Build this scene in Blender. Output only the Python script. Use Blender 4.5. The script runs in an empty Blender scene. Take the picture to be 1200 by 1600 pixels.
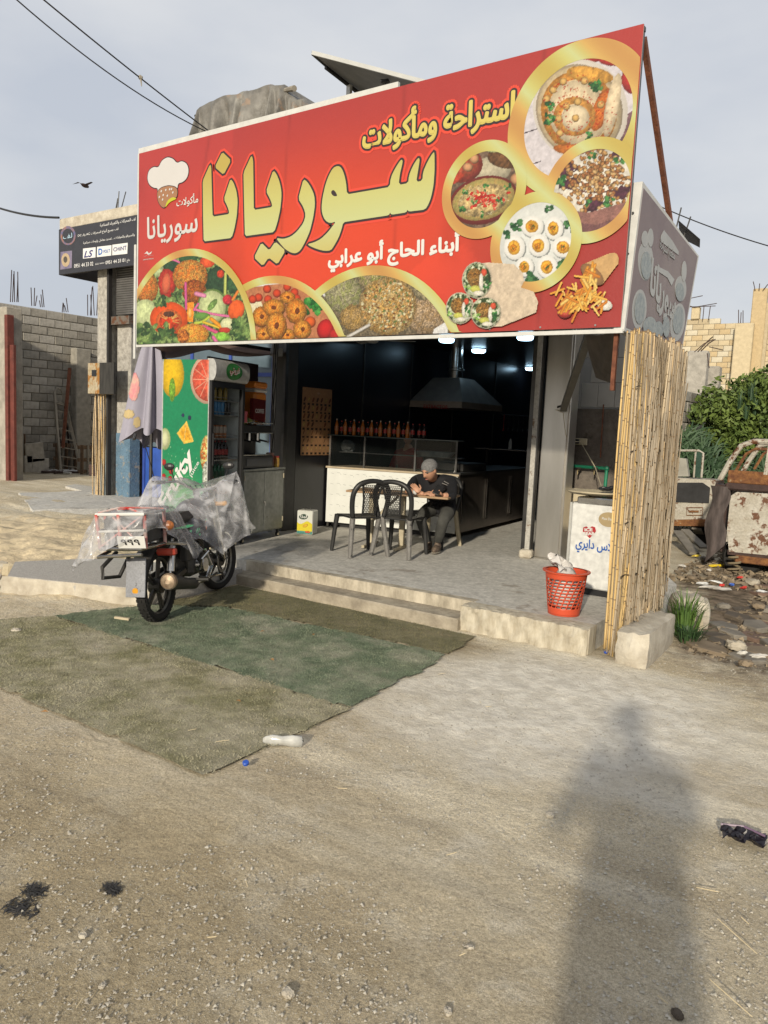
import bpy, bmesh, math, random
import numpy as np
from mathutils import Vector, Matrix, Euler
PI = math.pi; R = math.radians
S = bpy.context.scene; COL = S.collection
rnd = random.Random(7); rng = np.random.default_rng(7)
# ---------------- camera, sky, sun, exposure ----------------
CAMH = 1.65
_h, _p, _r = R(34.7), R(6.3), R(2.6)
cF = Vector((-math.sin(_h)*math.cos(_p), math.cos(_h)*math.cos(_p), -math.sin(_p)))
_r0 = Vector((math.cos(_h), math.sin(_h), 0)); _u0 = _r0.cross(cF)
cR = _r0*math.cos(_r) + _u0*math.sin(_r); cU = cR.cross(cF)
cam = bpy.data.cameras.new('camera'); camo = bpy.data.objects.new('camera', cam); COL.objects.link(camo)
camo.matrix_world = Matrix(((cR.x, cU.x, -cF.x, 0), (cR.y, cU.y, -cF.y, 0), (cR.z, cU.z, -cF.z, CAMH), (0, 0, 0, 1)))
cam.sensor_fit = 'VERTICAL'; cam.sensor_height = 36; cam.lens = 36*1200/1600; cam.clip_start = .05; cam.clip_end = 500
S.camera = camo
SUN_EL = R(18.7); SH = R(17.0)          # sun height; shadows run SH left of the +Y direction
W = bpy.data.worlds.new('World'); S.world = W; W.use_nodes = True
wn = W.node_tree.nodes; wl = W.node_tree.links; wn.clear()
wo = wn.new('ShaderNodeOutputWorld'); bg = wn.new('ShaderNodeBackground'); bg.inputs[1].default_value = .1
sky = wn.new('ShaderNodeTexSky'); sky.sky_type = 'NISHITA'; sky.sun_disc = False
sky.sun_elevation = SUN_EL; sky.sun_rotation = R(180) - SH; sky.air_density = 1.4; sky.dust_density = 3.0
tc = wn.new('ShaderNodeTexCoord'); mp = wn.new('ShaderNodeMapping'); mp.inputs['Scale'].default_value = (1.6, 1.6, 4.0)
ns = wn.new('ShaderNodeTexNoise'); ns.inputs['Scale'].default_value = 1.5; ns.inputs['Detail'].default_value = 7; ns.inputs['Roughness'].default_value = .48
cr = wn.new('ShaderNodeValToRGB'); cr.color_ramp.elements[0].position = .36; cr.color_ramp.elements[1].position = .66
cr.color_ramp.elements[0].color = (.73, .78, .88, 1); cr.color_ramp.elements[1].color = (.985, 1.0, 1.03, 1)
sc_ = wn.new('ShaderNodeVectorMath'); sc_.operation = 'SCALE'; sc_.inputs['Scale'].default_value = 4.95
mx = wn.new('ShaderNodeMixRGB'); mx.inputs[0].default_value = .93
for a, b in ((tc.outputs['Generated'], mp.inputs[0]), (mp.outputs[0], ns.inputs[0]), (ns.outputs[0], cr.inputs[0]), (cr.outputs[0], sc_.inputs[0]),
             (sky.outputs[0], mx.inputs[1]), (sc_.outputs[0], mx.inputs[2]), (mx.outputs[0], bg.inputs[0]), (bg.outputs[0], wo.inputs[0])): wl.new(a, b)
sun = bpy.data.lights.new('sun', 'SUN'); sun.energy = 3.1; sun.angle = R(1.7); sun.color = (1.0, .90, .73)
suno = bpy.data.objects.new('sun', sun); COL.objects.link(suno); suno.location = (4, -12, 8)
sund = Vector((-math.sin(SH)*math.cos(SUN_EL), math.cos(SH)*math.cos(SUN_EL), -math.sin(SUN_EL)))
suno.rotation_euler = sund.to_track_quat('-Z', 'Y').to_euler()
S.view_settings.view_transform = 'Standard'; S.view_settings.look = 'None'; S.view_settings.exposure = .62; S.view_settings.gamma = 1
S.view_settings.use_curve_mapping = False
S.cycles.max_bounces = 8; S.cycles.transparent_max_bounces = 24

# ---------------- measuring helper: photograph point -> point on a real plane ----------------
def at(x, y, axis, val):
    d = cF + cR*((x-600)/1200) + cU*((800-y)/1200)
    o = Vector((0, 0, CAMH)); t = (val-o[axis])/d[axis]
    return o + d*t
def lin(c):
    if isinstance(c, str):
        c = tuple(int(c[i:i+2], 16) for i in (0, 2, 4))
    return tuple((v/255/12.92 if v/255 <= .04045 else ((v/255+.055)/1.055)**2.4) for v in c[:3])
# ---------------- materials ----------------
MC = {}
def mat(name, col, rough=.7, metal=0., col2=None, sc=6, spread=.25, bump=0., bsc=40, spec=.4, alpha=None, trans=0., emit=None, rust=None, rsc=5, rth=.55, det=6, dirt=0., vec='Object', stretch=None, attr=None, rw=.05):
    if name in MC: return MC[name]
    m = bpy.data.materials.new(name); m.use_nodes = True; n = m.node_tree.nodes; l = m.node_tree.links
    b = n['Principled BSDF']; b.inputs['Roughness'].default_value = rough; b.inputs['Metallic'].default_value = metal
    b.inputs['Specular IOR Level'].default_value = spec
    tcn = n.new('ShaderNodeTexCoord'); v = tcn.outputs[vec]
    if stretch:
        mpn = n.new('ShaderNodeMapping'); mpn.inputs['Scale'].default_value = stretch; l.new(v, mpn.inputs[0]); v = mpn.outputs[0]
    if col2 is None: col2 = tuple(c*(1-spread) for c in col)
    no = n.new('ShaderNodeTexNoise'); no.inputs['Scale'].default_value = sc; no.inputs['Detail'].default_value = det; no.inputs['Roughness'].default_value = .62
    l.new(v, no.inputs[0])
    ra = n.new('ShaderNodeValToRGB'); ra.color_ramp.elements[0].position = .34; ra.color_ramp.elements[1].position = .66
    ra.color_ramp.elements[0].color = (*col2, 1); ra.color_ramp.elements[1].color = (*col, 1); l.new(no.outputs[0], ra.inputs[0])
    out = ra.outputs[0]
    if attr:
        at_ = n.new('ShaderNodeVertexColor'); at_.layer_name = attr
        mm = n.new('ShaderNodeMixRGB'); mm.blend_type = 'MULTIPLY'; mm.inputs[0].default_value = 1; l.new(at_.outputs[0], mm.inputs[1]); l.new(out, mm.inputs[2]); out = mm.outputs[0]
    if rust:
        n2 = n.new('ShaderNodeTexNoise'); n2.inputs['Scale'].default_value = rsc; n2.inputs['Detail'].default_value = 9; n2.inputs['Roughness'].default_value = .7; l.new(v, n2.inputs[0])
        r2 = n.new('ShaderNodeValToRGB'); r2.color_ramp.elements[0].position = rth; r2.color_ramp.elements[1].position = min(1, rth+rw)
        r2.color_ramp.elements[0].color = (0, 0, 0, 1); r2.color_ramp.elements[1].color = (1, 1, 1, 1); l.new(n2.outputs[0], r2.inputs[0])
        m2 = n.new('ShaderNodeMixRGB'); l.new(r2.outputs[0], m2.inputs[0]); l.new(out, m2.inputs[1]); m2.inputs[2].default_value = (*rust, 1)
        n3 = n.new('ShaderNodeTexNoise'); n3.inputs['Scale'].default_value = rsc*6; n3.inputs['Detail'].default_value = 5; l.new(v, n3.inputs[0])
        m3 = n.new('ShaderNodeMixRGB'); m3.blend_type = 'MULTIPLY'; m3.inputs[0].default_value = .6; l.new(m2.outputs[0], m3.inputs[1]); l.new(n3.outputs[0], m3.inputs[2]); 
        out = m3.outputs[0]
    l.new(out, b.inputs['Base Color'])
    if bump:
        nb = n.new('ShaderNodeTexNoise'); nb.inputs['Scale'].default_value = bsc; nb.inputs['Detail'].default_value = 8; nb.inputs['Roughness'].default_value = .65; l.new(v, nb.inputs[0])
        bn = n.new('ShaderNodeBump'); bn.inputs['Strength'].default_value = min(1, bump); bn.inputs['Distance'].default_value = .02*max(1, bump); l.new(nb.outputs[0], bn.inputs['Height']); l.new(bn.outputs[0], b.inputs['Normal'])
    if alpha is not None: b.inputs['Alpha'].default_value = alpha
    if trans: b.inputs['Transmission Weight'].default_value = trans
    if emit: b.inputs['Emission Color'].default_value = (*emit[0], 1); b.inputs['Emission Strength'].default_value = emit[1]
    MC[name] = m; return m
def nz(m, kind): return [x for x in m.node_tree.nodes if x.bl_idname == kind]

# ---------------- mesh builder ----------------
class MB:
    def __init__(s): s.v = []; s.f = []
    def add(s, vs, fs):
        k = len(s.v); s.v += [tuple(v) for v in vs]; s.f += [tuple(i+k for i in f) for f in fs]; return s
    def box(s, c, d, rot=None, bev=0):
        x, y, z = d[0]/2, d[1]/2, d[2]/2
        if bev:
            b = min(bev, x*.9, y*.9, z*.9); vs = []
            for sx in (-1, 1):
                for sy in (-1, 1):
                    for sz in (-1, 1): vs += [(sx*(x-b), sy*(y-b), sz*z), (sx*(x-b), sy*y, sz*(z-b)), (sx*x, sy*(y-b), sz*(z-b))]
            def ix(sx, sy, sz, k): return (((sx > 0)*4+(sy > 0)*2+(sz > 0))*3+k)
            fs = []
            for q in (-1, 1):
                fs += [[ix(-1, -1, q, 0), ix(1, -1, q, 0), ix(1, 1, q, 0), ix(-1, 1, q, 0)][::q], [ix(-1, q, -1, 1), ix(-1, q, 1, 1), ix(1, q, 1, 1), ix(1, q, -1, 1)][::q], [ix(q, -1, -1, 2), ix(q, 1, -1, 2), ix(q, 1, 1, 2), ix(q, -1, 1, 2)][::q]]
                for p in (-1, 1):
                    fs += [[ix(-1, p, q, 0), ix(1, p, q, 0), ix(1, p, q, 1), ix(-1, p, q, 1)][::-p*q], [ix(p, -1, q, 0), ix(p, 1, q, 0), ix(p, 1, q, 2), ix(p, -1, q, 2)][::p*q], [ix(p, q, -1, 1), ix(p, q, 1, 1), ix(p, q, 1, 2), ix(p, q, -1, 2)][::-p*q]]
                    for w in (-1, 1): fs.append([ix(p, w, q, 0), ix(p, w, q, 1), ix(p, w, q, 2)][::-p*w*q])
        else:
            vs = [(-x, -y, -z), (x, -y, -z), (x, y, -z), (-x, y, -z), (-x, -y, z), (x, -y, z), (x, y, z), (-x, y, z)]
            fs = [(0, 3, 2, 1), (4, 5, 6, 7), (0, 1, 5, 4), (1, 2, 6, 5), (2, 3, 7, 6), (3, 0, 4, 7)]
        M_ = rot if isinstance(rot, Matrix) else (Matrix.Rotation(rot, 3, 'Z') if rot else None)
        c = Vector(c); vs = [(M_ @ Vector(v) if M_ else Vector(v))+c for v in vs]
        return s.add(vs, fs)
    def b2(s, a, b, bev=0):      # box from corner to corner
        return s.box([(a[i]+b[i])/2 for i in range(3)], [abs(b[i]-a[i]) for i in range(3)], None, bev)
    def cyl(s, p0, p1, r0, r1=None, n=10, cap=True):
        r1 = r0 if r1 is None else r1; p0 = Vector(p0); p1 = Vector(p1); d = (p1-p0)
        if d.length < 1e-6: return s
        d.normalize(); a = d.orthogonal().normalized(); b = d.cross(a); vs = []
        for p, r in ((p0, r0), (p1, r1)):
            for i in range(n):
                t = 2*PI*i/n; vs.append(p+a*(r*math.cos(t))+b*(r*math.sin(t)))
        fs = [(i, (i+1) % n, n+(i+1) % n, n+i) for i in range(n)]
        if cap: fs += [tuple(range(n))[::-1], tuple(range(n, 2*n))]
        return s.add(vs, fs)
    def bar(s, p0, p1, w, h, up=(0, 0, 1)):
        p0 = Vector(p0); p1 = Vector(p1); d = (p1-p0); L = d.length; d.normalize(); u = Vector(up)
        a = d.cross(u)
        if a.length < 1e-3: a = d.orthogonal()
        a.normalize(); b = a.cross(d)
        M_ = Matrix((a, d, b)).transposed()
        return s.box((p0+p1)/2, (w, L, h), M_)
    def tube(s, pts, r, n=6, closed=False, cap=True):
        pts = [Vector(p) for p in pts]; N = len(pts); vs = []; prev = None
        for i, p in enumerate(pts):
            if closed: d = pts[(i+1) % N]-pts[i-1]
            else: d = pts[min(i+1, N-1)]-pts[max(i-1, 0)]
            d.normalize()
            if prev is None: a = d.orthogonal().normalized()
            else:
                a = prev-d*prev.dot(d)
                a = a.normalized() if a.length > 1e-6 else d.orthogonal().normalized()
            prev = a; b = d.cross(a); rr = r[i] if isinstance(r, (list, tuple)) else r
            for k in range(n):
                t = 2*PI*k/n; vs.append(p+a*(rr*math.cos(t))+b*(rr*math.sin(t)))
        fs = []
        for i in range(N if closed else N-1):
            j = (i+1) % N
            for k in range(n): fs.append((i*n+k, i*n+(k+1) % n, j*n+(k+1) % n, j*n+k))
        if cap and not closed: fs += [tuple(range(n))[::-1], tuple(range((N-1)*n, N*n))]
        return s.add(vs, fs)
    def lathe(s, prof, c=(0, 0, 0), n=16, M_=None, sx=1, sy=1, cap=True):
        vs = []; c = Vector(c)
        for r, z in prof:
            for k in range(n):
                t = 2*PI*k/n; v = Vector((r*math.cos(t)*sx, r*math.sin(t)*sy, z)); vs.append((M_ @ v if M_ else v)+c)
        fs = []
        for i in range(len(prof)-1):
            for k in range(n): fs.append((i*n+k, i*n+(k+1) % n, (i+1)*n+(k+1) % n, (i+1)*n+k))
        if cap and prof[0][0] > 1e-6: fs.append(tuple(range(n))[::-1])
        if cap and prof[-1][0] > 1e-6: fs.append(tuple(range((len(prof)-1)*n, len(prof)*n)))
        return s.add(vs, fs)
    def ell(s, c, r, n=12, m=8, M_=None, jit=0):
        if not isinstance(r, (tuple, list)): r = (r, r, r)
        vs = []; c = Vector(c)
        for i in range(m+1):
            ph = PI*i/m
            for k in range(n):
                t = 2*PI*k/n; q = 1+(rnd.uniform(-jit, jit) if jit and 0 < i < m else 0)
                v = Vector((r[0]*math.sin(ph)*math.cos(t)*q, r[1]*math.sin(ph)*math.sin(t)*q, -r[2]*math.cos(ph)*q)); vs.append((M_ @ v if M_ else v)+c)
        fs = [(i*n+k, i*n+(k+1) % n, (i+1)*n+(k+1) % n, (i+1)*n+k) for i in range(m) for k in range(n)]
        return s.add(vs, fs)
    def prism(s, poly, o, u, v, w, d):      # polygon in (u,v) at o, pushed along w by d
        o = Vector(o); u = Vector(u); v = Vector(v); w = Vector(w); n = len(poly)
        vs = [o+u*a+v*b for a, b in poly]+[o+u*a+v*b+w*d for a, b in poly]
        fs = [tuple(range(n)), tuple(range(n, 2*n))[::-1]]+[(i, n+i, n+(i+1) % n, (i+1) % n) for i in range(n)]
        return s.add(vs, fs)
    def sheet(s, fn, nu, nv):
        vs = [fn(i/nu, j/nv) for j in range(nv+1) for i in range(nu+1)]
        fs = [(j*(nu+1)+i, j*(nu+1)+i+1, (j+1)*(nu+1)+i+1, (j+1)*(nu+1)+i) for j in range(nv) for i in range(nu)]
        return s.add(vs, fs)
    def mesh(s, name, off=None):
        me = bpy.data.meshes.new(name); vs = s.v
        if off is not None: vs = [(v[0]-off[0], v[1]-off[1], v[2]-off[2]) for v in vs]
        me.from_pydata(vs, [], s.f); return me
def fixn(me):
    bm = bmesh.new(); bm.from_mesh(me); bmesh.ops.remove_doubles(bm, verts=bm.verts, dist=1e-5); bmesh.ops.recalc_face_normals(bm, faces=bm.faces); bm.to_mesh(me); bm.free()
def obj(name, mb, m, parent=None, smooth=False, world=True, fix=True, label=None, kind=None, mods=None):
    off = parent.location if (parent and world) else None
    if parent is not None and parent.parent is not None and world: off = parent.location+parent.parent.location
    me = mb.mesh(name, off) if isinstance(mb, MB) else mb
    if fix and len(me.polygons) < 60000: fixn(me)
    o = bpy.data.objects.new(name, me); COL.objects.link(o)
    if m is not None:
        for q in (m if isinstance(m, (list, tuple)) else [m]): me.materials.append(q)
    if parent: o.parent = parent
    if smooth:
        me.polygons.foreach_set('use_smooth', [True]*len(me.polygons))
        if smooth != 'all':
            try: me.set_sharp_from_angle(angle=R(40 if smooth is True else smooth))
            except Exception: pass
    if label: o['label'] = label
    if kind: o['kind'] = kind
    return o
def thing(name, label, cat, loc=(0, 0, 0), rz=0, group=None):
    o = bpy.data.objects.new(name, None); COL.objects.link(o); o.location = loc; o.rotation_euler = (0, 0, rz); o.empty_display_size = .1
    return tag(o, label, cat, group)
def tag(o, label, cat, group=None):
    o['label'] = label; o['category'] = cat
    if group: o['group'] = group
    return o
def struct(name, mb, m, smooth=False, **k):
    o = obj(name, mb, m, None, smooth, **k); o['kind'] = 'structure'; return o
def dup(root, loc=None, rz=None, label=None, group=None, scale=None):
    r = root.copy(); COL.objects.link(r)
    if loc is not None: r.location = loc
    if rz is not None: r.rotation_euler = (0, 0, rz)
    if scale: r.scale = scale
    if label: r['label'] = label
    if group: r['group'] = group
    for ch in list(root.children):
        c = ch.copy(); COL.objects.link(c); c.parent = r
        for g in ch.children:
            d = g.copy(); COL.objects.link(d); d.parent = c
    return r
# ---------------- smooth value noise in numpy ----------------
_T = rng.random((64, 64))
def vn(x, y):
    xi = np.floor(x).astype(int); yi = np.floor(y).astype(int); fx = x-xi; fy = y-yi; fx = fx*fx*(3-2*fx); fy = fy*fy*(3-2*fy)
    a = _T[xi % 64, yi % 64]; b = _T[(xi+1) % 64, yi % 64]; c = _T[xi % 64, (yi+1) % 64]; d = _T[(xi+1) % 64, (yi+1) % 64]
    return (a*(1-fx)+b*fx)*(1-fy)+(c*(1-fx)+d*fx)*fy
def fbm(x, y, o=4):
    r = 0; a = .5; t = 0
    for i in range(o): r = r+a*vn(x*2**i+i*7.3, y*2**i+i*3.1); t += a; a *= .5
    return r/t
# ---------------- arabic shaping and lettering ----------------
_AR = {}
for _c, _b, _n in ((0x621, 0xFE80, 1), (0x622, 0xFE81, 2), (0x623, 0xFE83, 2), (0x624, 0xFE85, 2), (0x625, 0xFE87, 2), (0x626, 0xFE89, 4), (0x627, 0xFE8D, 2), (0x628, 0xFE8F, 4), (0x629, 0xFE93, 2), (0x62A, 0xFE95, 4), (0x62B, 0xFE99, 4), (0x62C, 0xFE9D, 4), (0x62D, 0xFEA1, 4), (0x62E, 0xFEA5, 4), (0x62F, 0xFEA9, 2), (0x630, 0xFEAB, 2), (0x631, 0xFEAD, 2), (0x632, 0xFEAF, 2), (0x633, 0xFEB1, 4), (0x634, 0xFEB5, 4), (0x635, 0xFEB9, 4), (0x636, 0xFEBD, 4), (0x637, 0xFEC1, 4), (0x638, 0xFEC5, 4), (0x639, 0xFEC9, 4), (0x63A, 0xFECD, 4), (0x641, 0xFED1, 4), (0x642, 0xFED5, 4), (0x643, 0xFED9, 4), (0x644, 0xFEDD, 4), (0x645, 0xFEE1, 4), (0x646, 0xFEE5, 4), (0x647, 0xFEE9, 4), (0x648, 0xFEED, 2), (0x649, 0xFEEF, 2), (0x64A, 0xFEF1, 4), (0x6A4, 0xFB6A, 4)): _AR[chr(_c)] = (_b, _n)
def shape(s):
    s2 = []; i = 0
    while i < len(s):
        if s[i] == '\u0644' and i+1 < len(s) and s[i+1] in '\u0623\u0627': s2.append(s[i:i+2]); i += 2
        else: s2.append(s[i]); i += 1
    def nf(t): return 2 if len(t) == 2 else (4 if t == '\u0640' else (_AR[t][1] if t in _AR else 0))
    out = []
    for k, t in enumerate(s2):
        pv = k > 0 and nf(s2[k-1]) == 4 and nf(t) >= 2; nx = k+1 < len(s2) and nf(t) == 4 and nf(s2[k+1]) >= 2
        if len(t) == 2: out.append(chr({'\u0623': 0xFEF7, '\u0627': 0xFEFB}[t[1]]+pv))
        elif t in _AR: out.append(chr(_AR[t][0]+(3 if pv and nx else 2 if nx else 1 if pv else 0)))
        else: out.append(t)
    if not any(c in _AR for c in s): return s
    r = out[::-1]; q = []; run = []
    for c in r:
        if c.isascii() and c not in ' ': run.append(c)
        else: q += run[::-1]; run = []; q.append(c)
    return ''.join(q+run[::-1])
def curve_mesh(polys, offset=0.):
    cu = bpy.data.curves.new('c', 'CURVE'); cu.dimensions = '2D'; cu.fill_mode = 'BOTH'; cu.offset = offset
    for p in polys:
        sp = cu.splines.new('POLY'); sp.points.add(len(p)-1); sp.use_cyclic_u = True
        for i, (x, y) in enumerate(p): sp.points[i].co = (x, y, 0, 1)
    o = bpy.data.objects.new('c', cu); me = bpy.data.meshes.new_from_object(o); bpy.data.objects.remove(o); bpy.data.curves.remove(cu)
    return me
def text_mesh(s, bold=0., shear=0.):
    cu = bpy.data.curves.new('t', 'FONT'); cu.body = shape(s); cu.offset = bold; cu.resolution_u = 3; cu.shear = shear
    o = bpy.data.objects.new('t', cu); me = bpy.data.meshes.new_from_object(o); bpy.data.objects.remove(o); bpy.data.curves.remove(cu)
    n = len(me.vertices); par = list(range(n))      # joined letters overlap: give each its own hair's breadth of depth
    def fd(a):
        while par[a] != a: par[a] = par[par[a]]; a = par[a]
        return a
    for e in me.edges:
        a, b = fd(e.vertices[0]), fd(e.vertices[1])
        if a != b: par[a] = b
    ids = {}
    for i in range(n): r = fd(i); me.vertices[i].co.z = .00013*(ids.setdefault(r, len(ids)) % 9)
    return me
def lay(me, O, u, v, w=None, h=None, ref=None):
    """lay a flat mesh (xy) on a plane: lower-left corner O, directions u and v, fitted to w x h"""
    n = len(me.vertices); co = np.empty(n*3, 'f'); me.vertices.foreach_get('co', co); co = co.reshape(-1, 3)
    if n == 0: return ref
    lo = co.min(0) if ref is None else ref[0]; hi = co.max(0) if ref is None else ref[1]
    sx = 1 if w is None else w/(hi[0]-lo[0]); sy = sx if h is None else h/(hi[1]-lo[1])
    if w is None and h is not None: sx = sy
    a = (co[:, 0]-lo[0])*sx; b = (co[:, 1]-lo[1])*sy
    w_ = np.array(Vector(u).cross(Vector(v)))
    P = np.array(O)[None]+a[:, None]*np.array(u)[None]+b[:, None]*np.array(v)[None]+co[:, 2:3]*w_[None]
    me.vertices.foreach_set('co', P.astype('f').ravel()); me.update(); return (lo, hi)
def write(name, s, O, u, v, w, h, m, parent, bold=0., shear=0., world=True, ref=None):
    me = text_mesh(s, bold, shear); O = Vector(O)
    if parent and world: O = O-parent.location-(parent.parent.location if parent.parent else Vector((0, 0, 0)))
    r = lay(me, O, u, v, w, h, ref); o = obj(name, me, m, parent, fix=False, world=False); return o, r
# ================= SETTING =================
def sstep(a, b, x): t = np.clip((x-a)/(b-a), 0, 1); return t*t*(3-2*t)
def ghn(x, y):
    h = .17*sstep(-6.2, -7.6, x)*sstep(3.6, 5.2, y)                     # soil banked up to the left terrace
    flat = 1-.85*(sstep(-6.0, -5.6, x)*sstep(-2.3, -2.6, x)*sstep(2.1, 2.4, y)*sstep(5.8, 5.5, y))
    h = h+flat*((fbm(x*.5+9, y*.5+4, 3)-.5)*.05+(fbm(x*2.3, y*2.3+8, 3)-.5)*.03+(fbm(x*9+5, y*9, 3)-.5)*.014)
    dirt = sstep(-5.6, -6.6, x)*sstep(3.4, 4.2, y)*sstep(8.2, 7.0, y)
    h = h+dirt*(fbm(x*3+1, y*3+2, 5)-.4)*.17
    rub = sstep(-1.45, -.9, x)*sstep(5.6, 7.2, y)
    h = h+rub*((fbm(x*2, y*2+3, 4)-.6)*.12-.02)
    return h-.012
def gh(x, y): return float(ghn(np.array([float(x)]), np.array([float(y)]))[0])
def axisv(lo, hi, d, far):
    a = list(np.arange(lo, hi+1e-6, d)); s = d; p = hi; q = lo
    while p < far: s *= 1.35; p += s; a.append(p)
    s = d
    while q > -far: s *= 1.35; q -= s; a.insert(0, q)
    return np.array(a)
gx = axisv(-9.5, 2.2, .04, 240); gy = axisv(.6, 9.5, .04, 240)
GX, GY = np.meshgrid(gx, gy); GZ = ghn(GX, GY)
nx, ny = len(gx), len(gy); me = bpy.data.meshes.new('ground')
vv = np.stack([GX, GY, GZ], -1).reshape(-1, 3).astype('f'); me.vertices.add(len(vv)); me.vertices.foreach_set('co', vv.ravel())
ii, jj = np.meshgrid(np.arange(nx-1), np.arange(ny-1)); k0 = (jj*nx+ii).ravel(); q = np.stack([k0, k0+1, k0+nx+1, k0+nx], -1).astype('i')
me.loops.add(q.size); me.loops.foreach_set('vertex_index', q.ravel()); me.polygons.add(len(q)); me.polygons.foreach_set('loop_start', np.arange(len(q), dtype='i')*4); me.update(calc_edges=True)
me.polygons.foreach_set('use_smooth', [True]*len(q))
def ground_mat():
    m = bpy.data.materials.new('packed_dirt'); m.use_nodes = True; n = m.node_tree.nodes; l = m.node_tree.links; b = n['Principled BSDF']
    b.inputs['Roughness'].default_value = .92; b.inputs['Specular IOR Level'].default_value = .2
    t = n.new('ShaderNodeTexCoord').outputs['Object']
    def N(s, d=8, r=.6, v=None):
        x = n.new('ShaderNodeTexNoise'); x.inputs['Scale'].default_value = s; x.inputs['Detail'].default_value = d; x.inputs['Roughness'].default_value = r; l.new(v or t, x.inputs[0]); return x.outputs[0]
    def RP(src, a, bb, c0, c1):
        x = n.new('ShaderNodeValToRGB'); e = x.color_ramp.elements; e[0].position = a; e[1].position = bb; e[0].color = (*c0, 1); e[1].color = (*c1, 1); l.new(src, x.inputs[0]); return x.outputs[0]
    def MX(f, a, bb, mode='MIX', fac=None):
        x = n.new('ShaderNodeMixRGB'); x.blend_type = mode
        if fac is not None: x.inputs[0].default_value = fac
        else: l.new(f, x.inputs[0])
        for s, i in ((a, 1), (bb, 2)):
            if isinstance(s, tuple): x.inputs[i].default_value = (*s, 1)
            else: l.new(s, x.inputs[i])
        return x.outputs[0]
    W_ = (1, 1, 1); K = (0, 0, 0)
    def MP(rz, sc3):
        m_ = n.new('ShaderNodeMapping'); m_.inputs['Rotation'].default_value = (0, 0, rz); m_.inputs['Scale'].default_value = sc3; l.new(t, m_.inputs[0]); return m_.outputs[0]
    c = RP(N(.8, 5), .38, .62, (.48, .415, .30), (.64, .575, .44))
    c = MX(RP(N(1.0, 7, .55, MP(.45, (.35, 2.6, 1))), .50, .62, K, (.75, .75, .75)), c, (.70, .645, .52))      # smooth compacted tracks
    c = MX(RP(N(1.3, 7, .55, MP(-.5, (.5, 2.2, 1))), .56, .66, K, (.55, .55, .55)), c, (.40, .35, .265))
    c = MX(RP(N(3.2, 8, .65), .54, .66, K, (.6, .6, .6)), c, (.66, .62, .53))
    c = MX(RP(N(6.5, 9, .7), .58, .70, K, (.6, .6, .6)), c, (.33, .295, .23))
    c = MX(None, c, RP(N(70, 10, .85), .36, .64, (.48, .46, .43), (1.32, 1.3, 1.26)), 'MULTIPLY', .85)
    c = MX(None, c, RP(N(230, 5, .8), .36, .64, (.62, .61, .59), (1.25, 1.24, 1.22)), 'MULTIPLY', .8)
    for sc_v, r_in, amt in ((48, .10, .75), (120, .16, .7), (24, .06, .8)):
        vo = n.new('ShaderNodeTexVoronoi'); vo.inputs['Scale'].default_value = sc_v; l.new(t, vo.inputs[0])
        sx = n.new('ShaderNodeSeparateColor'); l.new(vo.outputs['Color'], sx.inputs[0])
        m1 = n.new('ShaderNodeMath'); m1.operation = 'MULTIPLY'; l.new(RP(vo.outputs[0], r_in, r_in+.08, (amt,)*3, K), m1.inputs[0]); l.new(RP(sx.outputs[0], .45, .55, K, W_), m1.inputs[1])
        c = MX(m1.outputs[0], c, RP(sx.outputs[1], .3, .7, (.30, .26, .20), (.74, .70, .60)))
    ck = n.new('ShaderNodeTexVoronoi'); ck.feature = 'DISTANCE_TO_EDGE'; ck.inputs['Scale'].default_value = 2.1
    wv = n.new('ShaderNodeMixRGB'); wv.inputs[0].default_value = .25; l.new(t, wv.inputs[1])
    nw = n.new('ShaderNodeTexNoise'); nw.inputs['Scale'].default_value = 3.5; nw.inputs['Detail'].default_value = 6; l.new(t, nw.inputs[0]); l.new(nw.outputs['Color'], wv.inputs[2]); l.new(wv.outputs[0], ck.inputs[0])
    m2 = n.new('ShaderNodeMath'); m2.operation = 'MULTIPLY'; l.new(RP(ck.outputs[0], .0, .012, (.4,)*3, K), m2.inputs[0]); l.new(RP(N(.7, 2), .52, .58, K, W_), m2.inputs[1])
    c = MX(m2.outputs[0], c, (.20, .17, .125))
    # oily dark trampled patch, lower left, and the damp litter yard on the right
    def blob(x0, y0, sx, sy, r0, r1, s=1.6):
        mp_ = n.new('ShaderNodeMapping'); mp_.inputs['Location'].default_value = (-x0/sx, -y0/sy, 0); mp_.inputs['Scale'].default_value = (1/sx, 1/sy, .01); l.new(t, mp_.inputs[0])
        ln = n.new('ShaderNodeVectorMath'); ln.operation = 'LENGTH'; l.new(mp_.outputs[0], ln.inputs[0])
        ad = n.new('ShaderNodeMath'); ad.operation = 'MULTIPLY_ADD'; l.new(N(s, 9, .7), ad.inputs[0]); ad.inputs[1].default_value = 1.4; l.new(ln.outputs['Value'], ad.inputs[2])
        dv = n.new('ShaderNodeMath'); dv.operation = 'MULTIPLY'; dv.inputs[1].default_value = .4; l.new(ad.outputs[0], dv.inputs[0]); return RP(dv.outputs[0], r0*.4, r1*.4, W_, K)
    c = MX(blob(-2.7, 1.3, 1.6, 1.2, 1.2, 1.9, 3), c, MX(None, c, (.72, .68, .60), 'MULTIPLY', .9))
    c = MX(blob(-8.0, 5.2, 2.2, 1.6, 1.7, 2.0, 5), c, MX(RP(N(9), .42, .6, K, W_), (.64, .53, .35), (.46, .38, .26)))
    c = MX(blob(.45, 9.4, 1.9, 3.0, 1.9, 2.2, 2), c, MX(RP(N(7), .4, .6, K, W_), (.085, .065, .045), (.22, .17, .12)))
    c = MX(blob(-1.7, 4.4, 1.1, 1.1, 1.3, 2.0, 2), c, MX(RP(N(9), .4, .6, K, W_), (.56, .52, .44), (.70, .66, .57)))
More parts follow.
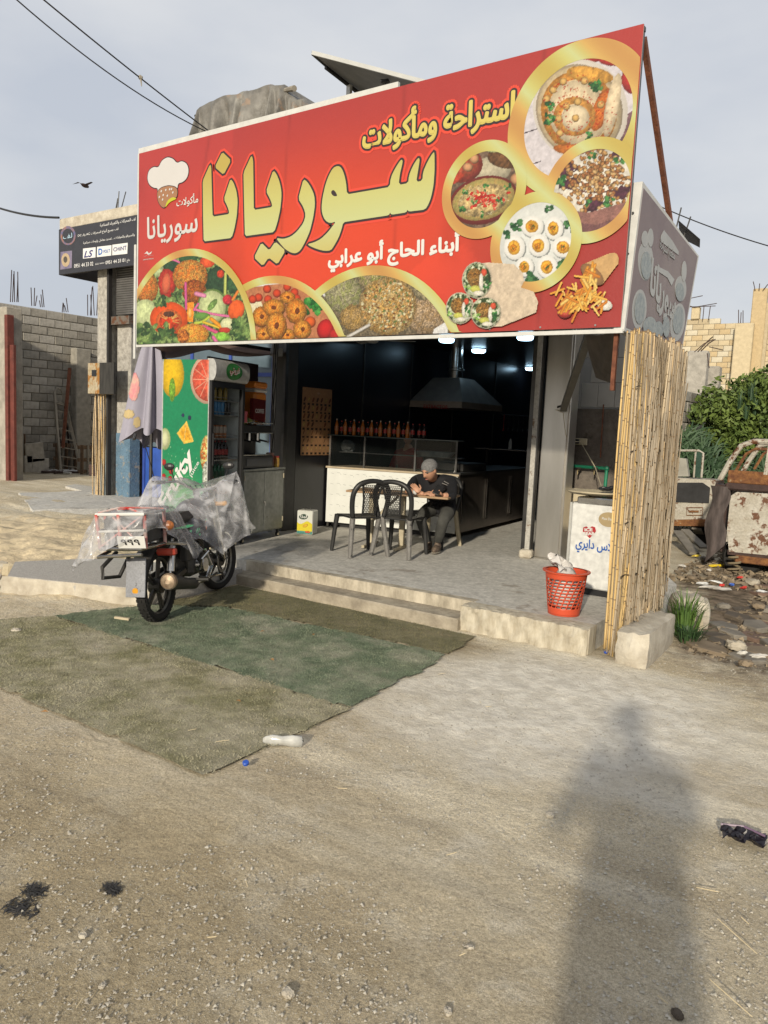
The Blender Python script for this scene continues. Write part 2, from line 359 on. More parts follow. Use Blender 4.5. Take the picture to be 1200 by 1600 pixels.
    c = MX(blob(-2.9, 5.1, .5, .35, 1.1, 1.7, 4), c, MX(None, c, (.55, .5, .42), 'MULTIPLY', .8))
    l.new(c, b.inputs['Base Color'])
    a1 = n.new('ShaderNodeMath'); a1.operation = 'MULTIPLY_ADD'; l.new(N(75, 9, .8), a1.inputs[0]); a1.inputs[1].default_value = .55; l.new(N(18, 5), a1.inputs[2])
    bn = n.new('ShaderNodeBump'); bn.inputs['Strength'].default_value = .9; bn.inputs['Distance'].default_value = .022; l.new(a1.outputs[0], bn.inputs['Height']); l.new(bn.outputs[0], b.inputs['Normal'])
    return m
GM = ground_mat(); go = bpy.data.objects.new('ground', me); COL.objects.link(go); me.materials.append(GM); go['kind'] = 'structure'

CONC = mat('old_concrete', (.40, .36, .29), .9, col2=(.27, .24, .19), sc=5, bump=.6, bsc=30, spec=.2)
CONCL = mat('pale_concrete', (.50, .46, .38), .9, col2=(.34, .30, .24), sc=7, bump=.7, bsc=24, spec=.2)
STONEY = mat('yellow_limestone', (.50, .43, .30), .9, col2=(.40, .34, .235), sc=9, bump=.5, bsc=30, spec=.2)  # plain yellow-tan stone colour, mottled by noise
PAVE = mat('stone_terrace', (.76, .73, .66), .8, col2=(.52, .50, .45), sc=34, det=9, bump=.25, bsc=60, spec=.35, rust=(.45, .41, .35), rsc=2.2, rth=.60)
BLACKP = mat('black_panel', (.010, .010, .013), .28, spec=.5, spread=.3, sc=2)
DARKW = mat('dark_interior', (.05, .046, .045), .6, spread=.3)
STEEL = mat('brushed_steel', (.52, .50, .46), .33, .85, col2=(.42, .40, .36), sc=1.6, stretch=(3, 3, .6), bump=.06, bsc=2)
DSTEEL = mat('dark_steel', (.10, .098, .095), .4, .8, spread=.4, sc=4)
WHITEP = mat('chipped_white_paint', (.55, .53, .48), .6, rust=(.20, .12, .07), rsc=9, rth=.60)
# terrace: main slab with two steps, slanted left slab
TZ = .2
mb = MB()
mb.prism([(-3.0, 5.62), (-1.95, 5.62), (-1.95, 6.1), (-1.86, 6.1), (-1.9, 8.0), (-2.4, 9.05), (-3.3, 9.05), (-4.2, 16.2), (-7.1, 16.2), (-7.1, 9.3), (-14.2, 9.3), (-13.9, 8.9), (-10.4, 7.9), (-9.9, 6.9), (-8.6, 6.1), (-6.9, 5.35), (-5.6, 5.72), (-3.0, 5.78)], (0, 0, -.3), (1, 0, 0), (0, 1, 0), (0, 0, 1), TZ+.3)
struct('terrace', mb, PAVE)
mb = MB(); mb.b2((-5.75, 5.5, -.3), (-3.02, 5.85, .095), .012); struct('step', mb, mat('muddy_step', (.38, .335, .26), .9, col2=(.22, .19, .145), sc=6, bump=.6, bsc=30, spec=.2))
# chipped edging laid along the upper step and the tall kerb block at its right end
mb = MB(); mb.prism([(-5.7, 5.70), (-3.02, 5.76), (-3.02, 5.86), (-5.7, 5.80)], (0, 0, .098), (1, 0, 0), (0, 1, 0), (0, 0, 1), .106); struct('step_edge', mb, mat('stained_edge', (.48, .43, .34), .9, col2=(.24, .21, .16), sc=9, stretch=(1, 1, .4), bump=.8, bsc=26, spec=.2))
mb = MB()
prof = [(-3.0+i*.06, 5.575+rnd.uniform(-.012, .012)) for i in range(18)]
mb.sheet(lambda u, v: ((-3.03+1.10*u), 5.56+(0 if v < .85 else (v-.85)*.5)+.014*math.sin(u*37)*math.sin(v*9)+rnd.uniform(-.007, .007), -.06+.268*min(v/.85, 1)-rnd.uniform(0, .008)*(v > .6)), 44, 12)
mb.b2((-3.03, 5.60, -.2), (-1.93, 5.75, .203))
struct('terrace_kerb', mb, mat('chiselled_kerb', (.50, .46, .37), .9, col2=(.32, .28, .21), sc=16, stretch=(1, 1, .25), bump=1, bsc=18, spec=.2), smooth=30)
mb = MB(); pl = [(-7.35, 4.15), (-6.75, 3.74), (-6.1, 4.0), (-5.43, 4.3), (-5.5, 4.9), (-5.62, 5.6), (-6.3, 5.2), (-6.95, 5.0)]
mb.prism(pl, (0, 0, -.2), (1, 0, 0), (0, 1, 0), (0, 0, 1), .34); struct('side_slab', mb, mat('pale_slab', (.42, .40, .37), .85, col2=(.30, .285, .26), sc=60, bump=.4, bsc=60, spec=.2))
mb = MB(); mb.sheet(lambda u, v: (-6.78+1.36*u, 3.70+.585*u+.012*math.sin(u*30)-.02*(1-v)+rnd.uniform(-.01, .01), -.06+.198*v), 30, 5); struct('side_kerb', mb, CONCL, smooth=30)
# broken masonry at the open end of the side slab
for k in range(26):
    x = rnd.uniform(-7.7, -6.7); y = 3.72+(x+6.75)*-.25+rnd.uniform(-.22, .25); s = rnd.uniform(.03, .11)
    mb = MB(); mb.ell((0, 0, 0), (s, s*rnd.uniform(.6, 1), s*.6), 6, 4, jit=.25)
    o = obj('rubble_stone', mb, CONCL if k % 3 else STONEY, fix=False); o.location = (x, y, gh(x, y)+s*.2); o.rotation_euler = (0, 0, rnd.random()*6)
    tag(o, 'small lump of broken masonry lying at the crumbled end of the pale side slab', 'rubble', 'broken masonry beside the side slab')
# ---- shop shell ----
def boxthing(name, label, cat, a, b, m, bev=0.004, group=None):
    o = obj(name, MB().b2(a, b, bev), m); return tag(o, label, cat, group)
shop = thing('shop_building', 'open fronted single storey food shop with dark interior behind the red banner', 'shop', (-5, 8.4, TZ))
obj('wall', MB().b2((-7.1, 7.85, TZ), (-6.93, 15.95, 3.3)), BLACKP, shop, label='black panelled left wall')
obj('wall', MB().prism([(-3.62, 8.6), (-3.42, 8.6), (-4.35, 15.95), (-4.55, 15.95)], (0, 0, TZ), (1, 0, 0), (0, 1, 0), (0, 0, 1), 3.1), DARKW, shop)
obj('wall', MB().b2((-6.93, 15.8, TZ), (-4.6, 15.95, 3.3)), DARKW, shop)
CE = [(-7.5, 5.95), (-3.3, 5.95), (-3.4, 8.6), (-4.35, 15.95), (-7.1, 15.95), (-7.1, 7.9)]
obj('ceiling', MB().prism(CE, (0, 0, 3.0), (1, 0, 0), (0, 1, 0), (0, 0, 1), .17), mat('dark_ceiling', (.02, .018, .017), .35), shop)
obj('roof', MB().prism(CE, (0, 0, 3.31), (1, 0, 0), (0, 1, 0), (0, 0, 1), .14), CONC, shop)
obj('roof', MB().b2((-12.6, 8.42, 4.40), (-7.1, 12.7, 4.62), .01), CONC, shop, label='concrete roof of the left unit')
obj('wall', MB().b2((-7.5, 8.5, 3.2), (-3.4, 8.66, 4.4)), CONC, shop, label='rendered wall above the opening')
for x in (-6.93,):
    for y in (9.3, 10.6, 12.0, 13.6): obj('panel_strip', MB().b2((x-.001, y, TZ), (x+.012, y+.03, 3.05)), DSTEEL, shop)
# left pillar with its pipe and black edge
obj('pillar', MB().b2((-7.2, 7.66, TZ), (-6.93, 7.85, 3.2), .006), mat('dim_pillar', (.05, .048, .045), .5), shop)
obj('door_jamb', MB().b2((-6.97, 7.6, TZ), (-6.93, 7.66, 3.2)), DSTEEL, shop)
# right pillar, clad in sheet steel, with the chipped white door post
obj('pillar', MB().b2((-3.64, 8.40, TZ), (-3.31, 8.62, 3.2), .006).b2((-3.62, 8.37, TZ+.02), (-3.33, 8.40, 3.2), .004), STEEL, shop, label='steel clad pillar')
obj('door_post', MB().b2((-3.72, 8.30, TZ+.02), (-3.66, 8.36, 3.2), .004), WHITEP, shop, label='chipped white door post')
obj('door_jamb', MB().b2((-3.80, 8.37, TZ+.02), (-3.72, 8.5, 3.2), .004).b2((-3.658, 8.31, TZ+.02), (-3.645, 8.38, 3.2)), DSTEEL, shop)
obj('pillar_base', MB().box((-3.69, 8.3, TZ+.05), (.15, .15, .1), .2, .02), CONCL, shop)
# soffit behind the banner: sagging brown lining over the left wing
mb = MB(); mb.sheet(lambda u, v: (-7.5-2.9*v+(.55+2.9*v)*u, 5.95+2.2*v, 2.62-.16*math.sin(PI*v)-.05*math.sin(u*9)+.10*v), 30, 12)
lin_o = obj('soffit_lining', mb, mat('brown_lining', (.13, .08, .06), .85, spread=.5, sc=3, bump=.5, bsc=6), shop, smooth='all')
obj('canopy_beam', MB().bar((-7.47, 5.93, 2.52), (-3.3, 5.93, 2.52), .04, .04).bar((-7.2, 5.93, 2.6), (-7.2, 7.7, 2.6), .04, .04), DSTEEL, shop)
# ---- left neighbour: column, lintel, blue glazed front ----
nb = thing('neighbour_building', 'concrete frame unit with blue painted metal front left of the food shop', 'building', (-12, 9, TZ))
LB = mat('peeling_pale_blue', (.30, .42, .50), .85, rust=(.45, .40, .32), rsc=3, rth=.56, bump=.5, bsc=30)
ROUGH = mat('rough_render', (.42, .40, .36), .95, col2=(.25, .235, .21), sc=14, bump=1, bsc=28, spec=.15)
obj('column', MB().b2((-12.34, 8.52, .1), (-11.96, 8.9, 4.4), .02), ROUGH, nb, label='bare rendered column')
obj('column_paint', MB().b2((-12.345, 8.515, .12), (-12.0, 8.895, 1.36), .02), mat('pale_blue_paint', (.42, .52, .58), .85, rust=(.45, .42, .36), rsc=4, rth=.57, bump=.4), nb)
obj('side_wall', MB().b2((-11.9, 8.62, 1.30), (-11.52, 8.86, 3.25), .02), ROUGH, nb)
obj('side_wall', MB().b2((-11.91, 8.61, .12), (-11.52, 8.86, 1.34), .02), mat('blue_render', (.16, .27, .38), .9, rust=(.33, .32, .29), rsc=7, rth=.57, bump=1, bsc=26), nb, label='blue painted rough wall')
obj('door_post', MB().b2((-11.97, 8.46, .14), (-11.915, 8.53, 4.2)), mat('black_iron', (.02, .018, .018), .6), nb, label='black iron door post')
obj('lintel', MB().b2((-11.9, 8.5, 3.22), (-11.4, 8.6, 3.36)), mat('rusty_lintel', (.22, .19, .16), .7, .3, rust=(.16, .07, .035), rsc=8, rth=.5), nb)
mb = MB()
for k in range(24): mb.cyl((-11.9, 8.62, 3.42+k*.04), (-11.3, 8.62, 3.42+k*.04), .021, n=6)
obj('roller_shutter', mb, mat('grey_shutter', (.16, .155, .15), .6, .4), nb)
obj('parapet', MB().b2((-13.22, 8.34, 4.93), (-9.0, 9.4, 5.13), .02), CONCL, nb, label='concrete roof edge')
BLUE = mat('blue_frame_paint', (.035, .075, .33), .5, spread=.35, sc=4)
GLB = mat('dim_glass', (.10, .14, .17), .08, spread=.3, sc=2)
yb = 8.9
fr = MB()
for x in (-11.45, -10.9, -10.22, -9.3, -8.35, -7.35): fr.b2((x-.03, yb-.03, TZ), (x+.03, yb+.03, 3.2))
for z in (2.38, 3.17): fr.b2((-11.45, yb-.028, z-.03), (-7.35, yb+.028, z+.03))
obj('window_frame', fr, BLUE, nb)
for x0, x1 in ((-11.45, -10.9), (-10.9, -10.22), (-10.22, -9.3), (-9.3, -8.35), (-8.35, -7.35)):
    obj('window', MB().b2((x0+.03, yb-.006, 2.41), (x1-.03, yb+.006, 3.14)), GLB, nb)
    obj('window', MB().b2((x0+.03, yb-.006, 1.12), (x1-.03, yb+.006, 2.35)), GLB, nb)
    obj('door_panel', MB().b2((x0+.03, yb-.012, TZ+.02), (x1-.03, yb+.012, 1.10), .004), mat('blue_sheet', (.03, .085, .36), .45, spread=.3, sc=3), nb)
mb = MB().b2((-10.8, yb-.04, 1.02), (-10.28, yb-.03, 1.36)); obj('poster', mb, mat('faded_poster', (.42, .37, .28), .7, col2=(.10, .13, .09), sc=7), nb)
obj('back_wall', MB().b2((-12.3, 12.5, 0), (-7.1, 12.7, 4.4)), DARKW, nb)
obj('side_wall', MB().b2((-12.3, 8.95, 0), (-12.1, 12.5, 4.4)), ROUGH, nb)
for k in range(9):
    x = -12.3+rnd.choice((0, .9))+rnd.uniform(0, .35); y = rnd.uniform(8.6, 9.2); tx = rnd.uniform(-.12, .18)
    obj('rebar', MB().tube([(x, y, 5.0), (x+tx*.3, y, 5.3), (x+tx, y, 5.13+rnd.uniform(.3, .62))], .009, 5), DSTEEL, nb)
# wall between interior and freezer bay, on the right
bay = thing('bay_wall', 'stained rendered wall with white tiles above behind the chest freezer', 'wall', (-2.9, 9, TZ))
obj('render', MB().b2((-3.5, 9.0, TZ), (-2.62, 9.12, 1.98), .004), mat('stained_render', (.20, .17, .14), .9, col2=(.12, .10, .085), sc=4, bump=.5, rust=(.08, .065, .05), rsc=3, rth=.58), bay)
obj('lower_course', MB().b2((-3.46, 8.93, TZ), (-2.62, 9.0, 1.02), .01), STONEY, bay)
TL = mat('old_white_tile', (.34, .33, .31), .5, spread=.2, sc=3)
for i in range(4):
    for j in range(4):
        x = -3.42+i*.205+(j % 2)*.1; z = 2.0+j*.29
        if x+.2 > -2.6: continue
        t = obj('tile', MB().b2((x, 8.985+rnd.uniform(0, .006), z), (x+.2, 9.02, z+.283), .003), TL, bay)
obj('side_wall', MB().b2((-2.62, 8.95, .0), (-2.52, 9.12, 3.0), .01), CONC, bay)
# ================= BANNER AND SIGNS =================
BY = 5.69; PR = .61
def wr(parent, name, s, x0, y0, x1, y1, axis, val, m, bold=0., shear=0., layers=(), zz=None):
    """lettering whose lower-left and upper-right corners are measured on the plane axis=val"""
    a = at(x0, y0, axis, val); b = at(x1, y1, axis, val); u = Vector((1, 0, 0)) if axis == 1 else Vector((0, 1, 0))
    if zz: a.z, b.z = zz
    w = (b-a).dot(u); h = b.z-a.z; n = Vector((0, -1, 0)) if axis == 1 else Vector((1, 0, 0))
    o, ref = write(name, s, a+n*.002, u, Vector((0, 0, 1)), w, h, m, parent, 0, shear); r0 = bold*h*.62
    for k, (rad, mm) in enumerate([(r0, m)]*(bold > 0)+[(x_[0]+r0, x_[1]) for x_ in layers]):      # printed outline: the word repeated in a small circle below itself
        base = text_mesh(s, 0, shear); nb_ = len(base.vertices); co = np.empty(nb_*3, 'f'); base.vertices.foreach_get('co', co); co = co.reshape(-1, 3); fs = [tuple(p.vertices) for p in base.polygons]
        sx = w/(ref[1][0]-ref[0][0]); sy = h/(ref[1][1]-ref[0][1]); mo = MB()
        nq_ = 16 if layers else 8
        for q in range(nq_):
            t = 2*PI*q/nq_; dx = rad*math.cos(t); dz = rad*math.sin(t); P = a+n*(.0018-.0021*k-.00011*q)
            mo.add([P+u*((c[0]-ref[0][0])*sx+dx)+Vector((0, 0, (c[1]-ref[0][1])*sy+dz))+n*float(c[2])*.01 for c in co], fs)
        obj('lettering_outline', mo, mm, parent, fix=False)
    return o
def pm(name, rgb, rough=.45, **k):
    c = tuple(v*PR for v in lin(rgb)); return mat('print_'+name, c, rough, spread=.06, sc=1.5, **k)
P_WHITE = pm('white', (240, 240, 236)); P_DARK = pm('dark', (62, 48, 50)); P_RIM = pm('rim', (238, 82, 62)); P_PALE = pm('pale', (225, 222, 220))
banner = thing('shop_banner', 'huge red banner with gold lettering and food pictures over the shop front', 'banner', (-4.69, BY, 2.45))
BX0, BX1, BZ0, BZ1 = -7.475, -1.905, 2.46, 4.555
def fold(x, z):      # the cloth's slack: shallow pulls towards the corners
    return 0.
# cloth: red print, redder and darker at the edges (printed gradient)
def vc_mesh(name, X, Z, C, mask, Y, layer='print'):
    h, w = X.shape; me = bpy.data.meshes.new(name); P = np.stack([X, np.full_like(X, Y), Z], -1).reshape(-1, 3)
    ii, jj = np.meshgrid(np.arange(w-1), np.arange(h-1)); k0 = jj*w+ii; q = np.stack([k0, k0+1, k0+w+1, k0+w], -1)
    mk = mask[:-1, :-1] & mask[1:, 1:] & mask[:-1, 1:] & mask[1:, :-1]; q = q[mk]
    used, inv = np.unique(q.ravel(), return_inverse=True); P = P[used]; q = inv.reshape(-1, 4).astype('i')
    me.vertices.add(len(P)); me.vertices.foreach_set('co', P.astype('f').ravel()); me.loops.add(q.size); me.loops.foreach_set('vertex_index', q.ravel())
    me.polygons.add(len(q)); me.polygons.foreach_set('loop_start', np.arange(len(q), dtype='i')*4); me.update(calc_edges=True)
    c = C.reshape(-1, 3)[used]; c = np.where(c <= .04045, c/12.92, ((c+.055)/1.055)**2.4)*PR
    a = me.color_attributes.new(layer, 'FLOAT_COLOR', 'POINT'); a.data.foreach_set('color', np.concatenate([c, np.ones((len(c), 1))], 1).astype('f').ravel())
    return me
PRINT = mat('vinyl_print', (1, 1, 1), .42, spread=.04, sc=2, attr='print', bump=.5, bsc=1.6)
xs = np.linspace(BX0, BX1, 180); zs = np.linspace(BZ0, BZ1, 70); X, Z = np.meshgrid(xs, zs)
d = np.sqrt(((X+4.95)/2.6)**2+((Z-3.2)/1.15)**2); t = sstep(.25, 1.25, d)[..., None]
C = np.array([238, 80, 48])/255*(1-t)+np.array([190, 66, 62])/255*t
for x_f, s_f, w_f in ((-6.6, .25, .02), (-5.3, .06, .012), (-3.95, .03, .012), (-2.6, -.05, .012)): C = C*(1-.10*np.exp(-((X-x_f-s_f*(Z-3.5))/w_f)**2))[..., None]      # faint fold shading, darkened into the cloth colour
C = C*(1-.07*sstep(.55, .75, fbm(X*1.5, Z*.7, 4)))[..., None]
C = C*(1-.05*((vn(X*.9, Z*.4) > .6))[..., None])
P0 = banner.location
def bobj(name, me, m, k=0, label=None):
    co = np.empty(len(me.vertices)*3, 'f'); me.vertices.foreach_get('co', co); co = co.reshape(-1, 3)-np.array(P0, 'f'); me.vertices.foreach_set('co', co.ravel()); me.update()
    return obj(name, me, m, banner, fix=False, world=False, label=label)
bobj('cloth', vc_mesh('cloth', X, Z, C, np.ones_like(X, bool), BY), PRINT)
obj('cloth_back', MB().b2((BX0, BY+.006, BZ0), (BX1, BY+.012, BZ1)), mat('banner_back', (.30, .26, .25), .8), banner)
WF = mat('white_batten', (.5, .5, .48), .5, spread=.15, sc=9)
obj('batten', MB().bar((BX0-.02, BY+.01, BZ0-.012), (BX1+.02, BY+.01, BZ0-.03), .03, .03), WF, banner)
obj('batten', MB().bar((BX0-.02, BY+.02, BZ1+.03), (-4.0, BY+.02, BZ1+.02), .03, .055), WF, banner)
obj('batten', MB().bar((BX0-.015, BY+.01, BZ0), (BX0-.015, BY+.01, BZ1), .02, .02, (0, 1, 0)), WF, banner)
obj('frame', MB().bar((BX0, BY+.04, BZ1-.02), (BX1, BY+.04, BZ1-.02), .03, .03).bar((BX0, BY+.04, BZ0+.02), (BX1, BY+.04, BZ0+.02), .03, .03).bar((BX1-.02, BY+.04, BZ0), (BX1-.02, BY+.04, BZ1), .03, .03, (0, 1, 0)).bar((-4.6, BY+.04, BZ0), (-4.6, BY+.04, BZ1), .03, .03, (0, 1, 0)), DSTEEL, banner)
RUSTY = mat('rusty_steel', (.20, .075, .04), .85, .2, col2=(.10, .035, .02), sc=14, bump=.4)
obj('brace', MB().bar((-1.93, 5.78, 4.5), (-1.93, 7.4, 2.9), .035, .05).bar((-1.95, 5.75, 2.0), (-1.95, 5.75, 4.5), .03, .03, (0, 1, 0)), RUSTY, banner)
# ---- traced main lettering ----
def BP(pts, o, s): r = [at(o[0]+x/s, o[1]+y/s, 1, BY) for x, y in pts]; return [(p.x, p.z) for p in r]
A_, B_ = ((300, 220), 6), ((480, 220), 5.4545)
GL = [
 BP([(172, 222), (104, 375), (107, 690), (113, 945), (375, 912), (400, 830), (424, 700), (432, 560), (420, 470), (392, 390), (365, 358), (345, 415), (302, 548), (334, 612), (350, 660), (350, 688), (197, 713), (192, 560), (188, 400), (184, 240)], *A_),
 BP([(288, 105), (370, 185), (300, 320), (217, 248)], *A_),
 BP([(562, 135), (486, 300), (492, 600), (500, 895), (775, 857), (803, 770), (830, 650), (842, 540), (842, 470), (825, 385), (795, 310), (765, 278), (740, 350), (698, 475), (735, 545), (752, 590), (755, 622), (583, 650), (580, 400), (577, 180)], *A_),
 BP([(655, 955), (728, 1030), (785, 945), (880, 1030), (805, 1160), (722, 1095), (668, 1175), (585, 1095)], *A_),
 BP([(1048, 362), (1000, 545), (1048, 622), (1070, 695), (1050, 770), (990, 850), (930, 900), (860, 922), (792, 912), (830, 965), (880, 1020), (940, 1053), (980, 1056), (1020, 1030), (1070, 940), (1110, 845), (1140, 720), (1157, 600), (1150, 510), (1120, 440), (1080, 380)], *A_)]
SEEN = BP([(4, 882), (60, 868), (120, 838), (175, 785), (215, 735), (250, 687), (200, 705), (155, 680), (130, 620), (126, 560), (135, 480), (160, 370), (190, 290), (225, 230), (265, 214), (295, 230), (320, 290), (335, 360), (343, 458), (706, 395), (716, 312), (755, 232), (800, 164), (812, 164), (818, 180), (792, 290), (783, 378), (864, 362), (870, 300), (900, 222), (945, 150), (958, 150), (962, 168), (944, 280), (932, 352), (985, 342), (990, 268), (1030, 175), (1078, 98), (1088, 105), (1089, 250), (1080, 380), (1060, 480), (1036, 545), (1008, 588), (868, 605), (857, 588), (848, 612), (718, 632), (711, 610), (700, 636), (310, 695), (298, 750), (270, 830), (230, 900), (205, 936), (150, 940), (90, 925), (30, 900)], *B_)
HOLE = BP([(203, 440), (225, 416), (248, 440), (262, 474), (225, 474)], *B_)
def soft(p, it=1):
    for _ in range(it):
        q = []
        for i in range(len(p)):
            a, b, c = Vector(p[i-1]), Vector(p[i]), Vector(p[(i+1) % len(p)])
            f = min(.25, .02/max((b-a).length, .02)); g = min(.25, .02/max((c-b).length, .02))
            q += [tuple(b.lerp(a, f)), tuple(b.lerp(c, g))]
        p = q
    return p
def off(p, d):       # offset polygon outwards
    n = len(p); ar = sum(p[i][0]*p[(i+1) % n][1]-p[(i+1) % n][0]*p[i][1] for i in range(n)); s = 1 if ar > 0 else -1; q = []
    for i in range(n):
        a, b, c = Vector(p[i-1]), Vector(p[i]), Vector(p[(i+1) % n]); e = (b-a); f = (c-b)
        if e.length < 1e-6 or f.length < 1e-6: q.append(tuple(b)); continue
        e.normalize(); f.normalize(); n1 = Vector((e.y, -e.x))*s; n2 = Vector((f.y, -f.x))*s; m = n1+n2
        if m.length < .3: m = n1
        m = m.normalized()*min(1.6, 1/max(.35, m.normalized().dot(n1))); q.append(tuple(b+m*d))
    return q
def lay_poly(name, polys, m, k, parent=banner):
    me = curve_mesh(polys); n = len(me.vertices); co = np.empty(n*3, 'f'); me.vertices.foreach_get('co', co); co = co.reshape(-1, 3)
    co = np.stack([co[:, 0], np.full(n, BY-.0013*k), co[:, 1]], -1); me.vertices.foreach_set('co', co.astype('f').ravel()); me.update()
    return bobj(name, me, m)
GOLD = bpy.data.materials.new('gold_print'); GOLD.use_nodes = True
def gold(m, z0, z1, axis='Z'):
    n = m.node_tree.nodes; l = m.node_tree.links; b = n['Principled BSDF']; b.inputs['Roughness'].default_value = .42
    t = n.new('ShaderNodeTexCoord'); sp = n.new('ShaderNodeSeparateXYZ'); l.new(t.outputs['Object'], sp.inputs[0])
    mr = n.new('ShaderNodeMapRange'); mr.inputs[1].default_value = z0; mr.inputs[2].default_value = z1; l.new(sp.outputs[axis], mr.inputs[0])
    cr = n.new('ShaderNodeValToRGB'); e = cr.color_ramp.elements
    stops = [(0, (200, 150, 84)), (.16, (214, 174, 98)), (.32, (204, 192, 116)), (.5, (204, 210, 148)), (.72, (204, 200, 120)), (1, (196, 174, 86))]
    e[0].position = 0; e[1].position = 1
    for p, c in stops[1:-1]: e.new(p)
    for el, (p, c) in zip(e, stops): el.color = (*[v*PR for v in lin(c)], 1)
    l.new(mr.outputs[0], cr.inputs[0]); l.new(cr.outputs[0], b.inputs['Base Color'])
gold(GOLD, .35, 1.75)
GOLD2 = bpy.data.materials.new('gold_ring_print'); GOLD2.use_nodes = True; gold(GOLD2, 0, 1)
n = GOLD2.node_tree.nodes; wv = n.new('ShaderNodeTexWave'); wv.inputs['Scale'].default_value = .55; wv.bands_direction = 'DIAGONAL'; tcn = n.new('ShaderNodeTexCoord')
GOLD2.node_tree.links.new(tcn.outputs['Object'], wv.inputs[0]); GOLD2.node_tree.links.new(wv.outputs['Fac'], nz(GOLD2, 'ShaderNodeValToRGB')[0].inputs[0])
SL = [soft(p) for p in GL]; SS = soft(SEEN); HH = soft(HOLE)
for q_ in (SL, [SS]):
    for p in q_:
        lay_poly('letter_rim', [off(p, .042)], P_RIM, 1+.3*(q_[0] is SS))
for i, p in enumerate(SL+[SS]):
    lay_poly('letter_outline', [off(p, .019)], P_DARK, 2.5+.12*i)
    lay_poly('letter', [p, HH[::-1]] if p is SS else [p], GOLD, 4+.1*i)
lay_poly('letter_rim', [off(HH, -.014)], P_RIM, 4.9) if False else None
YEL = pm('yellow', (222, 205, 110))
wr(banner, 'lettering', 'استراحة ومأكولات', 567, 232, 804, 149, 1, BY-.006, YEL, .05, layers=((.017, P_DARK), (.040, P_RIM)), zz=(4.045, 4.355))
wr(banner, 'lettering', 'أبناء الحاج أبو عرابي', 513, 425, 718, 361, 1, BY-.004, P_WHITE, .055)
# ---- logo: chef's hat on a bun, small words below ----
def ELP(cx, cy, rx, ry, a0=0, n=28): return [(cx+rx*math.cos(2*PI*i/n)*math.cos(a0)-ry*math.sin(2*PI*i/n)*math.sin(a0), cy+rx*math.cos(2*PI*i/n)*math.sin(a0)+ry*math.sin(2*PI*i/n)*math.cos(a0)) for i in range(n)]
L_ = ((200, 220), 5)
hat = [(232, 400), (236, 370), (200, 368), (165, 340), (152, 290), (165, 230), (205, 202), (240, 212), (265, 155), (310, 127), (355, 140), (385, 178), (420, 157), (462, 178), (478, 230), (465, 290), (430, 325), (392, 332), (388, 380), (320, 352), (265, 365)]
bun = [(230, 400), (262, 368), (320, 352), (372, 362), (392, 385), (384, 450), (350, 440), (310, 470), (292, 528), (262, 515), (236, 470)]
lay_poly('logo_outline', [off(soft(BP(hat, *L_), 2), .010)], P_DARK, 2); lay_poly('logo_hat', [soft(BP(hat, *L_), 2)], P_PALE, 3)
lay_poly('logo_outline', [off(soft(BP(bun, *L_), 2), .008)], P_DARK, 4); lay_poly('logo_bun', [soft(BP(bun, *L_), 2)], pm('bun', (176, 128, 92)), 5)
lay_poly('logo_lettuce', [soft(BP([(384, 450), (350, 440), (310, 470), (292, 528), (330, 480), (378, 458)], *L_))], pm('lime', (205, 205, 50)), 6)
for x, y in ((265, 395), (300, 385), (330, 380), (355, 405), (280, 425), (312, 430), (275, 460), (250, 440), (345, 378)): lay_poly('logo_seed', [BP(ELP(x, y, 5, 10, .3, 8), *L_)], P_PALE, 6.5)
wr(banner, 'logo_word', 'سوريانا', 230, 384, 309, 326, 1, BY-.004, P_PALE, .03); wr(banner, 'logo_word', 'مأكولات', 276, 326, 310, 301, 1, BY-.004, P_WHITE, .02)
lay_poly('print_mark', [BP([(128, 885), (150, 862), (165, 880), (190, 862), (180, 884), (160, 892), (145, 880)], *L_)], P_PALE, 2)
wr(banner, 'print_mark', 'مطبعة هلال', 225, 401, 240, 398, 1, BY-.003, P_PALE, .02); wr(banner, 'print_mark', '0999570554', 224, 407, 240, 403, 1, BY-.003, P_PALE, .02)
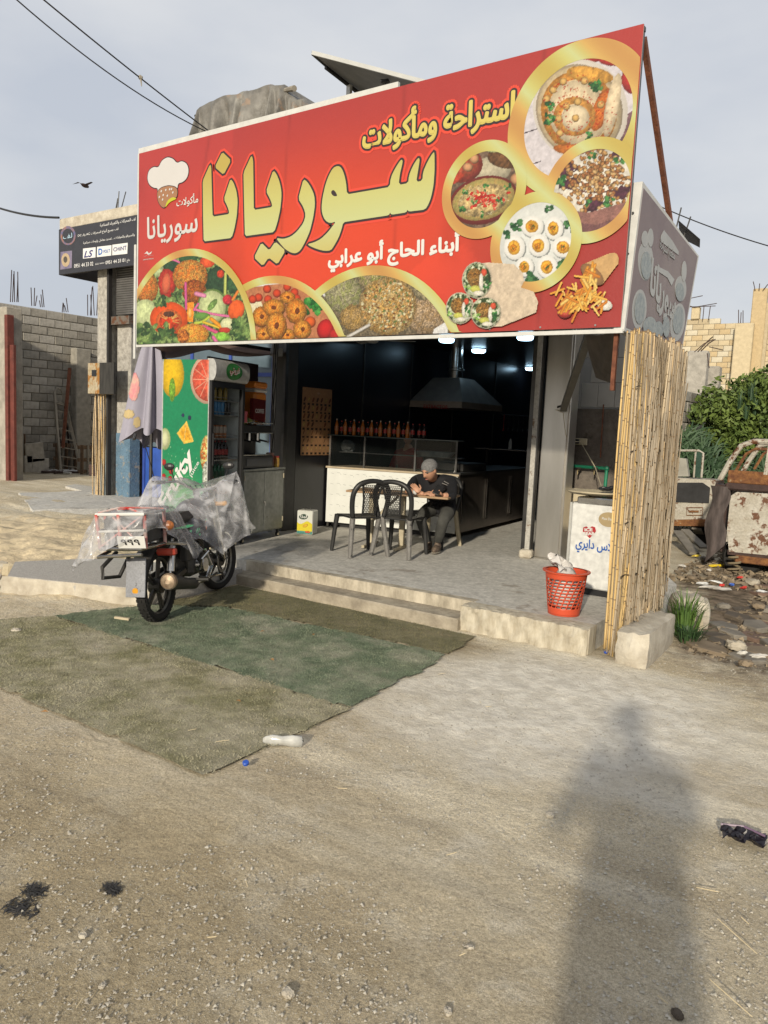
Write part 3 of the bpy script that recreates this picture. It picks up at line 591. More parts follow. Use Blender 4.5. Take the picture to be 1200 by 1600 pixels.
# ---- food pictures: printed photographs, painted into vertex colours ----
def pxy(X, Z, Y=BY):
    dx, dy, dz = X, np.full_like(X, Y), Z-CAMH
    f = dx*cF.x+dy*cF.y+dz*cF.z; return 600+1200*(dx*cR.x+dy*cR.y+dz*cR.z)/f, 800-1200*(dx*cU.x+dy*cU.y+dz*cU.z)/f
class Pic:
    def __init__(s, x0, x1, z0, z1, o, sc, res=.006):
        s.X, s.Z = np.meshgrid(np.arange(max(x0, BX0), min(x1, BX1)+res*.5, res), np.arange(max(z0, BZ0), min(z1, BZ1)+res*.5, res))
        a, b = pxy(s.X, s.Z); s.x = (a-o[0])*sc; s.y = (b-o[1])*sc; s.C = np.zeros(s.X.shape+(3,)); s.A = np.zeros(s.X.shape, bool)
        s.g = vn(s.X*160, s.Z*160); s.g2 = fbm(s.X*40+3, s.Z*40, 3); s.g3 = fbm(s.X*14+7, s.Z*14, 3)
    def put(s, m, col, nzv=.12, mott=0, c2=None, t=None):
        c = np.array(col)/255.*np.ones(s.C.shape)
        if c2 is not None:
            w = (sstep(.42, .58, s.g2) if t is None else t)[..., None]; c = c*(1-w)+np.array(c2)/255.*w
        c = c*(1+nzv*(s.g-.5)*2)[..., None]
        if mott: c = c*(1+mott*(s.g2-.5)*2)[..., None]
        s.C = np.where(m[..., None], np.clip(c, 0, 1), s.C); s.A |= m
    def ell(s, cx, cy, rx, ry, col, a=0, nzv=.12, mott=0, c2=None, sh=.25, wob=0., rng_=None):
        ca, sa = math.cos(a), math.sin(a); dx = s.x-cx; dy = s.y-cy; u = (dx*ca+dy*sa)/rx; v = (-dx*sa+dy*ca)/ry; r = np.sqrt(u*u+v*v)+wob*(s.g2-.5)
        m = r < 1
        if rng_: m &= r > rng_
        s.put(m, col, nzv, mott, c2); k = (1-sh*np.clip(r, 0, 1)**3+sh*.25*(-v-u*.5))[..., None]; s.C = np.where(m[..., None], np.clip(s.C*k, 0, 1), s.C)
    def line(s, x0, y0, x1, y1, w, col, nzv=.1, bend=0):
        dx, dy = x1-x0, y1-y0; L2 = dx*dx+dy*dy; t = np.clip(((s.x-x0)*dx+(s.y-y0)*dy)/L2, 0, 1); b = np.sin(t*PI)*bend
        L = math.sqrt(L2); d = np.hypot(s.x-(x0+dx*t-dy/L*b), s.y-(y0+dy*t+dx/L*b)); m = d < w; s.put(m, col, nzv)
        k = (1-.35*(d/w)**2)[..., None]; s.C = np.where(m[..., None], s.C*k, s.C)
    def poly(s, pts, col, **k):
        m = np.zeros(s.X.shape, bool); n = len(pts)
        for i in range(n):
            x0, y0 = pts[i]; x1, y1 = pts[(i+1) % n]
            c = ((y0 > s.y) != (y1 > s.y)) & (s.x < (x1-x0)*(s.y-y0)/(y1-y0+1e-9)+x0); m ^= c
        s.put(m, col, **k); return m
    def leaf(s, cx, cy, r, n=7, cols=((58, 122, 60), (88, 150, 78), (40, 92, 48))):
        for i in range(n): s.ell(cx+rnd.uniform(-.7, .7)*r, cy+rnd.uniform(-.7, .7)*r, r*rnd.uniform(.25, .5), r*rnd.uniform(.2, .4), cols[i % 3], rnd.random()*3, .2, .3, wob=.8, sh=.2)
    def mesh(s, name, mask, k): bobj(name, vc_mesh(name, s.X, s.Z, s.C, mask, BY-.0013*k), PRINT)
def circ3(p, o=None):
    a, b, c = [at(x, y, 1, BY) for x, y in p]; ax, ay, bx, by, cx, cy = a.x, a.z, b.x, b.z, c.x, c.z
    D = 2*(ax*(by-cy)+bx*(cy-ay)+cx*(ay-by)); ux = ((ax*ax+ay*ay)*(by-cy)+(bx*bx+by*by)*(cy-ay)+(cx*cx+cy*cy)*(ay-by))/D; uy = ((ax*ax+ay*ay)*(cx-bx)+(bx*bx+by*by)*(ax-cx)+(cx*cx+cy*cy)*(bx-ax))/D
    return ux, uy, math.hypot(ax-ux, ay-uy)
def ring(c, w, k):
    cx, cz, r = c; mb = MB(); n = 96; cl = lambda x, z: (min(max(x, BX0+.004), BX1-.004), BY-.0013*k, min(max(z, BZ0+.004), BZ1-.004))
    for i in range(n+1):
        t = 2*PI*i/n; mb.v += [cl(cx+(r-w)*math.cos(t), cz+(r-w)*math.sin(t)), cl(cx+r*math.cos(t), cz+r*math.sin(t))]
    for i in range(n):
        q = [i*2, i*2+1, i*2+3, i*2+2]; ps = [mb.v[j] for j in q]
        if abs(sum(ps[a][0]*ps[(a+1) % 4][2]-ps[(a+1) % 4][0]*ps[a][2] for a in range(4))) > 1e-5: mb.f.append(tuple(q))
    obj('gold_ring', mb, GOLD2, banner, fix=False)
def disc(p, w, o, sc, k, res=.006):
    c = circ3(p); P = Pic(c[0]-c[2], c[0]+c[2], c[1]-c[2], c[1]+c[2], o, sc, res); mk = np.hypot(P.X-c[0], P.Z-c[1]) < c[2]-w+.008; ring(c, w, k+1); P.mk = mk; P.k = k; P.c = c
    return P
# hummus
P = disc([(794, 216), (856, 91), (1003, 93)], .14, (800, 60), 5.714, 6)
P.put(P.mk, (212, 206, 212), .03, .1); P.poly([(700, 900), (1300, 500), (1300, 1300), (500, 1300)], (120, 88, 96), mott=.3)
for y in (540, 830, 1130): P.line(50, y+40, 260, y-30, 5, (90, 80, 90))
for e in ((560, 190, 120, 60), (720, 165, 110, 55), (900, 190, 130, 60), (1080, 370, 100, 130), (1180, 300, 60, 90)): P.ell(*e, (196, 52, 48), 0, .06, .2, sh=.4)
P.ell(615, 640, 420, 455, (232, 224, 214), -.3, .02, sh=.12); P.ell(605, 650, 385, 420, (196, 178, 150), -.3, .03); P.ell(605, 655, 368, 402, (230, 208, 168), -.3, .04, .12)
P.ell(600, 660, 335, 365, (206, 142, 62), -.3, .12, .3, rng_=.80); P.ell(590, 670, 260, 290, (232, 212, 176), -.3, .04, .12); P.ell(700, 330, 210, 75, (214, 158, 70), .15, .1, .3)
P.ell(800, 640, 75, 200, (200, 110, 44), .35, .15, .3); P.ell(560, 700, 190, 175, (210, 150, 72), -.2, .1, .3, rng_=.62); P.ell(570, 715, 125, 120, (234, 216, 182), 0, .04, .1); P.ell(560, 1000, 190, 50, (206, 120, 50), .1, .1, .3)
P.ell(900, 600, 60, 290, (232, 212, 178), .2, .04, .15)
for x, y in ((460, 390), (370, 465), (310, 545), (650, 385), (590, 570), (490, 610), (795, 595), (570, 715), (430, 850), (420, 720)): P.ell(x, y, 33, 35, (222, 180, 108), rnd.random(), .06, sh=.5)
for x, y, r in ((750, 440, 62), (340, 605, 50), (345, 720, 62), (690, 875, 45)): P.leaf(x, y, r, 12)
for i in range(240):
    t = rnd.random()*6.28; q = rnd.uniform(.3, .95); P.ell(600+350*q*math.cos(t), 660+380*q*math.sin(t), rnd.uniform(3, 9), rnd.uniform(3, 8), (176, 58, 24), 0, .1, sh=0)
P.mesh('food_picture', P.mk, 6)
# stewed beans
P = disc([(692, 304), (771, 219), (755, 373)], .085, (680, 200), 3.75, 8.5)
P.put(P.mk, (112, 92, 76), .1, .4); P.ell(330, 250, 120, 80, (196, 186, 160), -.2, .05, .15); P.ell(420, 180, 110, 60, (112, 78, 48), .1, .15, .4); P.ell(350, 125, 60, 20, (206, 214, 150), 0)
P.ell(170, 225, 115, 95, (150, 62, 50), -.4, .06, .2); P.ell(165, 215, 95, 75, (176, 84, 60), -.4, .1, .3)
for e in ((232, 182, 28, 30), (195, 232, 30, 26), (160, 195, 24, 24), (485, 302, 42, 36)): P.ell(*e, (214, 160, 116), 0, .05, sh=.5)
P.ell(120, 300, 60, 25, (196, 74, 50), -.5, .1, .3); P.ell(287, 425, 205, 138, (134, 52, 46), -.28, .05); P.ell(287, 420, 186, 118, (206, 188, 112), -.28, .1, .25, (188, 160, 96)); P.ell(285, 425, 150, 92, (196, 170, 118), -.28, .2, .5)
for i in range(60): P.ell(285+rnd.gauss(0, 50), 418+rnd.gauss(0, 24), 14, 8, ((214, 62, 44), (226, 88, 66), (196, 44, 36))[i % 3], rnd.random()*3, .1)
for x, y in ((160, 470), (270, 510), (380, 430), (230, 430), (425, 350), (180, 380), (300, 350)): P.leaf(x, y, 24, 5)
for i in range(50): P.line(*(lambda x, y: (x, y, x+rnd.uniform(-18, 18), y+rnd.uniform(-10, 10)))(290+rnd.gauss(0, 70), 420+rnd.gauss(0, 40)), 2, (232, 222, 176))
P.mesh('food_picture', P.mk, 8.5)
# yoghurt and chickpea dish
P = disc([(851, 299), (952, 215), (920, 381)], .085, (680, 200), 3.75, 11)
P.put(P.mk, (150, 104, 96), .04, .2); P.ell(980, 360, 330, 240, (232, 226, 214), -.12, .05, .12); P.ell(1000, 250, 300, 130, (140, 92, 84), -.12, .05, rng_=.93)
for x, y, a, b in ((760, 255, 90, 40), (1110, 380, 80, 40), (1090, 150, 60, 25), (930, 450, 60, 40), (800, 330, 60, 30)): P.ell(x, y, a, b, (84, 46, 62), -.3, .2, .4, wob=.8)
for i in range(300): P.ell(950+rnd.gauss(0, 105), 290+rnd.gauss(0, 78), rnd.uniform(12, 19), rnd.uniform(9, 13), ((206, 160, 100), (186, 132, 78), (222, 184, 128), (170, 112, 66))[i % 4], rnd.random()*3, .05, sh=.6)
for x, y, r in ((730, 310, 45), (1085, 200, 40), (1020, 430, 45), (900, 440, 25), (925, 165, 25)): P.leaf(x, y, r, 8)
P.poly([(700, 470), (900, 500), (1180, 420), (1250, 470), (1200, 560), (950, 640), (700, 640)], (150, 106, 98), mott=.15); P.poly([(700, 540), (950, 570), (1200, 480), (1200, 700), (700, 700)], (122, 84, 84), mott=.15)
P.mesh('food_picture', P.mk, 11)
# halved eggs
P = disc([(768, 400), (850, 299), (840, 457)], .085, (680, 200), 3.75, 13.5)
P.put(P.mk, (206, 210, 206), .02, .08); P.ell(625, 670, 250, 250, (226, 229, 226), 0, .02, .05, sh=.1)
for x, y, a, b in ((575, 578, 66, 62), (700, 590, 55, 68), (470, 702, 62, 73), (612, 690, 63, 66), (757, 700, 68, 62), (530, 815, 52, 58), (662, 815, 60, 68)):
    P.ell(x+4, y+6, a+3, b+3, (186, 192, 190), 0, .02); P.ell(x, y, a, b, (244, 244, 240), 0, .02, sh=.1); P.ell(x-3, y+2, a*.58, b*.6, (240, 178, 60), 0, .1, .25); P.ell(x-6, y+4, a*.3, b*.3, (226, 140, 30), 0, .2, .4)
    for i in range(6): P.line(x+rnd.uniform(-15, 15), y+rnd.uniform(-20, 20), x+rnd.uniform(-15, 15), y+rnd.uniform(-20, 20), 1.6, (92, 110, 50))
for x, y, r in ((480, 572, 40), (672, 480, 30), (790, 580, 36), (762, 790, 48), (572, 882, 46), (430, 625, 28)): P.leaf(x, y, r, 11, ((52, 104, 60), (80, 134, 80), (40, 84, 50)))
P.mesh('food_picture', P.mk, 13.5)
# salad
P = disc([(217, 450), (305, 389), (402, 538)], .075, (210, 380), 6.316, 11)
P.put(P.mk, (70, 92, 52), .2, .5, (120, 140, 84))
for e, c in (((540, 150, 100, 55), (62, 100, 62)), ((380, 220, 90, 60), (52, 84, 56)), ((830, 380, 120, 150), (50, 78, 52)), ((980, 420, 60, 80), (60, 96, 60)), ((250, 270, 50, 70), (186, 204, 150)), ((730, 190, 75, 55), (232, 92, 48)), ((860, 305, 35, 40), (220, 70, 40)), ((330, 400, 85, 145), (196, 60, 44))): P.ell(*e, c, 0, .15, .3, wob=.25)
P.ell(325, 400, 40, 100, (222, 110, 76), .1, .1)
P.ell(130, 440, 115, 150, (214, 146, 66), 0, .45, .5, (176, 98, 40)); P.ell(560, 330, 172, 165, (220, 160, 76), 0, .5, .5, (180, 104, 40)); P.ell(600, 480, 120, 120, (190, 112, 46), 0, .5, .6, (130, 66, 26))
P.ell(120, 690, 120, 135, (204, 216, 160), 0, .06, .2); P.ell(780, 630, 150, 178, (116, 148, 76), 0, .1); P.ell(778, 632, 134, 160, (206, 218, 160), 0, .05, .15); P.ell(780, 610, 70, 30, (130, 168, 90), -.9, .1, .4)
P.ell(352, 745, 188, 165, (240, 92, 30), 0, .05, .1); P.ell(352, 770, 128, 115, (222, 110, 50), 0, .1, .3); P.ell(355, 775, 100, 90, (206, 66, 26), 0, .1, .4)
for i in range(16): P.line(*(lambda t: (355+35*math.cos(t), 765+30*math.sin(t), 355+95*math.cos(t), 765+85*math.sin(t)))(rnd.random()*6.28), 4, (236, 180, 100))
P.ell(350, 700, 55, 28, (96, 60, 40), 0, .2, .4)
P.poly([(530, 590), (598, 585), (590, 780), (535, 775)], (242, 150, 44), mott=.15); P.ell(558, 690, 16, 50, (252, 200, 110))
P.line(515, 395, 520, 650, 12, (222, 96, 160)); P.line(610, 655, 940, 722, 13, (228, 120, 170), bend=10); P.line(620, 500, 700, 520, 22, (236, 150, 190)); P.line(300, 200, 450, 190, 12, (230, 120, 170), bend=-30); P.line(640, 600, 600, 660, 12, (226, 110, 170))
P.ell(680, 720, 80, 36, (110, 158, 72), 0); P.line(610, 790, 745, 730, 14, (200, 214, 80), bend=15); P.line(690, 780, 860, 840, 12, (236, 200, 60)); P.line(770, 750, 870, 830, 20, (246, 160, 40)); P.line(690, 820, 820, 880, 18, (222, 90, 140))
P.ell(1015, 660, 80, 100, (242, 104, 44), .3, .06, .15); P.ell(930, 560, 50, 50, (196, 50, 60), 0, .2, .4); P.ell(930, 800, 70, 60, (222, 226, 178), 0); P.line(910, 300, 905, 500, 14, (196, 208, 110)); P.line(1030, 480, 980, 560, 14, (238, 140, 60)); P.ell(900, 860, 60, 30, (200, 70, 50))
P.ell(590, 900, 155, 105, (232, 176, 70), 0, .4, .4, (206, 130, 50)); P.ell(490, 920, 60, 70, (190, 110, 44), 0, .5, .5); P.ell(870, 925, 85, 45, (140, 196, 76), 0, .1, .3)
for x, y, r in ((430, 520, 70), (280, 580, 75), (1060, 800, 110), (1080, 900, 90), (250, 900, 110), (370, 900, 80), (100, 860, 90), (130, 950, 90), (1000, 900, 60)): P.leaf(x, y, r, 12, ((84, 116, 62), (122, 150, 84), (54, 84, 46)))
P.line(790, 930, 820, 975, 18, (226, 120, 170)); P.mesh('food_picture', P.mk, 11)
# ring shaped fritters
P = disc([(385, 443), (432, 431), (540, 526)], .075, (380, 400), 3.75, 8.5)
P.put(P.mk, (186, 122, 84), .06, .15); P.poly([(0, 190), (330, 150), (150, 120), (0, 120)], (226, 224, 222)); P.poly([(20, 270), (110, 270), (130, 330), (20, 340)], (222, 214, 180))
for x, y in ((145, 195), (95, 245), (202, 220), (262, 182), (305, 215), (150, 255), (60, 255), (318, 250)): P.ell(x, y, 24, 25, (214, 72, 36), 0, .05, sh=.5)
P.ell(398, 388, 32, 34, (226, 100, 40), 0, .05, sh=.5); P.leaf(410, 290, 60, 22, ((52, 134, 52), (84, 170, 76), (34, 96, 40))); P.ell(485, 430, 48, 60, (206, 36, 36), .3, .05, sh=.4); P.ell(540, 460, 30, 30, (190, 40, 40))
for x, y, a, b in ((265, 245, 46, 38), (110, 358, 52, 62), (265, 465, 46, 38), (125, 460, 46, 42), (185, 305, 68, 52), (315, 325, 62, 76), (200, 410, 62, 84), (350, 432, 54, 58)):
    P.ell(x, y, a, b, (232, 160, 62), 0, .35, .25, (210, 126, 40), sh=.5, wob=.15); P.ell(x+rnd.uniform(-4, 8), y-2, a*.22, b*.24, (120, 60, 18), .2, .2)
P.mesh('food_picture', P.mk, 8.5)
# herb patties
P = disc([(496, 452), (593, 415), (697, 477)], .085, (380, 400), 3.75, 6)
P.put(P.mk, (136, 122, 98), .3, .5, (84, 76, 60)); P.poly([(420, 190), (560, 130), (560, 180), (480, 240)], (214, 214, 216)); P.ell(760, 130, 90, 70, (176, 160, 120), 0, .4, .5, (120, 120, 70))
P.ell(590, 225, 112, 108, (176, 170, 134), 0, .35, .5, (128, 130, 84), wob=.3); P.ell(650, 365, 80, 80, (190, 158, 104), 0, .4, .5, (138, 112, 64), wob=.3); P.ell(1070, 350, 120, 110, (198, 172, 140), 0, .4, .5, (134, 112, 82), wob=.3); P.ell(1060, 200, 60, 60, (150, 140, 110), 0, .4, .5)
P.ell(850, 295, 168, 172, (206, 178, 122), 0, .4, .5, (150, 120, 68), wob=.12)
for i in range(260):
    t = rnd.random()*6.28; q = math.sqrt(rnd.random())*.92; P.ell(850+165*q*math.cos(t), 292+165*q*math.sin(t), rnd.uniform(4, 10), rnd.uniform(3, 8), ((110, 128, 70), (212, 196, 150), (224, 172, 104), (128, 84, 44), (222, 214, 176))[i % 5], rnd.random()*3, .2)
P.line(615, 475, 740, 405, 9, (214, 210, 204)); P.poly([(1120, 430), (1200, 380), (1200, 480), (1110, 470)], (222, 222, 222)); P.mesh('food_picture', P.mk, 6)
# rolled sandwiches, printed over the egg ring
P = Pic(-4.1, -2.45, BZ0+.01, 3.15, (680, 200), 3.75, .005)
def roll(body, ox, oy, ra, rb):
    P.poly(body, (214, 196, 172), nzv=.04, mott=.12); cx = sum(p[0] for p in body)/len(body)
    for i in range(26): P.ell(cx+rnd.uniform(-60, 160), sum(p[1] for p in body)/len(body)+rnd.uniform(-70, 60), 6, 4, (180, 150, 118), 0, .1) if False else None
    P.ell(ox, oy, ra+7, rb+7, (226, 212, 188)); P.ell(ox, oy, ra, rb, (74, 98, 52), 0, .3, .5, (196, 206, 170)); P.ell(ox-ra*.15, oy-rb*.15, ra*.55, rb*.55, (172, 132, 70), 0, .5, .5, (120, 84, 36))
    P.ell(ox-ra*.1, oy+rb*.5, ra*.4, rb*.2, (206, 206, 100)); P.ell(ox+ra*.5, oy-rb*.45, ra*.2, rb*.22, (220, 90, 60)); P.ell(ox+ra*.1, oy+rb*.75, ra*.4, rb*.15, (236, 232, 216)); P.ell(ox+ra*.3, oy+rb*.1, ra*.15, rb*.5, (236, 232, 220)); P.leaf(ox+ra*.7, oy+rb*.2, ra*.35, 6); P.leaf(ox-ra*.7, oy+rb*.3, ra*.3, 6, ((150, 190, 90), (120, 170, 80), (190, 210, 150)))
roll([(225, 795), (330, 790), (470, 800), (520, 850), (530, 900), (510, 940), (290, 1000), (230, 990), (180, 940), (190, 850)], 252, 895, 82, 102)
roll([(100, 1000), (160, 970), (230, 1010), (240, 1100), (160, 1145), (90, 1090)], 152, 1058, 76, 88)
roll([(255, 1010), (340, 965), (520, 938), (585, 960), (612, 1020), (600, 1085), (400, 1165), (300, 1170), (230, 1140)], 305, 1085, 84, 88)
P.mesh('sandwich_picture', P.A, 17)
# chips spilling from a paper cone
P = Pic(-2.95, -1.95, BZ0+.01, 3.3, (680, 200), 3.75, .005)
P.poly([(1035, 732), (1070, 735), (1085, 765), (1080, 800), (985, 925), (950, 850), (870, 800)], (206, 166, 112), nzv=.03, mott=.08); P.ell(925, 862, 84, 44, (160, 118, 76), .75, .04); P.ell(765, 1080, 46, 40, (196, 44, 34), 0, .02, sh=.5); P.ell(770, 1082, 24, 20, (222, 90, 70)); P.ell(800, 1035, 14, 18, (236, 226, 200)); P.ell(1000, 1040, 46, 34, (244, 240, 230), .2)
for i in range(86):
    t = rnd.random(); cx = 925-95*t+rnd.gauss(0, 40*t+14); cy = 850+190*t+rnd.gauss(0, 26)
    if i % 3 == 0: cx = 870+rnd.uniform(-150, 170); cy = 1000+rnd.uniform(-70, 90)-abs(cx-870)*.1
    a = rnd.choice((-.9, -.5, 1.9, .2, 1.2))+rnd.uniform(-.3, .3); L = rnd.uniform(26, 44); P.line(cx-L*math.cos(a), cy-L*math.sin(a), cx+L*math.cos(a), cy+L*math.sin(a), 8.5, ((246, 190, 84), (236, 162, 56), (252, 210, 116), (222, 138, 46))[i % 4], .06)
P.mesh('chips_picture', P.A, 17)
# eyelets along the edge
EY = mat('eyelet', (.35, .34, .33), .4, .8)
for k in range(13): obj('eyelet', MB().cyl((BX0+.1+k*.44, BY-.002, BZ0+.018), (BX0+.1+k*.44, BY-.006, BZ0+.018), .008, n=8), EY, banner)

# ---- grey side sign, at right angles to the banner ----
ss = thing('side_sign', 'bleached grey pink sign board at right angles to the red banner', 'sign', (-1.88, 5.75, 2.43))
q = [(5.70, 2.43), (7.34, 2.43), (7.66, 3.36), (5.86, 3.53)]
mb = MB(); mb.prism(q, (-1.96, 0, 0), (0, 1, 0), (0, 0, 1), (1, 0, 0), .08); obj('panel', mb, WF, ss)
ins = [(5.735, 2.46), (7.32, 2.46), (7.61, 3.345), (5.885, 3.49)]
SBG = mat('bleached_print', (.215, .18, .18), .6, col2=(.16, .125, .135), sc=1.3)
mb = MB(); mb.prism(ins, (-1.881, 0, 0), (0, 1, 0), (0, 0, 1), (1, 0, 0), .003); obj('print_sheet', mb, SBG, ss)
SG = mat('bleached_white', (.36, .37, .37), .6, spread=.12, sc=3); SB = mat('bleached_blue', (.20, .23, .25), .6, col2=(.30, .33, .33), sc=26, det=3)
def sp(pts, o=(960, 270), s=5.52, x=-1.8765): return [(lambda p: (p.y, p.z))(at(o[0]+a/s, o[1]+b/s, 0, x)) for a, b in pts]
def splay(name, pts, m, dx=0): obj(name, MB().prism(sp(pts), (-1.8775+dx, 0, 0), (0, 1, 0), (0, 0, 1), (1, 0, 0), .001), m, ss)
for k, e in enumerate(((270, 760, 65, 170, 0), (215, 1180, 62, 175, .05), (570, 1000, 50, 110, 0), (545, 1290, 62, 165, .12), (262, 570, 30, 70, 0), (310, 560, 24, 80, 0), (598, 850, 22, 90, 0.03))): splay('plate', ELP(*e), SG, .0006*k)
for k, e in enumerate(((270, 800, 45, 120, 0), (215, 1170, 45, 135, .05), (560, 1030, 36, 80, 0), (545, 1270, 44, 120, .12), (300, 1330, 60, 90, 0), (375, 1350, 40, 70, 0), (440, 1330, 30, 90, 0))): splay('food', soft(ELP(*e, n=14)), SB, .005+.0006*k)
splay('swoosh', [(400, 540), (425, 495), (500, 590), (552, 680), (550, 710), (470, 650), (395, 590)], SG, .003); splay('swoosh', [(355, 800), (460, 850), (515, 920), (490, 975), (455, 905), (352, 835)], SG, .003)
wr(ss, 'lettering', 'مطعم استراحة', 1030, 395, 1055, 418-26, 0, -1.873, SG, .03)
a = at(1013, 474, 0, -1.873); write('lettering', 'سوريانا', a, Vector((0, 1, -.16)), Vector((0, 0, 1)), .80, .36, SG, ss, .04)
for p in ((5.78, 2.5), (5.83, 2.75), (5.84, 3.0), (5.88, 3.3)): obj('rivet', MB().cyl((-1.92, p[0]-.02-.05, p[1]), (-1.92, p[0]-.06, p[1]), .008, n=8), DSTEEL, ss)
cs_a, cs_b, cs_c = at(1060, 344, 1, 8.2), at(1094, 374, 1, 8.2), at(1062, 372, 1, 9.0)
tag(obj('corrugated_sheet', MB().sheet(lambda u, v: tuple(cs_a.lerp(cs_b, u)+(cs_c-cs_a)*v*(1-.5*u)+Vector((0, 0, .006*math.sin(v*40)))), 3, 40), mat('grey_tin', (.16, .16, .16), .6, .5)), 'small grey corrugated sheet poking out above the bleached side sign', 'roof sheet')
for k in range(2):
    tag(obj('rebar', MB().tube([(-2.3+k*.1, 8.3, 3.7), (-2.25+k*.1, 8.3, 4.0-k*.1)], .008, 4), DSTEEL), 'short rusty rebar above the bleached side sign', 'rebar', 'rebars above the side sign')

# ---- dark sign of the neighbour ----
NY = 8.3
ns_ = thing('motor_workshop_sign', 'dark grey workshop sign with white arabic text under the concrete roof edge', 'sign', (-12, NY, 4.1))
DG = mat('charcoal_print', (.045, .047, .06), .55, rust=(.12, .11, .10), rsc=26, rth=.66, spread=.2)
obj('panel', MB().b2((-13.17, NY, 4.13), (-10.6, NY+.03, 4.93), .004), DG, ns_)
e = at(157, 449, 0, -13.17); obj('return_panel', MB().b2((-13.17, NY+.03, 4.13), (-13.14, e.y, 4.93)).b2((-13.14, NY+.03, 4.13), (-12.3, NY+.06, 4.15)), mat('grey_sheet', (.07, .065, .07), .6), ns_)
Z8 = (80, 320)
def w8(s, x0, y0, x1, y1, m, b=.02, sh=0): wr(ns_, 'lettering', s, 80+x0/8, 320+y0/8, 80+x1/8, 320+y1/8, 1, NY-.003, m, b, sh)
SW = mat('sign_white', (.62, .62, .62), .6, spread=.1)
w8('لف المحركات والكهرباء الصناعية', 610, 285, 1055, 155, SW); w8('لف جميع أنواع المحركات AC والـ DC', 335, 415, 840, 275, SW); w8('والسيرفو والمولدات .. تمديد معامل ولوحات صناعية', 400, 500, 1045, 355, SW)
w8('0951 44 33 02', 288, 790, 526, 710, SW, .03); w8('محمد زيزو:', 550, 755, 665, 712, SW); w8('0951 44 33 01', 680, 745, 926, 668, SW, .03); w8('حاج', 945, 722, 985, 672, SW)
def rect8(name, pts, m, d=.004): 
    P_ = [at(80+x/8, 320+y/8, 1, NY) for x, y in pts]; mb = MB(); mb.prism([(p.x, p.z) for p in P_], (0, NY-.001, 0), (1, 0, 0), (0, 0, 1), (0, -1, 0), d); obj(name, mb, m, ns_)
for pts in (((400, 548), (557, 530), (555, 658), (398, 674)), ((575, 526), (755, 505), (752, 635), (572, 655)), ((766, 500), (958, 475), (952, 612), (764, 632))): rect8('logo_box', pts, SW, .002)
NAVY = mat('navy_print', (.03, .03, .16), .6); BLP = mat('blue_print', (.03, .14, .45), .6); wr(ns_, 'lettering', 'LS', 80+412/8, 320+660/8, 80+520/8, 320+565/8, 1, NY-.005, NAVY, .06, .3)
wr(ns_, 'lettering', 'D', 80+592/8, 320+625/8, 80+638/8, 320+545/8, 1, NY-.005, BLP, .08); wr(ns_, 'lettering', 'VOLT', 80+648/8, 320+605/8, 80+735/8, 320+552/8, 1, NY-.005, BLP, .03); wr(ns_, 'lettering', 'CHiNT', 80+778/8, 320+585/8, 80+942/8, 320+510/8, 1, NY-.005, NAVY, .03)
rect8('emblem', ELP(212, 385, 95, 120), mat('emblem_orange', (.28, .13, .07), .6, col2=(.05, .09, .22), sc=9), .002); rect8('emblem', ELP(212, 390, 72, 92), DG, .003); wr(ns_, 'lettering', 'لف', 80+150/8, 320+430/8, 80+262/8, 320+350/8, 1, NY-.006, mat('pale_blue', (.35, .5, .6), .6), .04)
rect8('coil_picture', ((118, 590), (262, 572), (258, 790), (115, 812)), mat('coil_bg', (.20, .17, .24), .6, col2=(.10, .09, .16), sc=7), .002); rect8('coil_picture', ELP(182, 690, 52, 85), mat('coil_brass', (.42, .32, .20), .5, sc=20), .003); rect8('coil_picture', ELP(180, 685, 24, 40), mat('coil_hole', (.07, .06, .05), .6), .004)
obj('bracket', MB().bar((-10.95, NY-.02, 4.45), (-10.95, NY-.02, 2.6), .05, .02, (0, 1, 0)), WF, ns_)
# ================= THINGS ON THE TERRACE =================
BLACKM = mat('black_plastic', (.018, .018, .019), .4, spread=.3); RUBBER = mat('rubber', (.016, .015, .014), .8, spread=.4, sc=20, bump=.2)
CHROME = mat('worn_chrome', (.5, .49, .47), .22, 1., spread=.3, sc=8); GREYM = mat('grey_metal', (.36, .37, .34), .45, .3, col2=(.27, .28, .25), sc=3, rust=(.10, .07, .045), rsc=3, rth=.66)
GLASS = mat('clear_glass', (.012, .016, .016), .03, alpha=.16, spread=0, spec=.8); WHITEG = mat('fridge_white', (.48, .48, .46), .4, spread=.08, rust=(.22, .16, .10), rsc=4, rth=.68)
BEIGE = mat('beige_plastic', (.46, .40, .28), .5, spread=.3, sc=7)
class Canvas(Pic):
    def __init__(s, w, h, res=.006):
        s.X, s.Z = np.meshgrid(np.linspace(0, w, int(w/res)+1), np.linspace(0, h, int(h/res)+1)); s.x = s.X*1000; s.y = (h-s.Z)*1000; s.C = np.zeros(s.X.shape+(3,)); s.A = np.zeros(s.X.shape, bool)
        s.g = vn(s.X*160, s.Z*160); s.g2 = fbm(s.X*40+3, s.Z*40, 3); s.g3 = fbm(s.X*14+7, s.Z*14, 3)
    def make(s, name, O, u, v, parent, mask=None, m=None):
        me = vc_mesh(name, s.X, s.Z, s.C, np.ones_like(s.A) if mask is None else mask, 0); n = len(me.vertices); co = np.empty(n*3, 'f'); me.vertices.foreach_get('co', co); co = co.reshape(-1, 3)
        P = np.array(O)[None]+co[:, :1]*np.array(u)[None]+co[:, 2:]*np.array(v)[None]; me.vertices.foreach_set('co', P.astype('f').ravel()); me.update()
        return obj(name, me, m or PRINT, parent, fix=False, world=False)
ZV = Vector((0, 0, 1)); XV = Vector((1, 0, 0)); YV = Vector((0, 1, 0))
def caster(mb, x, y, z=0): mb.cyl((x-.012, y, z+.032), (x+.012, y, z+.032), .032, n=12); return mb
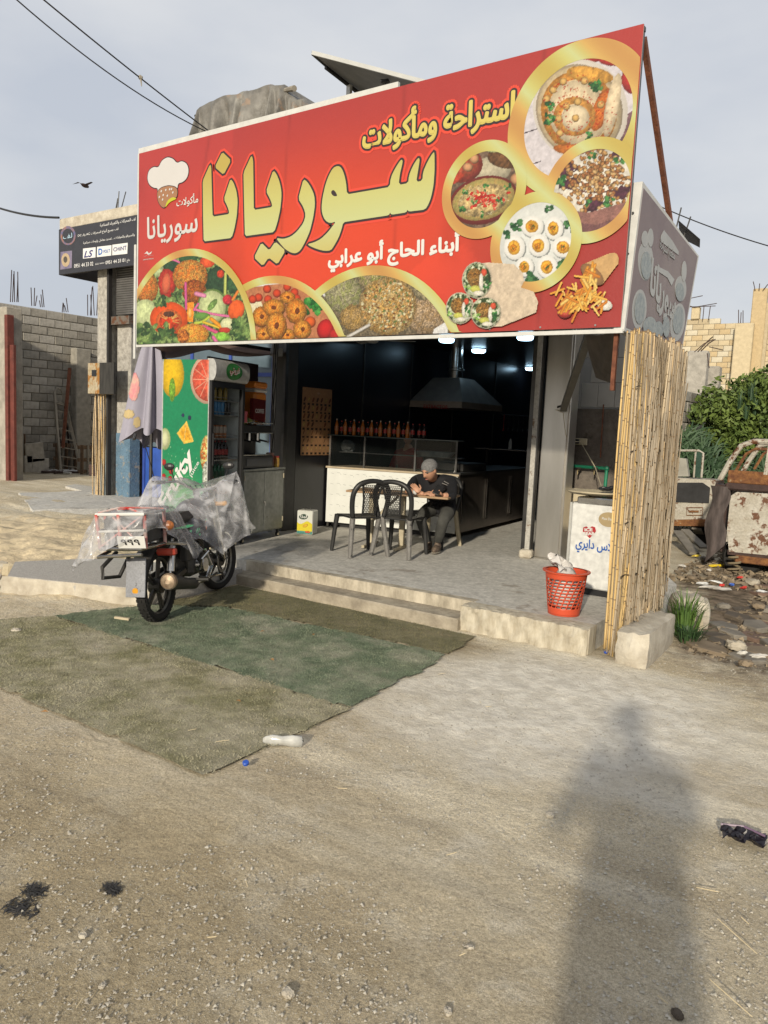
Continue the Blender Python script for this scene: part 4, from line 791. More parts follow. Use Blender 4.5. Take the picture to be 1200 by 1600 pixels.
# ---- drinks fridge: door faces right, printed green side faces the street ----
fz = R(11.5); FO = Vector((-6.31, 5.73, TZ))
def fl(x, y, z): c, s = math.cos(fz), math.sin(fz); return FO+Vector((x*c-y*s, x*s+y*c, z))
fr_ = thing('drinks_fridge', 'tall glass door drinks fridge with green fruit print side beside the plastic covered motorbike', 'fridge', FO, fz)
F = lambda name, mb, m, **k: obj(name, mb, m, fr_, world=False, **k)
F('cabinet', MB().b2((-.62, .0, .08), (-.60, .64, 2.08)).b2((-.60, .0, .08), (-.02, .02, 2.08)).b2((-.60, .62, .08), (-.02, .64, 2.08)).b2((-.60, .02, .08), (-.02, .62, .42)).b2((-.60, .02, 1.86), (-.02, .62, 2.08)), WHITEG)
F('lining', MB().b2((-.598, .022, .42), (-.58, .618, 1.86)).b2((-.58, .6, .42), (-.03, .618, 1.86)), mat('fridge_lining', (.6, .66, .66), .5))
F('door_frame', MB().b2((-.02, .0, .42), (.03, .055, 1.86), .006).b2((-.02, .585, .42), (.03, .64, 1.86), .006).b2((-.02, .055, 1.80), (.03, .585, 1.86)).b2((-.02, .055, .42), (.03, .585, .48)), BLACKM)
F('door_glass', MB().b2((.004, .055, .48), (.010, .585, 1.80)), GLASS)
F('door_handle', MB().b2((.03, .02, .95), (.05, .04, 1.3), .004), BLACKM)
g_ = MB().b2((-.02, .0, .08), (.0, .64, .42)); F('grille_back', g_, BLACKM)
for k in range(8): F('grille_slat', MB().box((.012, .32, .12+k*.036), (.03, .60, .010), None, .002), DSTEEL)
mb = MB()
for k in range(13):
    t = -PI/2+PI*k/12; mb.v += [(.03+.055*math.cos(t), .0, 1.98+.115*math.sin(t)), (.03+.055*math.cos(t), .64, 1.98+.115*math.sin(t))]
mb.f += [(2*k, 2*k+1, 2*k+3, 2*k+2) for k in range(12)]; mb.add([(-.03, .0, 1.865), (-.03, .0, 2.095), (-.03, .64, 1.865), (-.03, .64, 2.095)], []); mb.f += [(0, 2*12, 27, 26), (1, 28, 29, 25), (26, 27, 29, 28), (0, 26, 28, 1), (24, 25, 29, 27)]; mb.f += [tuple(range(0, 26, 2)), tuple(range(1, 26, 2))[::-1]]
F('light_header', mb, WHITEG, smooth=30)
mb = MB(); q = ELP(.32, 1.98, .135, .088)
def hx(z): return .03+.055*math.sqrt(max(0, 1-((z-1.98)/.115)**2))
for nm, e, m_, d in (('header_badge', ELP(.33, 1.98, .155, .092), mat('leaf_green', (.03, .16, .04), .4), .004), ('header_badge', ELP(.33, 1.98, .135, .078), mat('badge_green', (.05, .25, .06), .4, col2=(.02, .11, .03), sc=9), .006)):
    mb = MB(); mb.add([(hx(z)+d, y, z) for y, z in e], [tuple(range(len(e)))]); 
    mb = MB(); rr = [(.33+(y-.33)*t, 1.98+(z-1.98)*t) for t in (.33, .66, 1) for y, z in e]; n_ = len(e); mb.v = [(hx(z)+d, y, z) for y, z in rr]+[(hx(1.98)+d, .33, 1.98)]
    mb.f = [(3*n_, i, (i+1) % n_) for i in range(n_)]+[(i+r*n_, i+(r+1)*n_, (i+1) % n_+(r+1)*n_, (i+1) % n_+r*n_) for r in (0, 1) for i in range(n_)]; F(nm, mb, m_)
for bld, dz, mm in ((.075, .0, mat('red_word', (.5, .03, .03), .4)), (.02, .002, mat('white_word', (.6, .6, .58), .4))): write('header_word', 'فروتي', (hx(1.98)+.008+dz, .235, 1.93), YV, ZV, .19, .10, mm, fr_, bld, world=False)
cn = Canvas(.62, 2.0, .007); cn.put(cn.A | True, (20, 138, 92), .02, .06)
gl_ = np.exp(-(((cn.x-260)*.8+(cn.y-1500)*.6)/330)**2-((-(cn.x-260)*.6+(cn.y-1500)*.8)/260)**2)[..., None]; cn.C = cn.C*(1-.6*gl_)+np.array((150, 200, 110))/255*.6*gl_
cn.ell(130, 170, 155, 240, (232, 190, 20), 0, .06, .1); cn.ell(130, 330, 42, 130, (120, 170, 50), 0, .25, .3); cn.ell(600, 210, 230, 260, (240, 196, 170), 0, .02); cn.ell(600, 210, 200, 228, (228, 92, 66), 0, .12, .3)
for i in range(12): t = i*PI/6; cn.line(600, 210, 600+190*math.cos(t), 210+210*math.sin(t), 4, (245, 180, 150))
cn.ell(280, 600, 20, 22, (40, 50, 90)); cn.ell(370, 625, 24, 24, (34, 44, 80)); cn.poly([(200, 800), (330, 660), (430, 880), (300, 910)], (236, 196, 80), mott=.1); cn.poly([(230, 800), (328, 690), (395, 860), (300, 880)], (232, 168, 40), mott=.2); cn.line(325, 690, 300, 880, 5, (245, 210, 120))
cn.ell(40, 870, 75, 120, (196, 212, 150), 0, .05, .1); cn.ell(40, 870, 50, 90, (222, 226, 180), 0, .05); cn.ell(610, 1010, 90, 210, (226, 130, 60), 0, .3, .4, (196, 190, 120)); cn.ell(610, 1240, 60, 160, (200, 206, 190), 0, .4, .5)
for x, y in ((30, 1130), (90, 1180), (130, 1220), (30, 1290), (120, 1310)): cn.ell(x, y, 32, 38, (188, 42, 36), 0, .04, sh=.5)
cn.ell(600, 1830, 60, 100, (222, 110, 40), 0, .15, .3)
for i in range(60): cn.ell(rnd.uniform(0, 600), rnd.uniform(900, 2000), rnd.uniform(3, 8), rnd.uniform(3, 9), (150, 206, 160))
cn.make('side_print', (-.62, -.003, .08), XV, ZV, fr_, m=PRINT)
F('side_edge', MB().b2((-.625, -.004, .08), (-.612, .0, 2.08)).b2((-.01, -.004, .42), (.0, .0, 2.08)), WHITEG)
write('print_word', 'Fruity', (-.53, -.006, .36), Vector((.52, 0, .85)), Vector((-.85, 0, .52)), .80, .20, P_WHITE, fr_, .035, .25, world=False); write('print_word', 'juice', (-.2, -.006, .80), Vector((.52, 0, .85)), Vector((-.85, 0, .52)), .2, .05, P_WHITE, fr_, .01, world=False)
for y in (.08, .56):
    w_ = F('caster', caster(MB(), -.03, y), BLACKM); obj('caster_hub', MB().cyl((-.012, y, .032), (-.016+.002, y, .032), .014, n=8).cyl((-.01, y, .032), (.004, y, .032), .012, n=8), BEIGE, w_, world=False)
SH_Z = (.50, .76, 1.00, 1.24, 1.50)
for z in SH_Z: F('shelf', MB().b2((-.57, .03, z-.012), (-.04, .60, z)).b2((-.04, .03, z-.012), (-.035, .60, z+.004)).b2((-.04, .03, z+.03), (-.036, .60, z+.036)), mat('wire_shelf', (.4, .4, .38), .4, .5))
def can(h=.15, r=.028): return [(r*.8, 0), (r, .008), (r, h-.014), (r*.82, h), (r*.8, h-.003), (.001, h-.004)]
def bottle(h, r): return [(r*.85, 0), (r, .012), (r, h*.58), (r*.92, h*.66), (r*.42, h*.84), (r*.36, h*.88), (r*.36, h*.94)]
protos = {}
def proto(key, prof, m, capm=None, lab=None):
    e = MB().lathe(prof, n=12); o_me = e.mesh(key); fixn(o_me); o_me.materials.append(m); o_me.polygons.foreach_set('use_smooth', [True]*len(o_me.polygons)); protos[key] = [o_me, None, None]
    h = prof[-1][1]; r = prof[-1][0]
    if capm: c = MB().cyl((0, 0, h), (0, 0, h+.018), r*1.15, n=10).mesh('cap'); c.materials.append(capm); protos[key][1] = c
    if lab: R_ = max(p[0] for p in prof); l_ = MB().lathe([(R_+.0012, prof[2][1]*.45), (R_+.0012, prof[2][1]*.95)], n=12); l_.f = l_.f[:12]; lm = l_.mesh('bottle_label'); lm.materials.append(lab); protos[key][2] = lm
def bmt(n_, c, **k): return mat(n_, c, .18, spread=.15, spec=.6, **k)
proto('drink_can', can(), bmt('can_blue', (.05, .22, .45))); blue_can = protos['drink_can']
def put(key, name, label, cat, group, loc, rz=0):
    p = protos[key]; o = bpy.data.objects.new(name, p[0]); COL.objects.link(o); o.location = loc; o.rotation_euler = (0, 0, rz); tag(o, label, cat, group)
    for me_, nm in ((p[1], 'cap'), (p[2], 'bottle_label')):
        if me_: c = bpy.data.objects.new(nm, me_); COL.objects.link(c); c.parent = o
    return o
RED = mat('cola_label', (.33, .03, .025), .4); CAPR = mat('red_cap', (.30, .03, .025), .4); CAPW = mat('white_cap', (.5, .42, .34), .4)
for key, prof, m_, cp, lb in (('bluecan', can(.155), bmt('can_blue', (.05, .22, .45)), None, None), ('blackcan', can(.15), bmt('can_black', (.02, .02, .025)), None, None), ('orangecan', can(.15), bmt('can_orange', (.38, .16, .07)), None, mat('pale_label', (.42, .36, .30), .4)),
        ('colaS', bottle(.21, .031), bmt('cola', (.018, .010, .008)), CAPR, RED), ('orangeS', bottle(.235, .030), bmt('orange_drink', (.36, .11, .015)), CAPW, mat('orange_label', (.36, .14, .05), .4)), ('greenS', bottle(.20, .031), bmt('green_drink', (.02, .13, .055)), None, mat('green_label', (.02, .09, .04), .4)),
        ('orangeB', bottle(.34, .052), bmt('orange_big', (.50, .14, .03)), CAPR, None), ('orangeM', bottle(.23, .042), bmt('orange_mid', (.50, .22, .03)), mat('orange_cap', (.5, .15, .03), .4), mat('juice_label', (.42, .42, .24), .5, col2=(.10, .18, .06), sc=40)), ('yellowS', bottle(.18, .028), bmt('yellow_drink', (.30, .22, .04)), None, None)):
    proto(key, prof, m_, cp, lb)
ZS = {0: .50, 1: .76, 2: 1.00, 3: 1.24, 4: 1.50}
nth = ('nearest the street', 'second from the street', 'third from the street', 'fourth from the street', 'fifth from the street', 'sixth from the street', 'seventh from the street')
def row(key, name, what, where, cat, n_, shelf, group, y0=.09, dy=.062, x=-.075):
    for i in range(n_): put(key, name, '%s, %s on the fridge %s' % (what, nth[i], where), cat, group, fl(x, y0+i*dy, ZS[shelf]), fz)
for i in range(4): put('yellowS', 'drink_bottle', ('small yellow drink bottle, %s on the top shelf of the fridge' % nth[i]), 'bottle', 'yellow drinks in the fridge', fl(-.08, .10+i*.10, ZS[4]))
row('bluecan', 'drink_can', 'blue can', 'upper shelf', 'can', 5, 3, 'blue cans in the fridge'); 
for i in range(2): put('blackcan', 'drink_can', ('black can beside the blue cans, %s one in the fridge' % ('left', 'right')[i]), 'can', 'black cans in the fridge', fl(-.075, .40+i*.062, ZS[3]))
row('orangecan', 'drink_can', 'orange can', 'middle shelf', 'can', 5, 2, 'orange cans in the fridge', dy=.075)
row('colaS', 'cola_bottle', 'cola bottle with red cap', 'lower middle shelf', 'bottle', 6, 1, 'cola bottles in the fridge', dy=.066)
protos['greenS'][0]; 
for i in range(5): put('greenS', 'green_bottle', 'small green bottle lying low, %s in the fridge' % nth[i], 'bottle', 'green bottles in the fridge', fl(-.08, .09+i*.07, .515+.0))
SH5 = .44
for o_, k_ in ((put('orangeB', 'juice_bottle', 'large orange drink bottle at the bottom of the glass door fridge', 'bottle', None, fl(-.07, .17, .43)), 0), (put('orangeM', 'juice_bottle', 'orange juice bottle left of two at the fridge bottom', 'bottle', 'small juice bottles in the fridge', fl(-.07, .30, .43)), 1), (put('orangeM', 'juice_bottle', 'orange juice bottle furthest right at the fridge bottom', 'bottle', 'small juice bottles in the fridge', fl(-.07, .41, .43)), 1)): pass
# lift the green row onto its own shelf
for o_ in [o for o in bpy.data.objects if o.name.startswith('green_bottle')]: o_.location.z = TZ+.765
for o_ in [o for o in bpy.data.objects if o.name.startswith('cola_bottle')]: o_.location.z = TZ+1.005
for o_ in [o for o in bpy.data.objects if o.name.startswith('drink_can') and 'orange' in o['label']]: o_.location.z = TZ+1.243
for o_ in [o for o in bpy.data.objects if o.name.startswith('drink_can') and 'orange' not in o['label']]: o_.location.z = TZ+1.50
for o_ in [o for o in bpy.data.objects if o.name.startswith('drink_bottle')]: o_.location.z = TZ+1.66
for c_ in fr_.children:
    if c_.name.startswith('shelf'): c_.location.z = 0
zs_new = (.765, 1.005, 1.243, 1.50, 1.66)
for c_, z0, z1 in zip([c for c in fr_.children if c.name.startswith('shelf')], SH_Z, zs_new): c_.location.z = z1-z0
for o_ in [o for o in bpy.data.objects if o.name.startswith('juice_bottle')]: o_.location.z = TZ+.485
# ---- cabinet behind the fridge with coffee things on it ----
CO = fl(-.02, .70, 0)
cab = thing('metal_cabinet', 'grey two door metal cabinet on casters right of the drinks fridge', 'cabinet', CO, fz)
G = lambda name, mb, m, par=cab, **k: obj(name, mb, m, par, world=False, **k)
G('body', MB().b2((-.55, 0, .10), (0, .92, .86), .005).b2((-.57, -.01, .86), (.02, .94, .885), .004), GREYM)
for y0, y1 in ((.012, .455), (.465, .908)):
    d_ = G('door', MB().b2((.0, y0, .12), (.014, y1, .85), .003), GREYM)
    for z in (.2, .75): obj('hinge', MB().b2((.014, y0 if y0 < .1 else y1-.012, z), (.022, y0+.012 if y0 < .1 else y1, z+.06)), BEIGE, d_, world=False)
G('latch', MB().b2((.014, .44, .46), (.03, .48, .49), .003).cyl((.03, .46, .47), (.03, .46, .43), .006, n=6), CHROME)
for y in (.06, .86): w_ = G('caster', caster(MB(), -.03, y, .0).b2((-.045, y-.01, .03), (-.015, y+.01, .10)), BLACKM); obj('caster_hub', MB().cyl((-.016, y, .032), (-.010, y, .032), .018, n=8), BEIGE, w_, world=False)
def cl_(x, y, z): c, s = math.cos(fz), math.sin(fz); return CO+Vector((x*c-y*s, x*s+y*c, z))
cm = thing('coffee_machine', 'black coffee machine with chrome rails on the grey metal cabinet', 'coffee machine', cl_(0, 0, .886), fz)
C_ = lambda name, mb, m, **k: obj(name, mb, m, cm, world=False, **k)
C_('base', MB().b2((-.5, .05, 0), (-.02, .70, .15), .01), BLACKM); C_('body', MB().b2((-.5, .05, .15), (-.28, .70, .42), .01), BLACKM); C_('top', MB().b2((-.5, .04, .42), (-.06, .71, .52), .012), DSTEEL)
C_('rail', MB().tube([(-.05, .04, .545), (-.05, .71, .545)], .006, 6).tube([(-.05, .04, .43), (-.05, .71, .43)], .005, 6), CHROME)
for y in (.16, .34, .52): gh_ = C_('group_head', MB().cyl((-.15, y, .42), (-.15, y, .33), .032, n=10), CHROME); obj('filter_handle', MB().bar((-.12, y, .34), (.01, y, .32), .02, .02), BLACKM, gh_, world=False)
C_('drip_tray', MB().b2((-.26, .07, .15), (-.04, .68, .165)), CHROME); C_('label_plate', MB().b2((-.02, .10, .03), (-.015, .66, .12)), mat('navy_panel', (.03, .035, .05), .3), label='dark front plate')
for i in range(5):
    o = obj('glass_cup', MB().lathe([(.022, 0), (.028, .07), (.025, .07), (.02, .01)], n=10), mat('cup_glass', (.5, .5, .48), .1, alpha=.5)); o.location = cl_(-.12-(i % 2)*.1, .1+i*.13, 1.41); tag(o, 'small glass cup on top of the coffee machine, %s' % nth[i], 'cup', 'glass cups on the coffee machine')
pc = obj('paper_cups', MB().lathe([(.03, 0), (.026, .10)], n=12).lathe([(.034, .09), (.03, .13)], n=12), mat('pink_plastic', (.5, .09, .10), .4)); pc.location = cl_(-.03, .06, 1.43); tag(pc, 'pink plastic cup stack at the street end of the coffee machine', 'cup')
jg = thing('water_jug', 'orange insulated water jug with white band behind the coffee machine', 'jug', cl_(-.30, .62, 1.41), fz)
obj('jug_body', MB().box((0, 0, .20), (.26, .27, .40), None, .03), mat('orange_plastic', (.75, .24, .03), .4, spread=.12), jg, world=False); obj('band', MB().box((0, 0, .42), (.275, .285, .05), None, .02), P_WHITE, jg, world=False); obj('lid', MB().box((0, 0, .485), (.27, .28, .08), None, .02), MC['orange_plastic'], jg, world=False)
cp = thing('coffee_pack', 'dark red foil coffee pack standing on the coffee machine', 'packet', cl_(-.09, .38, 1.41), fz)
obj('pouch', MB().prism([(-.12, .06), (.13, .03), (.14, .30), (-.13, .31)], (0, 0, 0), (0, 1, 0), (0, 0, 1), (1, 0, 0), .05), mat('dark_red_foil', (.10, .012, .012), .3, spread=.3), cp, world=False); write('pack_word', 'COFFEE', (.052, -.09, .14), YV, ZV, .19, .05, P_WHITE, cp, .02, world=False)
sk = obj('snack_pack', MB().ell((0, 0, .04), (.08, .14, .05), 8, 6, jit=.15), mat('yellow_pack', (.34, .28, .08), .4, col2=(.06, .16, .05), sc=18)); sk.location = cl_(-.14, .17, 1.41); tag(sk, 'crumpled yellow and green snack packet left of the coffee pack', 'packet')
jr = thing('spice_jar', 'small jar with red and yellow layers at the far end of the cabinet', 'jar', cl_(-.06, .84, .886), fz); obj('glass', MB().lathe([(.035, 0), (.04, .02), (.04, .11), (.032, .12)], n=12), mat('jar_mix', (.36, .26, .05), .2, col2=(.20, .06, .03), sc=14), jr, world=False); obj('lid', MB().cyl((0, 0, .12), (0, 0, .14), .036, n=12), MC['red_cap'], jr, world=False)
jr2 = obj('red_packet', MB().box((0, 0, .09), (.10, .05, .18), .3, .01), mat('red_pack', (.35, .05, .03), .4, col2=(.30, .26, .22), sc=9)); jr2.location = cl_(-.12, .78, .887); tag(jr2, 'red and white packet standing behind the spice jar', 'packet')
hb = thing('coffee_hoarding', 'brown printed backboard with dim coffee cup pictures above the cabinet', 'board', cl_(-.5, -.05, 1.2), fz)
cn = Canvas(1.05, .98, .01); cn.put(cn.A | True, (58, 30, 28), .05, .3, (44, 24, 24)); cn.ell(120, 250, 110, 190, (110, 62, 60)); cn.ell(150, 620, 150, 240, (128, 74, 72)); cn.ell(150, 620, 70, 110, (90, 40, 44)); cn.ell(620, 380, 170, 190, (84, 56, 52)); cn.ell(620, 380, 130, 150, (36, 22, 22)); cn.line(560, 300, 690, 440, 10, (100, 84, 76))
cn.make('board_print', (.03, .0, .0), YV, ZV, hb); obj('board', MB().b2((0, 0, 0), (.025, 1.05, .98)), DSTEEL, hb, world=False)
# ---- oil tin ----
ot = thing('oil_tin', 'white and yellow square cooking oil tin on the terrace by the cabinet', 'tin', (-6.57, 7.72, TZ), .35)
obj('tin_body', MB().box((0, 0, .16), (.22, .20, .32), None, .012), mat('tin_white', (.46, .46, .42), .4, spread=.1), ot, world=False)
cn = Canvas(.21, .30, .004); cn.put(cn.A | True, (226, 228, 220), .02); wv_ = 150+20*np.sin(cn.x/30); cn.put(cn.y > wv_, (232, 214, 40), .04); cn.put(cn.y > 262, (80, 150, 140), .2); cn.ell(115, 190, 40, 22, (240, 190, 50), -.4); cn.ell(150, 272, 40, 16, (210, 90, 50), 0, .3); cn.ell(85, 75, 62, 36, (24, 60, 40), -.1, 0, sh=0)
cn.make('tin_print', (-.105, -.102, .01), XV, ZV, ot); write('tin_word', 'ليزا', (-.062, -.104, .215), XV, ZV, .09, .05, P_WHITE, ot, .03, world=False)
obj('handle', MB().tube([(-.04, 0, .32), (-.03, 0, .345), (.03, 0, .345), (.04, 0, .32)], .005, 5), DSTEEL, ot, world=False)
# ---- pipes and cables on the left pillar ----
pp = thing('drain_pipe', 'white plastic pipe standing in front of the left shop pillar', 'pipe', (-7.02, 7.5, TZ)); obj('pipe', MB().cyl((-6.99, 7.45, TZ), (-6.99, 7.45, 3.0), .03, n=10), mat('pvc', (.34, .34, .33), .5, spread=.3), pp); obj('collar', MB().cyl((-6.99, 7.45, 2.55), (-6.99, 7.45, 2.72), .045, n=10).b2((-7.05, 7.43, 2.5), (-6.9, 7.5, 2.6)), MC['pvc'], pp)
for k in range(4):
    pts = [(-6.94+.03*math.sin(z*3+k*2), 7.42-.01*k, z) for z in np.linspace(.8, 2.9, 16)]; tag(obj('electric_cable', MB().tube(pts, .005, 5), BLACKM), 'black electric cable wandering down beside the white drain pipe', 'cable', 'cables on the left pillar')
# ---- wall menu ----
mn = thing('menu_board', 'tan menu board with rows of small food pictures on the black left wall', 'menu board', (-6.925, 7.93, 1.22)); cn = Canvas(.63, .92, .006); cn.put(cn.A | True, (176, 132, 92), .02, .08); cn.ell(340, 70, 40, 18, (200, 160, 130))
for r_ in range(7):
    for c_ in range(7):
        x = 45+c_*90; y = 175+r_*112
        if not (r_ in (3, 5) and c_ > 2 and c_ != 5): cn.ell(x+6, y-14, 18 if r_ < 4 else 7, 38, ((92, 48, 34), (70, 36, 30), (120, 60, 30), (190, 160, 90))[(r_+c_*3) % 4 if r_ < 6 else 3], .5, .1, .3)
        m_ = (abs(cn.x-x) < 24) & (abs(cn.y-y-48) < 13); cn.put(m_, (38, 26, 24), .05)
cn.make('menu_print', (.012, 0, 0), YV, ZV, mn); obj('board', MB().b2((0, 0, 0), (.01, .63, .92)), DSTEEL, mn, world=False)
# ---- white counter with glass case ----
cz = math.atan2(.45, 1.85); WO = Vector((-6.9, 8.5, TZ)); wl_ = lambda x, y, z: WO+Vector((x*math.cos(cz)-y*math.sin(cz), x*math.sin(cz)+y*math.cos(cz), z))
wc = thing('serving_counter', 'white tiled front serving counter with a glass case standing on top', 'counter', WO, cz); Wc = lambda n_, mb, m, **k: obj(n_, mb, m, wc, world=False, **k)
Wc('front_panel', MB().b2((0, 0, .07), (1.92, .03, .84), .003), mat('counter_front', (.62, .63, .60), .35, col2=(.54, .55, .52), sc=3))
Wc('body', MB().b2((.01, .03, .07), (1.91, .62, .84)), DARKW); Wc('worktop', MB().b2((-.02, -.015, .84), (1.94, .64, .868), .004), mat('worktop_edge', (.44, .36, .25), .5, spread=.3, sc=5)); Wc('leg', MB().b2((.02, .0, 0), (.05, .03, .07)), CHROME); Wc('plinth', MB().b2((.05, .1, 0), (1.85, .5, .07)), BLACKM)
mb = MB()
for r_ in range(5):
    for k in range(19):
        x = .06+k*.098; z = .17+r_*.15+.012*math.sin(k*1.7); mb.add([(x, -.002, z), (x+.045, -.002, z-.006), (x+.045, -.002, z-.002), (x, -.002, z+.003)], [(0, 1, 2, 3)])
        if k % 2: mb.add([(x+.05, -.002, z-.012), (x+.06, -.002, z-.03), (x+.063, -.002, z-.03), (x+.054, -.002, z-.012)], [(0, 1, 2, 3)])
Wc('fleck_pattern', mb, mat('fleck_grey', (.20, .21, .22), .5), kind='stuff', fix=False)
for x in (.02, .55, 1.3, 1.88): Wc('case_post', MB().b2((x-.012, .02, .868), (x+.012, .045, 1.30)), CHROME if x < 1 else DSTEEL)
Wc('case_glass', MB().b2((.03, .03, .87), (1.88, .036, 1.29)), GLASS); Wc('case_top', MB().b2((-.03, .0, 1.30), (1.9, .30, 1.315)), mat('green_glass_edge', (.07, .09, .085), .2))
Wc('case_shelf', MB().b2((.03, .3, 1.06), (1.88, .5, 1.07)), DSTEEL)
for k in range(20):
    key = 'orangeS' if k % 2 == 0 and k < 18 else 'colaS'; x = .10+k*.0665+(.03 if k > 17 else 0); y = .05 if key == 'orangeS' else .075
    o = put(key, 'soda_bottle', '%s %s bottle from the left on top of the glass case' % (('first', 'second', 'third', 'fourth', 'fifth', 'sixth', 'seventh', 'eighth', 'ninth', 'tenth', 'last')[k//2 if k < 18 else k-9], 'orange soda' if key == 'orangeS' else 'dark cola'), 'bottle', 'soda bottles lined up on the glass case', wl_(x, y, 1.316), rnd.random()*6); o.scale = (.92, .92, .92)
pl_ = obj('plastic_tray', MB().lathe([(.16, 0), (.20, .07), (.19, .07), (.15, .01)], n=16, sx=1.6), mat('pale_blue_tray', (.20, .26, .28), .4)); pl_.location = wl_(1.45, .42, 1.071); tag(pl_, 'pale blue plastic tray inside the glass case right side', 'tray')
pl_ = obj('cloth_bundle', MB().ell((0, 0, .08), (.12, .1, .09), 10, 8, jit=.2), mat('grey_cloth', (.14, .15, .15), .8)); pl_.location = wl_(.12, .40, 1.071); tag(pl_, 'grey cloth bundle at the left end of the glass case', 'cloth')
# dark steel counter running inwards
sc2 = thing('steel_counter', 'dark steel cabinet counter running into the shop right of the seated man', 'counter', (-5.05, 9.0, TZ), 0); Q = lambda n_, mb, m, **k: obj(n_, mb, m, sc2, **k)
Q('body', MB().prism([(-5.02, 8.98), (-5.36, 12.2), (-6.0, 12.2), (-5.7, 8.98)], (0, 0, TZ+.07), (1, 0, 0), (0, 1, 0), (0, 0, 1), .79), mat('brown_steel', (.16, .135, .115), .3, .8, spread=.4, sc=2)); Q('worktop', MB().prism([(-4.99, 8.95), (-5.34, 12.2), (-6.0, 12.2), (-5.7, 8.95)], (0, 0, TZ+.86), (1, 0, 0), (0, 1, 0), (0, 0, 1), .03), DSTEEL)
for t in (.02, .30, .62): x0, y0 = -5.015-.34*t+.008, 8.98+3.22*t; Q('door_handle', MB().bar((x0, y0+.03, TZ+.2), (x0, y0+.03, TZ+.78), .02, .012, (1, 0, 0)), CHROME)
tag(obj('griddle', MB().b2((-5.6, 9.2, 1.091), (-5.1, 9.9, 1.2), .01), DSTEEL), 'black griddle on the dark steel counter', 'griddle'); tag(obj('salt_shaker', MB().cyl((-5.15, 9.08, 1.091), (-5.15, 9.08, 1.17), .02, n=8).ell((-5.15, 9.08, 1.17), .02, 8, 4), CHROME), 'small chrome shaker at the front corner of the steel counter', 'shaker')
wd = thing('wall_shelf', 'narrow steel shelf across the dark back of the shop', 'shelf', (-5.8, 13, 1.35)); obj('board', MB().b2((-6.6, 12.3, 1.34), (-5.0, 12.6, 1.36)), CHROME, wd); obj('bracket', MB().b2((-6.5, 12.55, 1.1), (-6.46, 12.6, 1.34)), DSTEEL, wd); tag(obj('white_bottle', MB().lathe(bottle(.2, .03), (-5.95, 12.4, 1.361), 10), P_WHITE), 'white squeezy bottle on the narrow steel back shelf', 'bottle')
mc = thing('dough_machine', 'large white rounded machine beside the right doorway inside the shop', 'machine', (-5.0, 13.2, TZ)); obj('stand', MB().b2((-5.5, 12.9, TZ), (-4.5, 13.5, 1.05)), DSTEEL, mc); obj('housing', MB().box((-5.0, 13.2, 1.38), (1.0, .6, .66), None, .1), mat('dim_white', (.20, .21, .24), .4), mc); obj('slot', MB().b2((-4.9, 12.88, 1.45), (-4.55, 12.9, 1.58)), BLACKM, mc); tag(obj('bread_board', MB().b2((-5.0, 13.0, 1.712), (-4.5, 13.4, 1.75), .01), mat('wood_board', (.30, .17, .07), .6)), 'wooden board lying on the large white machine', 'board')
ul = thing('utensil_rail', 'rail of hanging dark ladles on the back wall', 'rail', (-5.9, 12.8, 1.9)); obj('rail', MB().tube([(-6.3, 12.7, 1.98), (-5.0, 12.9, 1.92)], .008, 5), DSTEEL, ul)
for k in range(14): obj('ladle', MB().cyl((-6.25+k*.09, 12.7+k*.014, 1.97), (-6.25+k*.09, 12.7+k*.014, 1.72), .006, n=5).ell((-6.25+k*.09, 12.7+k*.014, 1.70), .025, 6, 4), DSTEEL if k else RED, ul, fix=False)
# extractor hood, duct, lamps, fan
hd = thing('extractor_hood', 'steel extractor hood with a chrome duct over the cooking area', 'hood', (-6.4, 11, 2.0)); 
hv = [(-6.92, 10.6, 2.10), (-5.95, 10.6, 2.10), (-5.95, 12.0, 2.10), (-6.92, 12.0, 2.10), (-6.75, 11.0, 2.50), (-6.25, 11.0, 2.50), (-6.25, 11.5, 2.50), (-6.75, 11.5, 2.50)]
obj('canopy', MB().add(hv, [(0, 1, 5, 4), (1, 2, 6, 5), (2, 3, 7, 6), (3, 0, 4, 7), (4, 5, 6, 7)]), mat('hood_steel', (.34, .32, .30), .4, .6), hd); obj('rim', MB().b2((-6.92, 10.59, 2.0), (-5.95, 12.0, 2.10)), mat('hood_rim', (.30, .24, .19), .4, .4), hd); obj('duct', MB().lathe([(.12, 2.5), (.12, 2.62), (.14, 2.63), (.14, 2.66), (.12, 2.67), (.12, 3.05)], (-6.45, 11.2, 0), 20), CHROME, hd, smooth=30)
wr(hd, 'hood_label', 'EXTRACTOR', 662, 638, 700, 633, 1, 10.585, RED, .02)
LAMP = mat('lamp_diffuser', (.5, .6, .7), .5, emit=((.50, .78, 1.0), 6))
for (x, y), w_ in zip(((-5.92, 9.97), (-4.66, 9.97), (-6.14, 11.39), (-6.0, 13.2)), ('front left of the four', 'front right, nearest the steel pillar', 'middle one behind the front pair', 'furthest back in the shop')):
    t = thing('ceiling_lamp', 'round bluish led panel glowing in the dark ceiling, '+w_, 'ceiling lamp', (x, y, 2.985), 0, 'round ceiling lamps'); obj('rim', MB().lathe([(.125, .02), (.125, 0), (.115, 0), (.115, .02)], n=24, cap=False), P_WHITE, t, world=False); obj('diffuser', MB().lathe([(.001, -.055), (.09, -.05), (.112, -.03), (.114, .015)], n=24), LAMP, t, world=False)
bpy.data.objects['ceiling_lamp.003'].location = (-6.70, 14.7, 2.985)
fn = thing('ceiling_fan', 'ceiling fan with pale blades just under the banner edge', 'fan', (-6.5, 8.9, 2.86)); obj('hub', MB().lathe([(.06, -.04), (.09, -.02), (.09, .04), (.03, .06)], n=16), P_WHITE, fn, world=False); obj('rod', MB().cyl((0, 0, .05), (0, 0, .19), .012, n=8), P_WHITE, fn, world=False)
